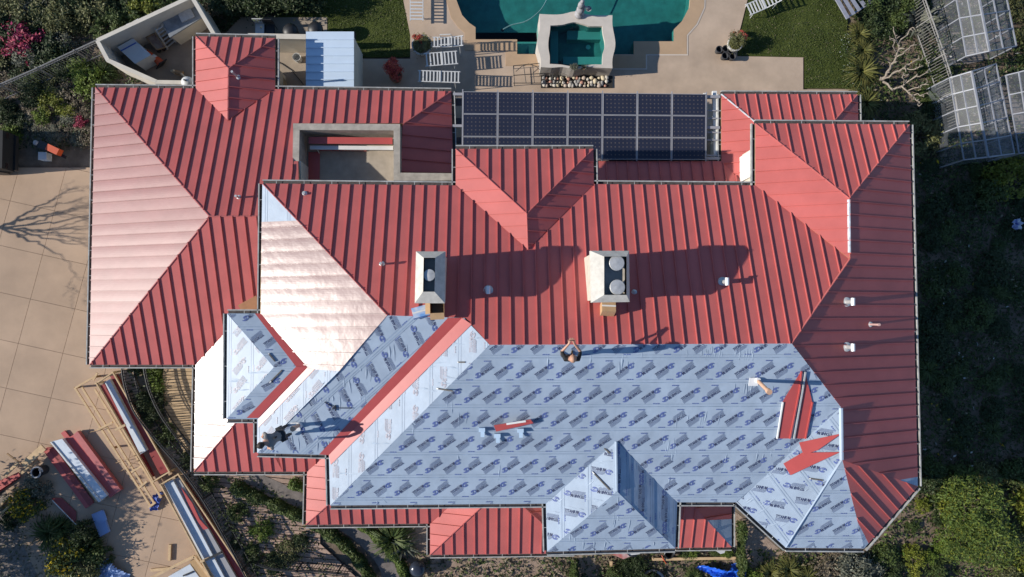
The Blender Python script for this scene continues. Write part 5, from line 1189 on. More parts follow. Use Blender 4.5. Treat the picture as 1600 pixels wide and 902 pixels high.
crate('long lumber crate with wide pale and grey stacks reaching the bottom edge', (251, 757), (279, 741), (402, 925), (352, 945), 0.6,
      [('pale_stack', [(256, 756), (270, 750), (352, 905), (332, 905)], 0.08, 0.5, FILM), ('grey_stack', [(271, 750), (279, 746), (382, 925), (353, 905)], 0.08, 0.42, GREYST), ('red_sheets', [(281, 749), (290, 757), (398, 925), (383, 925)], 0.08, 0.3, DKRED), ('red_sheet', [(283, 762), (300, 786), (312, 812), (325, 826), (318, 828), (302, 806)], 0.44, 0.46, REDTRIM)],
      [((320, 876), (346, 863), 0.66, BLACK), ((327, 872), (313, 878), 0.64, LUMBER)])
t = thing('timber_rack', 'empty ladder shaped lumber frame left of the long crates', 'lumber rack', P(180, 700, 0))
for a, b, z in (((117, 606), (236, 792), 0.35), ((127, 604), (242, 788), 0.35), ((148, 608), (252, 778), 0.4), ((118, 606), (149, 588), 0.42), ((146, 594), (152, 583), 0.45), ((152, 672), (176, 660), 0.4), ((205, 738), (222, 728), 0.38), ((217, 763), (230, 752), 0.38), ((232, 793), (243, 785), 0.42)):
    mb = MB(); mb.beam(P(*a, z), P(*b, z), 0.075, 0.05); mb.build('frame_rail', LUMBER, t)
for a in ((118, 606), (149, 589), (236, 791), (250, 776), (178, 700)): q = P(*a, 0.3); mb = MB(); mb.beam((q.x, q.y, 0), (q.x, q.y, 0.36), 0.08, 0.06); mb.build('block', DKLUM, t)
for k_, (a, b) in enumerate((((139, 676), (176, 664)), ((180, 724), (222, 706)), ((186, 738), (220, 716)))):
    mb = MB(); mb.tube([P(*a, 0.02), P((a[0]+b[0])/2, (a[1]+b[1])/2+1, 0.47), P(*b, 0.45)], 0.012, 5); mb.build('strap', DKLUM, t)
t = thing('lumber_crate', 'small lumber box with pale sheets at the bottom edge', 'crate', P(280, 895, 0))
for a, b in (((232, 905), (304, 869)), ((304, 869), (338, 915)), ((318, 877), (346, 925))): mb = MB(); mb.beam(P(*a, 0.5), P(*b, 0.5), 0.09, 0.12); mb.build('frame_rail', LUMBER, t)
slab('side_board', [(296, 878), (306, 871), (338, 912), (326, 918)], 0.1, 0.47, mat('plywood', (0.42, 0.27, 0.13), rough=0.8, var=0.12), t); slab('pale_stack', [(262, 902), (297, 882), (318, 912), (290, 930)], 0.1, 0.4, FILM, t)
mb = MB(); mb.beam(P(286, 900, 0.44), P(302, 893, 0.44), 0.05, 0.05); mb.build('strap', BLACK, t)
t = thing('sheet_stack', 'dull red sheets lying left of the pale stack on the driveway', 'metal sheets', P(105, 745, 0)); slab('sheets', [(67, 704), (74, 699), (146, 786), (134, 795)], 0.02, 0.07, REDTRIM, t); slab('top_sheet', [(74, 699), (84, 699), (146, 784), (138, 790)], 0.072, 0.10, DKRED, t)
t = thing('sheet_stack', 'pale blue wrapped stack of long metal sheets on the driveway', 'metal sheets', P(122, 735, 0)); slab('stack', [(78, 691), (97, 686), (167, 774), (155, 784)], 0.05, 0.32, FILM, t); slab('wrap_lip', [(78, 691), (80, 690.5), (158, 783), (154, 785)], 0.05, 0.36, WHITEM, t); slab('skid', [(84, 696), (96, 690), (163, 776), (150, 784)], 0.0, 0.048, LUMBER, t)
t = thing('sheet_stack', 'brighter red folded sheets right of the pale stack', 'metal sheets', P(145, 725, 0)); slab('sheets', [(102, 687), (114, 680), (181, 771), (172, 778)], 0.03, 0.16, REDTRIM, t); slab('folded_edge', [(114, 680), (121, 674), (189, 766), (181, 771)], 0.03, 0.24, MATS['red_ridge_cap'], t); slab('tongue', [(95, 677), (101, 673), (109, 683), (103, 688)], 0.02, 0.08, REDTRIM, t)
t = thing('folded_sheet', 'folded blue sheet lying in the bush shadow on the driveway', 'sheet', P(160, 818, 0)); slab('lower_fold', [(145, 803), (162, 796), (173, 830), (158, 838)], 0.0, 0.10, mat('blue_film', (0.27, 0.37, 0.60), rough=0.5, var=0.06), t, 0.0); slab('upper_fold', [(147, 804), (163, 798), (168, 812), (152, 818)], 0.102, 0.14, MATS['blue_film'], t, 0.1)
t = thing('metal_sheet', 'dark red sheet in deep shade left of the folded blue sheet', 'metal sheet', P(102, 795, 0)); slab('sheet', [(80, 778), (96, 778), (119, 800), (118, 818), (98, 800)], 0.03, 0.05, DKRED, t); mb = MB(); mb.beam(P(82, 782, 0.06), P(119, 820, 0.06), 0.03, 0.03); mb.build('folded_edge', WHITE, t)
def stick(label, a, b, z, w=0.09, h=0.05, m=None, cat='board'):
    A, B = P(*a, z), P(*b, z); t = thing('lumber_offcut', label, cat, ((A.x+B.x)/2, (A.y+B.y)/2, max(0, z-h/2))); mb = MB(); mb.beam(A, B, w, h); mb.build('board', m or LUMBER, t)
    mb = MB(); d = (B-A)*0.012; mb.beam(B-d*0.2, B+d, w*0.98, h*0.98); mb.build('end_grain', DKLUM, t)
stick('wide pale plank slanting at the left edge by the bushes', (36, 728), (68, 699), 0.35, 0.28, 0.04); stick('pale stud crossing under the wide plank', (8, 743), (30, 722), 0.25, 0.12); stick('dark stud sticking up across the wide plank', (11, 709), (33, 725), 0.5, 0.05, 0.05, DKLUM); stick('brown topped stud beside the black bucket', (33, 740), (60, 720), 0.2, 0.1)
stick('upright looking stud on the open driveway', (266, 851), (265, 876), 0.05, 0.1, 0.09); stick('short stud lying flat near the bottom crate', (236, 891), (265, 888), 0.05, 0.11, 0.08)
stick('long pale plank lying along the south flower bed', (1019, 874), (1149, 872), 0.06, 0.11, 0.05); stick('short upright plank by the south path', (955, 877), (954, 905), 0.05, 0.1, 0.05)
t = thing('lumber_tray', 'open wooden tray of scraps among the bushes at lower left', 'tray', P(10, 785, 0)); 
for a, b in (((-6, 800), (20, 770)), ((20, 770), (25, 782)), ((25, 782), (2, 803)), ((-6, 788), (-4, 806))): mb = MB(); mb.beam(P(*a, 0.3), P(*b, 0.3), 0.06, 0.2); mb.build('tray_side', LUMBER, t)
slab('scraps', [(-4, 796), (18, 774), (23, 783), (2, 800)], 0.05, 0.2, mat('mixed_scraps', (0.2, 0.16, 0.1), rough=0.9, col2=(0.5, 0.42, 0.3), scale=9), t)
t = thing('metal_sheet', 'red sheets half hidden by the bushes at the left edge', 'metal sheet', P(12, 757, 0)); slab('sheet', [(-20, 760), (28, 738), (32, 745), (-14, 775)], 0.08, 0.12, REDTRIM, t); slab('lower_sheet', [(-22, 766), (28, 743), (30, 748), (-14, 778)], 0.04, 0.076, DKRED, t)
q = P(60, 737, 0.4); t = thing('bucket', 'black bucket with hose beside the bushes on the driveway', 'bucket', (q.x, q.y, 0)); mb = MB(); mb.lathe((0, 0, 0), [(0.18, 0), (0.24, 0.45), (0.21, 0.45), (0.17, 0.1), (0.02, 0.1)], 18); mb.build('pail', BLACK, t, local=True); mb = MB(); mb.tube([(0.2*math.cos(a), 0.2*math.sin(a), 0.46+0.02*a) for a in np.linspace(0, 7, 18)], 0.03, 6); mb.build('coiled_hose', GREYST, t, local=True)
# soft crumpled cloths
def crumple(name, label, cat, pts, z, hgt, m, seed=1, n=14):
    poly = pxy(pts); x0, x1 = min(p[0] for p in poly), max(p[0] for p in poly); y0, y1 = min(p[1] for p in poly), max(p[1] for p in poly); r = random.Random(seed); ph = [r.uniform(0, 6) for _ in range(6)]
    mb = MB(); idx = {}
    for i in range(n+1):
        for j in range(n+1):
            x, y = x0+(x1-x0)*i/n, y0+(y1-y0)*j/n; w = (x-x0)*9/max(.3, x1-x0); v = (y-y0)*9/max(.3, y1-y0)
            h = z+hgt*(0.45+0.25*math.sin(w+ph[0]+0.8*math.sin(v+ph[1]))+0.2*math.sin(1.7*v+ph[2]+w*.6)+r.uniform(-.08, .08)); mb.v.append((x+r.uniform(-.02, .02), y+r.uniform(-.02, .02), max(z+0.01, h)))
    for i in range(n):
        for j in range(n):
            if inside(poly, x0+(x1-x0)*(i+.5)/n, y0+(y1-y0)*(j+.5)/n): a = i*(n+1)+j; mb.f.append((a, a+n+1, a+n+2, a+1)); mb.m.append(0)
    o = mb.build(name, m, smooth=False); c = sum((Vector(v.co) for v in o.data.vertices), Vector())/len(o.data.vertices)
    tag(o, label, cat); return o
crumple('cloth', 'crumpled dark blue cloth at the end of the lumber frame', 'cloth', [(236, 790), (240, 775), (252, 766), (259, 768), (253, 781), (247, 797), (237, 797)], 0.0, 0.25, BLUE, 3)
crumple('tarpaulin', 'crumpled bright blue tarpaulin at the bottom edge of the south bed', 'tarpaulin', [(1086, 886), (1098, 880), (1125, 886), (1132, 889), (1150, 879), (1163, 884), (1162, 915), (1120, 915), (1108, 896)], 0.0, 0.4, TARP, 5, 26)
crumple('plastic_bag', 'white and blue plastic bag lying in the dark shrubbery on the right', 'bag', [(1573, 347), (1583, 343), (1590, 352), (1586, 360), (1574, 360)], 0.15, 0.3, mat('white_blue_bag', (0.7, 0.72, 0.75), rough=0.5, col2=(0.15, 0.2, 0.5), scale=7, detail=1), 8)
crumple('plastic_bag', 'grey blue sheeting heaped below the yellow flowered bush', 'sheeting', [(150, 888), (170, 872), (186, 884), (206, 900), (208, 915), (150, 915)], 0.02, 0.3, MATS['blue_film'], 9)
# things in the south bed
q = P(652, 892, 0.45); t = thing('barrel', 'dark ball shaped pot with hose in the south bed', 'pot', (q.x, q.y, -0.1)); mb = MB(); mb.lathe((0, 0, 0), [(0.15, 0), (0.3, 0.15), (0.34, 0.35), (0.28, 0.52), (0.12, 0.58), (0.02, 0.585)], 20); mb.build('body', mat('dark_glazed_pot', (0.03, 0.035, 0.05), rough=0.2), t, smooth=True, local=True); mb = MB(); mb.tube([(0.2, 0.1, 0.5), (0.4, 0.15, 0.3), (0.7, 0.08, 0.03), (1.1, 0.12, 0.03)], 0.015, 6); mb.build('hose', BLACK, t, local=True)
t = thing('wheelbarrow', 'red and white wheelbarrow tucked under the south bay gutter', 'wheelbarrow', P(972, 866, 0)); slab('tray', [(952, 860), (975, 861), (984, 870), (974, 874), (960, 868)], 0.35, 0.6, mat('red_tray', (0.42, 0.07, 0.05), rough=0.5, col2=(0.55, 0.5, 0.48), scale=2.5, detail=1), t); slab('front_lip', [(974, 860), (998, 862), (1000, 866), (984, 868)], 0.45, 0.55, WHITEM, t)
q = P(988, 866, 0.2); mb = MB(); mb.tube([(q.x, q.y-0.04, 0.2), (q.x, q.y+0.04, 0.2)], 0.2, 16); mb.build('wheel', BLACK, t)
for s in (0, 1): mb = MB(); mb.tube([P(984, 866+s*4, 0.3), P(955, 862+s*5, 0.5), P(942, 862+s*6, 0.6)], 0.02, 6); mb.build('handle', LUMBER, t)
q = P(1046, 866, 0.3); t = thing('bucket', 'dark bucket under the gutter at the right corner of the south bay', 'bucket', (q.x, q.y, -0.1)); mb = MB(); mb.lathe((0, 0, 0), [(0.16, 0), (0.2, 0.4), (0.17, 0.4), (0.13, 0.08), (0.02, 0.08)], 18); mb.build('pail', BLACK, t, local=True); mb = MB(); mb.tube([(0.2*math.cos(a), 0.2*math.sin(a), 0.4+0.05*math.sin(a)) for a in np.linspace(0, math.pi, 8)], 0.008, 5); mb.build('handle', GALV, t, local=True)
t = thing('bicycle_tyre', 'pale tyre half in view at the bottom edge of the south bed', 'tyre', P(1020, 912, 0)); q = P(1020, 912, 0.05); mb = MB(); mb.tube([(q.x+0.5*math.cos(a), q.y+0.5*math.sin(a), 0.0) for a in np.linspace(0, 2*math.pi, 30)], 0.06, 8); mb.build('tyre', GREYST, t)
mb = MB(); mb.tube([P(1034, 868, 0.1), P(1038, 876, 0.18), P(1035, 872, 0.16), P(1041, 881, 0.02)], 0.02, 6); o = mb.build('cable', ORANGE); tag(o, 'short orange cable across the long plank', 'cable')
slab('downpipe_shoe', [(1118, 856), (1135, 856), (1132, 864), (1126, 866), (1120, 862)], 0.5, 0.62, WHITEM, house)
# things at the left edge of the driveway
q = P(76, 232, 0.5); t = thing('leaf_blower', 'orange and black garden machine with grey engine beside the planting', 'machine', (q.x, q.y, 0)); R1_ = -0.45
mb = MB(); mb.box((0.18, -0.05, 0.42), (0.5, 0.26, 0.3), rz=R1_); mb.build('orange_housing', ORANGE, t, local=True); mb = MB(); mb.box((-0.2, 0.1, 0.36), (0.45, 0.3, 0.36), rz=R1_); mb.box((0.1, -0.1, 0.2), (0.9, 0.12, 0.08), rz=R1_); mb.build('engine', BLACK, t, local=True)
mb = MB(); mb.lathe((-0.5, 0.22, 0.1), [(0.1, 0), (0.1, 0.45), (0.05, 0.48)], 14); mb.build('tank', GREYST, t, local=True)
for s in (-1, 1): mb = MB(); mb.tube([(-0.35+s*0.1, -0.12+s*0.2, 0.12), (-0.30+s*0.1, -0.10+s*0.2, 0.12)], 0.12, 12); mb.build('wheel', BLACK, t, local=True)
q = P(70, 245, 0.2); t = thing('cooler', 'pale blue cool box standing on the shaded strip of driveway', 'cooler', (q.x, q.y, 0)); mb = MB(); mb.box((0, 0, 0.15), (0.32, 0.30, 0.3)); mb.build('body', FILM, t, local=True); mb = MB(); mb.box((0, 0, 0.325), (0.34, 0.32, 0.05)); mb.build('lid', WHITEM, t, local=True)
def truck():
    """end of a parked work truck at the left edge; it throws the long shadow along the drive"""
    a = P(14, 242, 0.9); t = thing('work_truck', 'dark parked truck end cut by the left edge of the picture', 'truck', (a.x, a.y, 0)); PA = mat('dark_truck_paint', (0.02, 0.021, 0.023), rough=0.65, spec=0.2)
    x1 = a.x-0.05
    mb = MB(); mb.box((x1-2.3, a.y+0.15, 0.85), (4.6, 1.5, 0.7)); mb.build('body', PA, t); mb = MB(); mb.prism([(x1-3.6, a.y-0.55), (x1-1.4, a.y-0.55), (x1-1.6, a.y+0.85), (x1-3.4, a.y+0.85)], 1.2, 1.75); mb.build('cab', PA, t)
    mb = MB(); mb.box((x1+0.04, a.y+0.15, 0.5), (0.1, 1.4, 0.18)); mb.build('bumper', BLACK, t)
    for s in (-1, 1):
        for xx in (x1-0.7, x1-3.8): mb = MB(); mb.tube([(xx, a.y+0.15+s*0.62, 0.36), (xx, a.y+0.15+s*0.80, 0.36)], 0.36, 18); mb.build('wheel', BLACK, t)
    for s in (-1, 1): mb = MB(); mb.box((x1+0.005, a.y+0.15+s*0.6, 0.95), (0.02, 0.2, 0.14)); mb.build('lamp', mat('red_lamp' if s < 0 else 'red_lamp_b', (0.03, 0.02, 0.02), rough=0.2), t)
truck()
# greenhouses
PANE = mat('clear_greenhouse_sheet', (0.27, 0.29, 0.33), rough=0.4, var=0.3, scale=1.2, alpha=0.17)
FR = mat('white_greenhouse_frame', (0.26, 0.27, 0.30), rough=0.5, var=0.15)
def greenhouse(label, a, b, c, d, z_e, ridge, z_r, nb):
    """a,b: west eave north/south ends; c,d: east eave south/north ends; ridge: (north, south) points"""
    t = thing('greenhouse', label, 'greenhouse', P(*cen((a, b, c, d)), 0)); A, B, C, D = (P(*p, z_e) for p in (a, b, c, d)); R0, R1 = P(*ridge[0], z_r), P(*ridge[1], z_r)
    def bar(p, q, w=0.045): mb = MB(); mb.beam(p, q, w, w); mb.build('frame_bar', FR, t)
    def pane(*q): mb = MB(); mb.add([tuple(v) for v in q], [tuple(range(len(q)))]); mb.build('pane', PANE, t)
    for i in range(nb+1):
        u = i/nb; w, r, e = A.lerp(B, u), R0.lerp(R1, u), D.lerp(C, u); bar(w, r); bar(r, e); bar((w.x, w.y, 0), w); bar((e.x, e.y, 0), e)
        if i < nb:
            v = (i+1)/nb; w2, r2, e2 = A.lerp(B, v), R0.lerp(R1, v), D.lerp(C, v)
            for k in range(2):
                f0, f1 = k/2, (k+1)/2; pane(w.lerp(r, f0), w2.lerp(r2, f0), w2.lerp(r2, f1), w.lerp(r, f1)); pane(r.lerp(e, f0), r2.lerp(e2, f0), r2.lerp(e2, f1), r.lerp(e, f1))
            pane((w.x, w.y, 0.02), (w2.x, w2.y, 0.02), w2, w); pane((e.x, e.y, 0.02), (e2.x, e2.y, 0.02), e2, e)
    for p, q in ((A, B), (D, C), (A.lerp(R0, .5), B.lerp(R1, .5)), (D.lerp(R0, .5), C.lerp(R1, .5))): bar(p, q)
    bar(R0, R1, 0.07)
    for w, r, e in ((A, R0, D), (B, R1, C)): pane((w.x, w.y, 0.02), (e.x, e.y, 0.02), e, r, w); bar(w, e)
    mb = MB(); mb.sheet([(p.x, p.y) for p in (A, B, C, D)], -0.03); mb.build('floor', ROUGH, t)
greenhouse('clear panelled greenhouse nearer the top right corner', (1484, -60), (1510, 88), (1588, 72), (1560, -66), 1.5, ((1518, -62), (1546, 80)), 2.1, 5)
greenhouse('clear panelled greenhouse lower down beside the dark shrubs', (1484, 122), (1506, 250), (1585, 240), (1556, 100), 1.5, ((1518, 112), (1544, 246)), 2.1, 5)
greenhouse('grey greenhouse end cut by the right edge', (1572, 118), (1592, 240), (1680, 230), (1650, 100), 1.4, ((1612, 108), (1632, 236)), 1.9, 4)
# ------------------------------------------------------------------ planting
nr = np.random.default_rng(11)
def leafmat(name, c, c2=None, k=0.35, tr=0.22):
    return mat(name, c, rough=0.6, col2=c2 or tuple(x*1.5 for x in c), scale=2.5, island=k, spec=0.3, transl=tr)
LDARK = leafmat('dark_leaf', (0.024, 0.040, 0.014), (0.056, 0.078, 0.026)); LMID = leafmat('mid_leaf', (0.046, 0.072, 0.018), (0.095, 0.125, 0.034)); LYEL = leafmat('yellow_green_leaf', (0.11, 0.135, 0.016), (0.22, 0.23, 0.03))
LOLIVE = leafmat('olive_leaf', (0.085, 0.092, 0.034), (0.19, 0.19, 0.075)); LDRY = leafmat('dry_leaf', (0.13, 0.105, 0.07), (0.27, 0.22, 0.15)); LPINK = leafmat('magenta_bract', (0.26, 0.02, 0.055), (0.42, 0.06, 0.12)); LRED = leafmat('red_bract', (0.45, 0.06, 0.045), (0.65, 0.16, 0.11))
LGREY = leafmat('grey_green_leaf', (0.10, 0.11, 0.08), (0.2, 0.2, 0.15)); FYEL = leafmat('yellow_petal', (0.42, 0.30, 0.01), (0.6, 0.42, 0.02), 0.15); FWHI = leafmat('white_petal', (0.55, 0.55, 0.52), (0.7, 0.7, 0.66), 0.1); LGRASS = leafmat('strap_leaf', (0.085, 0.092, 0.022), (0.18, 0.17, 0.05)); LLIME = leafmat('lime_leaf', (0.085, 0.135, 0.018), (0.16, 0.215, 0.035))
LLIME2 = leafmat('hedge_leaf', (0.075, 0.115, 0.022), (0.14, 0.19, 0.042)); BARK = mat('brown_bark', (0.10, 0.075, 0.055), rough=0.9, var=0.3, scale=12); PALEBARK = mat('pale_bare_wood', (0.25, 0.21, 0.17), rough=0.85, var=0.3, scale=10)
def leaf_arrays(cen_, size, up=0.6, asp=0.45):
    n = len(cen_); a = nr.normal(size=(n, 3)); nrm = nr.normal(size=(n, 3)); nrm[:, 2] = np.abs(nrm[:, 2])+up*2; nrm /= np.linalg.norm(nrm, axis=1)[:, None]
    a -= nrm*(a*nrm).sum(1)[:, None]; a /= np.linalg.norm(a, axis=1)[:, None]+1e-9; b = np.cross(nrm, a); s = size[:, None]
    v = np.stack([cen_-a*s, cen_+b*s*asp-a*s*0.1, cen_+a*s, cen_-b*s*asp-a*s*0.1], axis=1).reshape(-1, 3)
    return v
def fast_mesh(name, v, mats, mi=None, k=4):
    n = len(v)//k; me = bpy.data.meshes.new(name); me.vertices.add(len(v)); me.vertices.foreach_set('co', v.astype(np.float32).ravel()); me.loops.add(len(v)); me.loops.foreach_set('vertex_index', np.arange(len(v), dtype=np.int32)); me.polygons.add(n); me.polygons.foreach_set('loop_start', np.arange(0, len(v), k, dtype=np.int32))
    for m in mats: me.materials.append(m)
    if mi is not None: me.polygons.foreach_set('material_index', mi.astype(np.int32))
    me.update(calc_edges=True); return me
def bush_mesh(m, n=1500, leaf=0.085, clumps=30, flat=0.75, m2=None, f2=0.0, asp=0.45, up=0.6):
    th = nr.uniform(0, 2*np.pi, clumps); zz = nr.uniform(0.0, 1, clumps); rr = np.sqrt(1-zz**2*0.9)*nr.uniform(0.45, 0.95, clumps)
    cc = np.stack([rr*np.cos(th), rr*np.sin(th), (0.15+zz*0.75)*flat], 1); w = nr.integers(0, clumps, n); sp = nr.uniform(0.12, 0.30, clumps)[w][:, None]
    p = cc[w]+nr.normal(size=(n, 3))*sp*np.array([0.62, 0.62, 0.5]); p[:, 2] = np.abs(p[:, 2])+0.02
    v = leaf_arrays(p, leaf*nr.uniform(0.6, 1.3, n), up, asp)
    mi = np.zeros(n)
    if m2 is not None:
        top = (p[:, 2] > np.quantile(p[:, 2], 0.35)) & (nr.uniform(size=n) < f2); mi[top] = 1
    return fast_mesh('foliage', v, [m]+([m2] if m2 else []), mi)
def stem_mesh():
    mb = MB()
    for i in range(6):
        a = i*1.05; mb.tube([(0, 0, -0.05), (0.15*math.cos(a), 0.15*math.sin(a), 0.25), (0.5*math.cos(a+.2), 0.5*math.sin(a+.2), 0.5)], [0.05, 0.035, 0.012], 5)
    return mb.mesh('stems', BARK)
STEMS = stem_mesh()
def blades(m, n=170, L=1.0, w=0.035, droop=0.7, seg=3):
    """fountain of arching strap leaves, unit length"""
    V = []
    az = nr.uniform(0, 2*np.pi, n); el = nr.uniform(0.25, 1.35, n); ln = L*nr.uniform(0.65, 1.1, n)
    for i in range(n):
        d = np.array([math.cos(az[i]), math.sin(az[i])]); s = np.array([-d[1], d[0]]); prev = None; x = nr.uniform(0, 0.08); z = 0.0; e = el[i]
        for k in range(seg+1):
            ww = w*(1-0.85*k/seg); p = np.array([d[0]*x, d[1]*x, max(z, 0.02)]); l, r = p-np.append(s, 0)*ww, p+np.append(s, 0)*ww
            if prev is not None: V += [prev[0], prev[1], r, l]
            prev = (l, r); x += ln[i]/seg*math.cos(e); z += ln[i]/seg*math.sin(e); e -= droop
    return fast_mesh('blades', np.array(V), [m])
def vary(f, k=3): return [f() for _ in range(k)]
B = {'dark': vary(lambda: bush_mesh(LDARK, 1700), 4), 'mid': vary(lambda: bush_mesh(LMID), 4), 'yel': vary(lambda: bush_mesh(LYEL, 1300), 2), 'olive': vary(lambda: bush_mesh(LOLIVE, 1800, 0.07), 3), 'dry': vary(lambda: bush_mesh(LDRY, 900, 0.07, flat=0.5), 3),
     'pink': vary(lambda: bush_mesh(LDARK, 1700, 0.08, m2=LPINK, f2=0.9), 2), 'red': vary(lambda: bush_mesh(LRED, 900, 0.10, clumps=14, flat=1.2), 1), 'grey': vary(lambda: bush_mesh(LGREY, 1500, 0.07), 3), 'flower': vary(lambda: bush_mesh(LMID, 2000, 0.07, m2=FYEL, f2=0.26), 2), 'lime': vary(lambda: bush_mesh(LLIME, 1400), 2),
     'wflower': vary(lambda: bush_mesh(LMID, 1400, 0.07, m2=FWHI, f2=0.03), 2), 'strap': vary(lambda: blades(LGRASS, 200), 3), 'strapdark': vary(lambda: blades(LMID, 190), 2), 'agave': vary(lambda: blades(LGREY, 46, 1.0, 0.10, 0.35), 2), 'fine': vary(lambda: bush_mesh(LLIME2, 5200, 0.045, clumps=60, asp=0.3, m2=LYEL, f2=0.2), 2), 'big': vary(lambda: bush_mesh(LDARK, 5200, 0.05, clumps=60, flat=0.9), 2)}
SHRUBS = 0
def shrub(px, py, r, kind, label, group=None, h=1.0, z=-0.08, name='shrub'):
    global SHRUBS
    q = P(px, py, z+0.35*r*h); t = thing(name, label, 'plant' if name != 'shrub' else 'shrub', (q.x, q.y, z), group, rz=rnd.uniform(0, 6.28)); t.scale = (r, r, r*h)
    me = B[kind][SHRUBS % len(B[kind])]; SHRUBS += 1; o = put('foliage', me, t, local=True)
    if kind not in ('strap', 'strapdark', 'agave'): put('stems', STEMS, t, local=True)
    return t
def fill(poly, n, kinds, rr, label, group, seed, h=1.0, mind=0.6, avoid=(), marks=()):
    r = random.Random(seed); placed = []; x0, x1 = min(p[0] for p in poly), max(p[0] for p in poly); y0, y1 = min(p[1] for p in poly), max(p[1] for p in poly); tries = 0
    while len(placed) < n and tries < 4000:
        tries += 1; x, y = r.uniform(x0, x1), r.uniform(y0, y1)
        if not inside(poly, x, y) or any(inside(a, x, y) for a in avoid): continue
        rad = r.uniform(*rr)
        if any(math.hypot(x-a, y-b) < mind*37*(rad+c)*0.5 for a, b, c in placed): continue
        placed.append((x, y, rad)); k = r.choice(kinds); lab = label[k] if isinstance(label, dict) else label
        if marks: lab += ' nearest '+min(marks, key=lambda m_: math.hypot(m_[0]-x, m_[1]-y))[2]
        shrub(x, y, rad, k, lab, group, h=h*r.uniform(0.75, 1.25))
def scatter(name, poly, n, leaf, mats, frac, z, hgt, label, cat, ns=0.8, up=0.6, asp=0.45):
    """countless ground leaves, one object"""
    P2 = pxy(poly); x0, x1 = min(p[0] for p in P2), max(p[0] for p in P2); y0, y1 = min(p[1] for p in P2), max(p[1] for p in P2)
    X = nr.uniform(x0, x1, n*2); Y = nr.uniform(y0, y1, n*2); keep = np.zeros(n*2, bool); m = len(P2)
    for i in range(m):
        ax, ay = P2[i]; bx, by = P2[(i+1) % m]
        if ay != by: keep ^= ((ay > Y) != (by > Y)) & (X < (bx-ax)*(Y-ay)/(by-ay)+ax)
    X, Y = X[keep][:n], Y[keep][:n]; f = np.sin(X*2.1*ns+1.3*np.sin(Y*1.7*ns))+np.sin(Y*2.6*ns+1.1*np.sin(X*2.3*ns+2))+0.6*np.sin(X*5.3*ns+Y*4.1*ns); f = (f+2.6)/5.2
    k = nr.uniform(size=len(X)) < (0.25+0.75*f); X, Y, f = X[k], Y[k], f[k]
    c = np.stack([X, Y, z+0.02+hgt*f*nr.uniform(0.3, 1.0, len(X))], 1); v = leaf_arrays(c, leaf*nr.uniform(0.6, 1.4, len(X)), up, asp)
    u = nr.uniform(size=len(X)); mi = np.zeros(len(X)); acc = 0
    for j, fr in enumerate(frac): mi[(u >= acc) & (u < acc+fr)] = j+1; acc += fr
    o = put(name, fast_mesh(name, v, mats, mi)); tag(o, label, cat, kind='stuff'); return o
def hedge(label, pts, w, h, m, n=3500, leaf=0.06, z=-0.05):
    W = [P(x, y, z) for x, y in curve_pts(pts, 4)]; seg = [(a, b, (b-a).length) for a, b in zip(W[:-1], W[1:])]; L = sum(s[2] for s in seg); pr = np.array([s[2] for s in seg])/L; ii = nr.choice(len(seg), n, p=pr); u = nr.uniform(size=n)
    A = np.array([tuple(s[0]) for s in seg])[ii]; Bq = np.array([tuple(s[1]) for s in seg])[ii]; c = A+(Bq-A)*u[:, None]; d = Bq-A; d /= np.linalg.norm(d, axis=1)[:, None]+1e-9; s = np.stack([-d[:, 1], d[:, 0], 0*d[:, 0]], 1)
    al = nr.uniform(-1, 1, n); bump = 0.75+0.25*np.sin(c[:, 0]*6)*np.sin(c[:, 1]*5); c = c+s*(al*w/2*bump)[:, None]; c[:, 2] = z+h*np.sqrt(np.clip(1-al**2, 0.05, 1))*bump*nr.uniform(0.4, 1.05, n)
    t = thing('hedge', label, 'hedge', W[0]); o = put('foliage', fast_mesh('foliage', leaf_arrays(c, leaf*nr.uniform(.6, 1.3, n)), [m]), t)
    mb = MB()
    for a, b, l in seg[::3]: mb.tube([a, a+Vector((0, 0, h*0.7))], 0.02, 5)
    mb.build('stems', BARK, t)['kind'] = 'stuff'
def limb_tree(root, spec, m, label, name='bare_tree', twigs=True, seed=3, thin=0.5):
    """spec: list of polylines [(x,y,z,r)...] in world space"""
    t = thing(name, label, 'tree', root); r = random.Random(seed); first = True
    for line in spec:
        mb = MB(); fine = []
        for i in range(len(line)-1):
            a, b = line[i], line[i+1]
            for k in range(3):
                u = k/3; j = 0.0 if (i == 0 and k == 0) else 0.06; fine.append((a[0]+(b[0]-a[0])*u+r.uniform(-j, j), a[1]+(b[1]-a[1])*u+r.uniform(-j, j), a[2]+(b[2]-a[2])*u+r.uniform(-j, j), a[3]+(b[3]-a[3])*u))
        fine.append(line[-1]); mb.tube([f[:3] for f in fine], [f[3]*thin*r.uniform(0.9, 1.15) for f in fine], 7); mb.build('trunk' if first else 'limb', m, t, smooth=True); first = False
        if twigs:
            mb = MB()
            for f in fine[3:]:
                for _ in range(1):
                    d = Vector((r.uniform(-1, 1), r.uniform(-1, 1), r.uniform(0.0, 1))).normalized()*r.uniform(0.08, 0.22); p = Vector(f[:3]); mb.tube([p, p+d*0.5+Vector((0, 0, .03)), p+d], [f[3]*0.6, f[3]*0.4, 0.012], 5)
            if mb.f: mb.build('twigs', m, t)['kind'] = 'stuff'
    return t

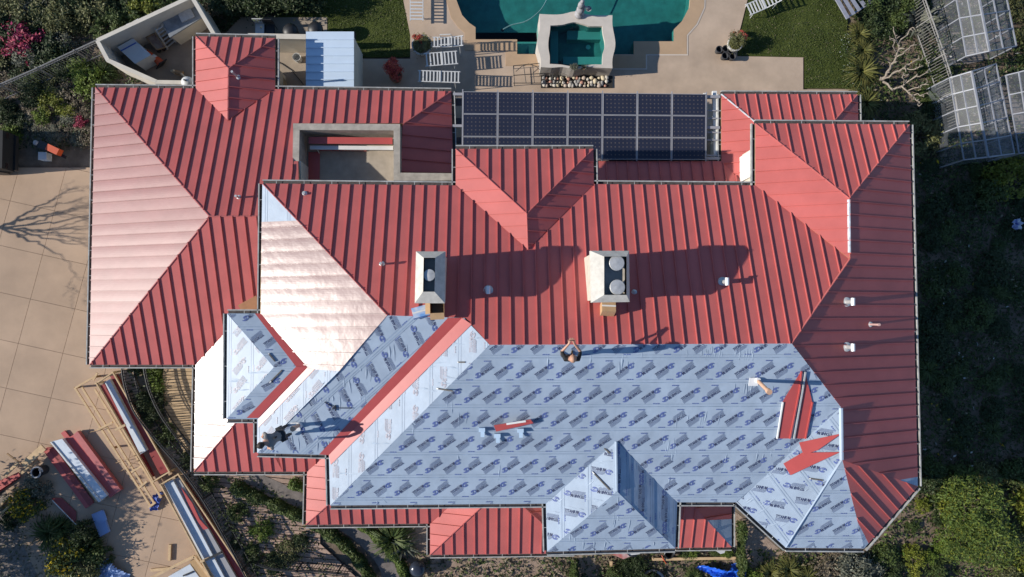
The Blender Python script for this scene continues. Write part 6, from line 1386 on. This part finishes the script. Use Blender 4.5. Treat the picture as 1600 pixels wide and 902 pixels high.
# --- upper left planting
TL = [(-60, -40), (290, -40), (150, 55), (160, 95), (235, 128), (148, 140), (146, 228), (40, 232), (-60, 240)]
scatter('ground_cover', TL, 9000, 0.07, [LDARK, LMID, LDRY], (0.25, 0.3), -0.09, 0.25, 'low mixed ground cover filling the upper left planting', 'ground cover')
LB = {'dark': 'dense dark green shrub in the upper left planting', 'mid': 'mid green shrub in the upper left planting', 'olive': 'olive green shrub in the upper left planting', 'dry': 'dry brown low shrub in the upper left planting', 'lime': 'lime green shrub in the upper left planting', 'grey': 'grey green shrub in the upper left planting'}
GTL = 'shrubs in the upper left planting'
fill([(-40, -30), (170, -30), (150, 50), (60, 95), (-40, 110)], 26, ['dark', 'olive', 'olive', 'mid', 'dark', 'grey', 'lime'], (0.5, 0.95), LB, GTL, 1, mind=0.75, marks=[(0, 10, 'the top left corner'), (100, 0, 'the top edge'), (40, 68, 'the magenta shrub'), (150, 40, 'the enclosure wall'), (55, 108, 'the grey fence'), (5, 100, 'the left edge'), (230, 0, 'the yellow green shrub'), (148, 150, 'the garage corner'), (82, 160, 'the bright shrub'), (20, 180, 'the truck'), (75, 215, 'the orange machine'), (140, 210, 'the garage gutter'), (110, 130, 'the strap leaved clump')])
fill([(-40, 135), (120, 95), (150, 135), (146, 175), (60, 185), (-40, 235)], 20, ['dark', 'mid', 'lime', 'dry', 'olive'], (0.4, 0.75), LB, GTL, 2, mind=0.8, marks=[(0, 10, 'the top left corner'), (100, 0, 'the top edge'), (40, 68, 'the magenta shrub'), (150, 40, 'the enclosure wall'), (55, 108, 'the grey fence'), (5, 100, 'the left edge'), (230, 0, 'the yellow green shrub'), (148, 150, 'the garage corner'), (82, 160, 'the bright shrub'), (20, 180, 'the truck'), (75, 215, 'the orange machine'), (140, 210, 'the garage gutter'), (110, 130, 'the strap leaved clump')])
fill([(35, 185), (146, 175), (146, 225), (40, 228)], 16, ['dry', 'dry', 'grey'], (0.3, 0.6), LB, GTL, 3, h=0.6, mind=0.7, marks=[(0, 10, 'the top left corner'), (100, 0, 'the top edge'), (40, 68, 'the magenta shrub'), (150, 40, 'the enclosure wall'), (55, 108, 'the grey fence'), (5, 100, 'the left edge'), (230, 0, 'the yellow green shrub'), (148, 150, 'the garage corner'), (82, 160, 'the bright shrub'), (20, 180, 'the truck'), (75, 215, 'the orange machine'), (140, 210, 'the garage gutter'), (110, 130, 'the strap leaved clump')])
fill([(165, -30), (300, -35), (270, 0), (165, 45)], 12, ['dark', 'mid', 'dark'], (0.6, 0.95), LB, GTL, 4, mind=0.8, marks=[(0, 10, 'the top left corner'), (100, 0, 'the top edge'), (40, 68, 'the magenta shrub'), (150, 40, 'the enclosure wall'), (55, 108, 'the grey fence'), (5, 100, 'the left edge'), (230, 0, 'the yellow green shrub'), (148, 150, 'the garage corner'), (82, 160, 'the bright shrub'), (20, 180, 'the truck'), (75, 215, 'the orange machine'), (140, 210, 'the garage gutter'), (110, 130, 'the strap leaved clump')])
shrub(40, 68, 1.0, 'pink', 'magenta flowering shrub left of the enclosure', h=0.9); shrub(18, 58, 0.7, 'pink', 'smaller magenta shrub at the left edge'); shrub(128, 193, 0.35, 'pink', 'small magenta plant beside the garage gutter')
shrub(82, 160, 0.62, 'yel', 'bright yellow green shrub below the grey fence'); shrub(105, 172, 0.4, 'yel', 'small yellow green shrub right of the brighter one'); shrub(228, 14, 0.8, 'yel', 'yellow green shrub behind the enclosure wall'); shrub(15, 210, 0.5, 'lime', 'lime shrub at the left edge above the truck')
for x, y, lb in ((128, 112, 'arching strap leaved clump below the enclosure corner'), (160, 112, 'arching strap leaved clump against the enclosure wall'), (100, 95, 'strap leaved clump under the grey fence'), (75, 105, 'strap leaved clump left along the grey fence')): shrub(x, y, 0.75, 'strapdark', lb, name='strap_plant')
shrub(35, 25, 0.8, 'dry', 'dry twiggy shrub above the magenta one')
# --- trees and shade at the top, left of the lawn
for x, y, r, lb in ((352, -22, 0.9, 'big dark tree over the side yard, nearest the enclosure'), (398, -30, 1.1, 'big dark tree at the top edge, middle of three'), (448, -34, 1.15, 'big dark tree at the top edge, nearest the lawn')):
    q = P(x, y, 1.5); t = thing('broadleaf_tree', lb, 'tree', (q.x, q.y, -0.05), 'dark trees at the top edge'); o = put('crown', B['big'][SHRUBS % 2], t, local=True); SHRUBS += 1; o.location = (0, 0, 0.5); o.scale = (r*1.3, r*1.1, r*1.0)
    mb = MB(); mb.tube([(0, 0, 0), (0.05, 0.05, 1.0), (0.1, 0, 2.0)], [0.14, 0.11, 0.06], 8); mb.build('trunk', BARK, t, local=True)
shrub(318, 3, 0.6, 'grey', 'grey leaved shrub beside the enclosure wall cap'); shrub(335, 8, 0.6, 'dry', 'brownish shrub next to the grey leaved one at the top')
scatter('ground_cover', [(305, 0), (460, -30), (505, 0), (505, 20), (380, 27), (345, 55)], 5000, 0.07, [LDARK], (), -0.02, 0.2, 'dark leaf litter and ivy under the trees at the top', 'ground cover')
LTURF = leafmat('turf_blade', (0.055, 0.078, 0.016), (0.11, 0.135, 0.034), 0.3)
scatter('turf', [(430, 24), (430, -20), (626, -20), (628, -10), (634, 20), (640, 55), (640, 88), (557, 89), (557, 52), (512, 49), (512, 24)], 15000, 0.035, [LTURF, LDRY], (0.02,), -0.035, 0.03, 'short clipped turf of the west lawn', 'turf', ns=1.4, asp=0.25)
scatter('turf', [(1170, 0), (1160, 40), (1154, 62), (1154, 86), (1258, 88), (1258, 137), (1329, 137), (1321, 60), (1325, 30), (1310, -10), (1190, -20)], 15000, 0.035, [LTURF, LDRY, LDARK], (0.04, 0.2), -0.035, 0.03, 'short patchy turf of the east lawn', 'turf', ns=1.1, asp=0.25)
# --- potted plants on the patio
POT = mat('white_glazed_pot', (0.55, 0.53, 0.5), rough=0.5, var=0.08); TERRA = mat('terracotta', (0.30, 0.12, 0.07), rough=0.8, var=0.15)
def potted(px, py, r, hp, potm, kinds, label):
    q = P(px, py, hp); t = thing('potted_plant', label, 'potted plant', (q.x, q.y, 0)); mb = MB(); mb.lathe((0, 0, 0), [(r*0.7, 0), (r, hp*0.85), (r*1.06, hp*0.85), (r*1.06, hp), (r*0.9, hp), (r*0.88, hp-0.05)], 24); mb.build('pot', potm, t, local=True)
    mb = MB(); mb.lathe((0, 0, hp-0.06), [(r*0.89, 0), (r*0.85, 0.02)], 20); mb.build('soil', SOIL, t, local=True)
    for i, (k, sc, hh, ox, oy) in enumerate(kinds): o = put('foliage', B[k][i % len(B[k])], t, local=True); o.location = (ox, oy, hp-0.05); o.scale = (sc, sc, sc*hh)
potted(659, 70, 0.40, 0.55, POT, (('olive', 0.42, 0.8, 0, 0), ('red', 0.2, 0.9, -0.08, 0.22), ('red', 0.14, 0.9, -0.3, 0.3)), 'round pale pot with red flowered plant at the lawn corner')
potted(1149, 68, 0.30, 0.5, POT, (('olive', 0.38, 1.0, 0.05, 0.1), ('red', 0.16, 0.9, 0.38, 0.28), ('red', 0.1, 0.8, -0.05, 0.42), ('strap', 0.4, 0.8, 0, 0)), 'white planter with red flowered succulent beside the nursery pots')
potted(618, 118, 0.26, 0.4, TERRA, (('red', 0.42, 1.0, -0.05, 0.08), ('red', 0.34, 1.4, -0.2, 0.2), ('red', 0.25, 1.0, -0.1, 0.5)), 'coral red leaved plant in a terracotta pot beside the shed')
potted(1158, 52, 0.12, 0.2, TERRA, (('red', 0.14, 1.0, 0, 0),), 'tiny terracotta pot with red flower behind the white planter')
q = P(897, 106, 1.0); t = thing('succulents', 'low succulent cluster on the south rim of the spa', 'plant', (q.x, q.y, 1.005)); o = put('foliage', B['grey'][0], t, local=True); o.scale = (0.2, 0.16, 0.3); o = put('foliage', B['agave'][0], t, local=True); o.scale = (0.22, 0.18, 0.25)
q = P(912, 107, 1.0); t = thing('succulents', 'bluish succulent beside the low cluster on the spa rim', 'plant', (q.x, q.y, 1.005)); o = put('foliage', B['agave'][1], t, local=True); o.scale = (0.2, 0.16, 0.3); mb = MB(); mb.lathe((0, 0, 0), [(0.05, 0), (0.07, 0.05)], 10); mb.build('base', TERRA, t, local=True)
# --- right hand planting
RG = [(1332, -40), (1700, -40), (1700, 760), (1437, 760), (1424, 190), (1345, 190), (1330, 140), (1330, 30)]
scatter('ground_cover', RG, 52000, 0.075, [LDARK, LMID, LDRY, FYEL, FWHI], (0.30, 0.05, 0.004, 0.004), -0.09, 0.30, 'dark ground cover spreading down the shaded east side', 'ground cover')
for x, y, r, lb in ((1345, 52, 0.75, 'strap leaved clump below the garden steps'), (1350, 78, 0.8, 'second strap leaved clump below the garden steps'), (1350, 110, 1.05, 'largest strap leaved clump beside the east lawn'), (1356, 160, 0.95, 'strap leaved clump at the corner of the lower north roof'), (1338, 150, 0.6, 'small strap leaved clump between lawn and roof corner')): shrub(x, y, r, 'strap', lb, name='strap_plant')
for x, y in ((1325, 62), (1324, 85), (1328, 108), (1330, 128)): shrub(x, y, 0.4, 'wflower', 'low white flowered edging plant along the east lawn', 'white flowered edging along the east lawn', h=0.7)
shrub(1440, 28, 1.15, 'agave', 'large pale agave behind the metal fence at upper right', name='agave_plant'); shrub(1428, 45, 0.6, 'agave', 'small pale agave below the large one', name='agave_plant')
LR = {'dark': 'dense dark shrub on the shaded east side', 'mid': 'mid green shrub on the east side', 'olive': 'olive shrub on the east side', 'strapdark': 'dark strap leaved clump on the east side', 'big': 'large dark shrub on the east side'}
GR = 'shrubs along the east side of the plot'
fill([(1352, -20), (1435, -20), (1400, 40), (1375, 60), (1358, 40)], 9, ['dark', 'mid', 'dark'], (0.55, 0.9), LR, GR, 5, mind=0.8, marks=[(1380, 0, 'the garden steps'), (1440, 28, 'the agave'), (1405, 100, 'the bare tree'), (1480, 130, 'the metal fence'), (1530, 260, 'the greenhouses'), (1580, 352, 'the plastic bag'), (1436, 300, 'the upper gutter'), (1436, 450, 'the vent pipes'), (1436, 620, 'the lower gutter'), (1600, 450, 'the middle of the right edge'), (1600, 600, 'the lower right edge'), (1520, 400, 'the open middle'), (1520, 690, 'the sunlit lower shrubs')])
fill([(1445, 80), (1480, 110), (1496, 195), (1455, 190), (1450, 150)], 9, ['dark', 'mid', 'strapdark'], (0.4, 0.65), LR, GR, 6, mind=0.8, marks=[(1380, 0, 'the garden steps'), (1440, 28, 'the agave'), (1405, 100, 'the bare tree'), (1480, 130, 'the metal fence'), (1530, 260, 'the greenhouses'), (1580, 352, 'the plastic bag'), (1436, 300, 'the upper gutter'), (1436, 450, 'the vent pipes'), (1436, 620, 'the lower gutter'), (1600, 450, 'the middle of the right edge'), (1600, 600, 'the lower right edge'), (1520, 400, 'the open middle'), (1520, 690, 'the sunlit lower shrubs')])
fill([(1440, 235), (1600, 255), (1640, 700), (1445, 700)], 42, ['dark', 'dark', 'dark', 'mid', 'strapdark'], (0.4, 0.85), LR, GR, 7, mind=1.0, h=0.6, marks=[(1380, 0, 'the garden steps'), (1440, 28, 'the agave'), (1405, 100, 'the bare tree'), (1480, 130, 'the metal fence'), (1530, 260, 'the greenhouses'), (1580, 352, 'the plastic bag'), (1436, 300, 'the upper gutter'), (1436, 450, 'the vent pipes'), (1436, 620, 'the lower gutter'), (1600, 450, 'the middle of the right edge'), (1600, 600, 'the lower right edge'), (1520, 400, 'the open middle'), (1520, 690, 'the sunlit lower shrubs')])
fill([(1592, -20), (1660, -20), (1660, 95), (1596, 90)], 5, ['dark', 'olive'], (0.5, 0.8), LR, GR, 8, marks=[(1380, 0, 'the garden steps'), (1440, 28, 'the agave'), (1405, 100, 'the bare tree'), (1480, 130, 'the metal fence'), (1530, 260, 'the greenhouses'), (1580, 352, 'the plastic bag'), (1436, 300, 'the upper gutter'), (1436, 450, 'the vent pipes'), (1436, 620, 'the lower gutter'), (1600, 450, 'the middle of the right edge'), (1600, 600, 'the lower right edge'), (1520, 400, 'the open middle'), (1520, 690, 'the sunlit lower shrubs')])
for x, y, r, k, lb in ((1440, 210, 0.95, 'olive', 'olive shrub spilling over the north east gutter corner'), (1462, 205, 0.6, 'olive', 'small olive shrub right of the gutter corner'), (1580, 275, 1.1, 'yel', 'sunlit yellowish shrub below the greenhouses'), (1548, 300, 0.8, 'mid', 'half lit shrub below the yellowish one')): shrub(x, y, r, k, lb)
# --- lower right planting
BR = [(1150, 862), (1228, 858), (1352, 860), (1434, 765), (1445, 740), (1700, 720), (1700, 1000), (1150, 1000)]
scatter('ground_cover', BR, 15000, 0.075, [LMID, LDARK, LLIME, LDRY], (0.35, 0.12, 0.12), -0.09, 0.3, 'mixed ground cover in the lower right corner', 'ground cover')
GB = 'shrubs in the lower right corner'; LBR = {'mid': 'mid green shrub in the lower right corner', 'dark': 'dark shrub in the lower right corner', 'lime': 'lime green shrub in the lower right corner', 'olive': 'olive shrub in the lower right corner', 'fine': 'fine leaved pale shrub in the lower right corner', 'yel': 'yellow green shrub in the lower right corner'}
fill([(1370, 850), (1440, 775), (1490, 770), (1480, 910), (1370, 910)], 17, ['lime', 'mid', 'dark', 'lime', 'yel', 'mid'], (0.3, 0.6), LBR, GB, 9, mind=0.85, marks=[(1375, 850, 'the bay corner'), (1440, 775, 'the gutter corner'), (1430, 902, 'the bottom edge'), (1490, 830, 'the fine leaved shrubs'), (1600, 740, 'the right edge'), (1600, 880, 'the bottom right corner'), (1480, 745, 'the shade line')])
for x, y, r, w_ in ((1520, 790, 1.6, 'biggest and highest'), (1550, 840, 1.4, 'right hand'), (1505, 840, 1.2, 'smallest')): shrub(x, y, r, 'fine', w_+' of the three fine leaved shrubs at lower right', GB, h=0.9)
fill([(1560, 735), (1660, 735), (1660, 910), (1570, 910)], 9, ['yel', 'olive', 'mid'], (0.6, 1.0), LBR, GB, 10, marks=[(1375, 850, 'the bay corner'), (1440, 775, 'the gutter corner'), (1430, 902, 'the bottom edge'), (1490, 830, 'the fine leaved shrubs'), (1600, 740, 'the right edge'), (1600, 880, 'the bottom right corner'), (1480, 745, 'the shade line')])
fill([(1440, 730), (1600, 725), (1600, 760), (1450, 765)], 7, ['olive', 'dark', 'mid'], (0.5, 0.8), LBR, GB, 12, marks=[(1375, 850, 'the bay corner'), (1440, 775, 'the gutter corner'), (1430, 902, 'the bottom edge'), (1490, 830, 'the fine leaved shrubs'), (1600, 740, 'the right edge'), (1600, 880, 'the bottom right corner'), (1480, 745, 'the shade line')])
for x, y, r, lb in ((1235, 893, 0.85, 'strap leaved clump below the south-east bay'), (1262, 905, 0.8, 'strap leaved clump at the bottom edge below the bay'), (1205, 898, 0.75, 'strap leaved clump nearest the sandy bed')): shrub(x, y, r, 'strap', lb, name='strap_plant')
for x, y, r in ((1300, 882, 0.9), (1335, 885, 0.9), (1355, 900, 0.8)): shrub(x, y, r, 'dry' if x == 1300 else 'grey', 'twiggy grey shrub under the south-east bay' if x > 1300 else 'dry twiggy shrub under the south-east bay', 'twiggy shrubs under the bay')
# --- south side
hedge('clipped green hedge along the inner side of the garden path', [(455, 752), (500, 776), (540, 802), (575, 826), (605, 852), (628, 885), (640, 925)], 0.55, 0.5, LLIME2, 9000); hedge('darker green hedge along the outer side of the garden path', [(365, 758), (420, 783), (470, 806), (510, 828), (545, 855), (575, 895), (585, 925)], 0.6, 0.5, LMID, 9000)
hedge('narrow clipped hedge beside the small red roof on the south side', [(1156, 812), (1156, 850), (1155, 925)], 0.45, 0.7, LMID, 3200); hedge('short clipped hedge left of the south path', [(897, 874), (896, 900), (895, 930)], 0.42, 0.6, LMID, 2200)
shrub(612, 846, 1.15, 'strapdark', 'dark spiky plant in the south bed below the red eave', name='spiky_plant', h=1.1); shrub(630, 855, 0.7, 'agave', 'pale spiky plant right of the dark one', name='spiky_plant')
scatter('ground_cover', [(590, 825), (680, 875), (900, 868), (1140, 862), (1140, 930), (640, 930)], 5200, 0.07, [LDRY, LMID, LDARK], (0.3, 0.25), -0.09, 0.16, 'patchy low plants on the south flower bed', 'ground cover', ns=1.5)
fill([(950, 876), (1010, 880), (1010, 912), (945, 912)], 7, ['mid', 'dark'], (0.35, 0.55), {'mid': 'green shrub left of the blue tarpaulin', 'dark': 'dark shrub left of the blue tarpaulin'}, 'shrubs left of the tarpaulin', 13)
fill([(1060, 862), (1145, 862), (1145, 868), (1060, 868)], 6, ['mid', 'lime'], (0.2, 0.32), {'mid': 'small green plant under the small red roof', 'lime': 'small lime plant under the small red roof'}, 'small plants under the small red roof', 14)
shrub(1085, 902, 0.55, 'strapdark', 'strap leaved clump beside the tarpaulin', name='strap_plant'); shrub(1178, 905, 0.5, 'lime', 'lime shrub right of the tarpaulin')
# --- planting between railing and deck
SWB = [(195, 572), (250, 572), (252, 605), (262, 645), (285, 690), (305, 735), (335, 760), (350, 800), (420, 880), (400, 905), (355, 835), (300, 750), (250, 692), (207, 630)]
scatter('ground_cover', SWB, 2600, 0.07, [LDARK, LMID], (0.3,), -0.09, 0.35, 'ivy like ground cover between the railing and the deck', 'ground cover')
fill(SWB, 13, ['dark', 'mid', 'dark'], (0.28, 0.5), {'dark': 'dark shrub between the iron railing and the deck', 'mid': 'green shrub between the iron railing and the deck'}, 'shrubs inside the iron railing', 15, mind=0.9)
for x, y, r in ((240, 585, 0.45), (246, 605, 0.4)): shrub(x, y, r, 'lime', 'bright leafy shrub against the deck boards', 'bright shrubs against the deck')
for x, y, r, k, lb in ((408, 830, 0.5, 'lime', 'bright green bush on the paved terrace'), (450, 862, 0.55, 'olive', 'sprawling olive bush on the paved terrace'), (470, 845, 0.4, 'dark', 'dark bush beside the sprawling olive one'), (430, 880, 0.5, 'dark', 'dark bush at the bottom of the paved terrace'), (370, 800, 0.45, 'mid', 'green bush where terrace and railing meet'), (395, 775, 0.4, 'mid', 'small green bush below the lower roof eave')): shrub(x, y, r, k, lb)
scatter('ground_cover', [(330, 742), (400, 742), (470, 790), (500, 850), (540, 902), (400, 902), (350, 820)], 1100, 0.06, [LMID, LDARK], (0.4,), -0.03, 0.18, 'creeping plants growing between the terrace courses', 'ground cover', ns=1.6)
# --- lower left bushes
for x, y, r, k, lb, h in ((40, 788, 0.75, 'flower', 'dense yellow flowered bush beside the wooden tray', 1.3), (58, 762, 0.65, 'grey', 'grey leaved bush above the yellow flowered one', 1.0), (72, 835, 1.0, 'strapdark', 'large dark grassy clump left of the folded blue sheet', 1.2), (92, 826, 0.75, 'strapdark', 'dark grassy clump nearest the dark red sheet', 1.3), (106, 872, 0.95, 'flower', 'large yellow flowered bush at the lower left', 1.35), (138, 854, 0.75, 'strapdark', 'dark grassy clump below the folded blue sheet', 1.4), (130, 895, 0.85, 'olive', 'olive bush at the bottom edge', 1.1), (156, 866, 0.55, 'mid', 'green bush overhanging the driveway', 1.4), (20, 812, 0.5, 'dark', 'dark bush at the left edge below the tray', 1.0), (132, 836, 0.6, 'dark', 'dark bush whose shadow reaches across the driveway', 1.9)): shrub(x, y, r, k, lb, h=h)
scatter('ground_cover', [(-60, 770), (40, 765), (90, 820), (110, 902), (110, 940), (-60, 940)], 2500, 0.05, [LDRY, LGREY, LMID], (0.3, 0.15), -0.02, 0.06, 'dry leaf litter on the gravel verge', 'leaf litter', ns=2.0)
for x, y, r, lb in ((-105, 820, 1.9, 'leafy tree beyond the left edge that shades the gravel verge'), (-120, 892, 1.8, 'leafy tree beyond the lower left corner of the picture')):
    q = P(x, y, 1.5); t = thing('broadleaf_tree', lb, 'tree', (q.x, q.y, -0.05)); o = put('crown', B['big'][SHRUBS % 2], t, local=True); SHRUBS += 1; o.location = (0, 0, 0.9); o.scale = (r, r, r*1.2)
    mb = MB(); mb.tube([(0, 0, 0), (0.05, 0.05, 1.2), (0.1, 0, 2.2)], [0.14, 0.11, 0.06], 8); mb.build('trunk', BARK, t, local=True)
# --- bare frangipani like tree at the upper right
def w3(pts): return [(*P(x, y, z)[:2], z, r) for x, y, z, r in pts]
limb_tree(P(1378, 126, 0), [w3([(1380, 126, -0.05, 0.13), (1378, 126, 0.3, 0.11), (1391, 108, 0.8, 0.09), (1400, 90, 1.3, 0.075), (1404, 70, 1.7, 0.06), (1396, 48, 2.2, 0.035)]), w3([(1404, 72, 1.65, 0.055), (1413, 57, 2.0, 0.045), (1426, 43, 2.3, 0.03)]), w3([(1400, 90, 1.3, 0.06), (1416, 80, 1.7, 0.045), (1428, 70, 2.0, 0.03)]), w3([(1402, 82, 1.4, 0.05), (1395, 68, 1.8, 0.035), (1393, 60, 2.0, 0.025)]),
    w3([(1378, 125, 0.3, 0.09), (1396, 114, 0.8, 0.07), (1411, 108, 1.2, 0.055), (1422, 98, 1.6, 0.04), (1440, 94, 1.9, 0.028)]), w3([(1411, 108, 1.2, 0.05), (1428, 108, 1.5, 0.04), (1442, 104, 1.8, 0.025)]), w3([(1380, 128, 0.3, 0.1), (1397, 140, 0.7, 0.08), (1414, 131, 1.1, 0.065), (1431, 121, 1.5, 0.05), (1451, 113, 1.9, 0.03)]), w3([(1408, 134, 1.0, 0.065), (1420, 146, 1.3, 0.055), (1433, 156, 1.6, 0.04), (1436, 166, 1.9, 0.03)]), w3([(1418, 142, 1.25, 0.05), (1434, 135, 1.6, 0.04), (1449, 129, 1.9, 0.028)]), w3([(1426, 150, 1.4, 0.045), (1440, 147, 1.7, 0.03), (1450, 145, 1.9, 0.02)]), w3([(1414, 131, 1.1, 0.05), (1412, 121, 1.4, 0.04), (1420, 116, 1.6, 0.025)])], PALEBARK, 'bare pale branched tree beside the strap leaved clumps')
# --- leafless tree just outside the left edge: its shadow falls across the driveway
tr_ = random.Random(21); base_ = P(-140, 368, 0); lines = []
def grow(p, d, L, r, depth):
    line = [(p.x, p.y, p.z, r)]; q = p.copy(); dd = d.copy(); n = 4
    for i in range(n):
        dd = (dd+Vector((tr_.uniform(-.16, .16), tr_.uniform(-.2, .2), tr_.uniform(-.02, .10)))).normalized(); q = q+dd*L/n; rr = r*(1-0.62*(i+1)/n); line.append((q.x, q.y, q.z, max(rr, 0.012)))
        if depth > 0 and i >= (1 if depth < 3 else 0) and tr_.random() < 0.8:
            s = dd.cross(Vector((tr_.uniform(-1, 1), tr_.uniform(-1, 1), tr_.uniform(-1, 1)))).normalized(); grow(q.copy(), (dd*0.75+s*tr_.uniform(0.4, 0.75)+Vector((0, 0, 0.15))).normalized(), L*tr_.uniform(0.55, 0.8), max(rr*0.75, 0.014), depth-1)
    lines.append(line)
trunk = [(base_.x, base_.y, -0.1, 0.16), (base_.x+0.05, base_.y, 0.9, 0.14), (base_.x, base_.y+0.03, 1.75, 0.12)]
for k in range(6): a = -1.05+k*0.42; grow(Vector((base_.x, base_.y+0.03, 1.7)), Vector((tr_.uniform(-.25, .1), math.sin(a)*1.0, 0.85)).normalized(), tr_.uniform(1.5, 2.1), 0.085, 3)
limb_tree(base_, [trunk]+lines, BARK, 'leafless tree just beyond the left edge of the driveway', twigs=False, name='leafless_tree', thin=0.5)
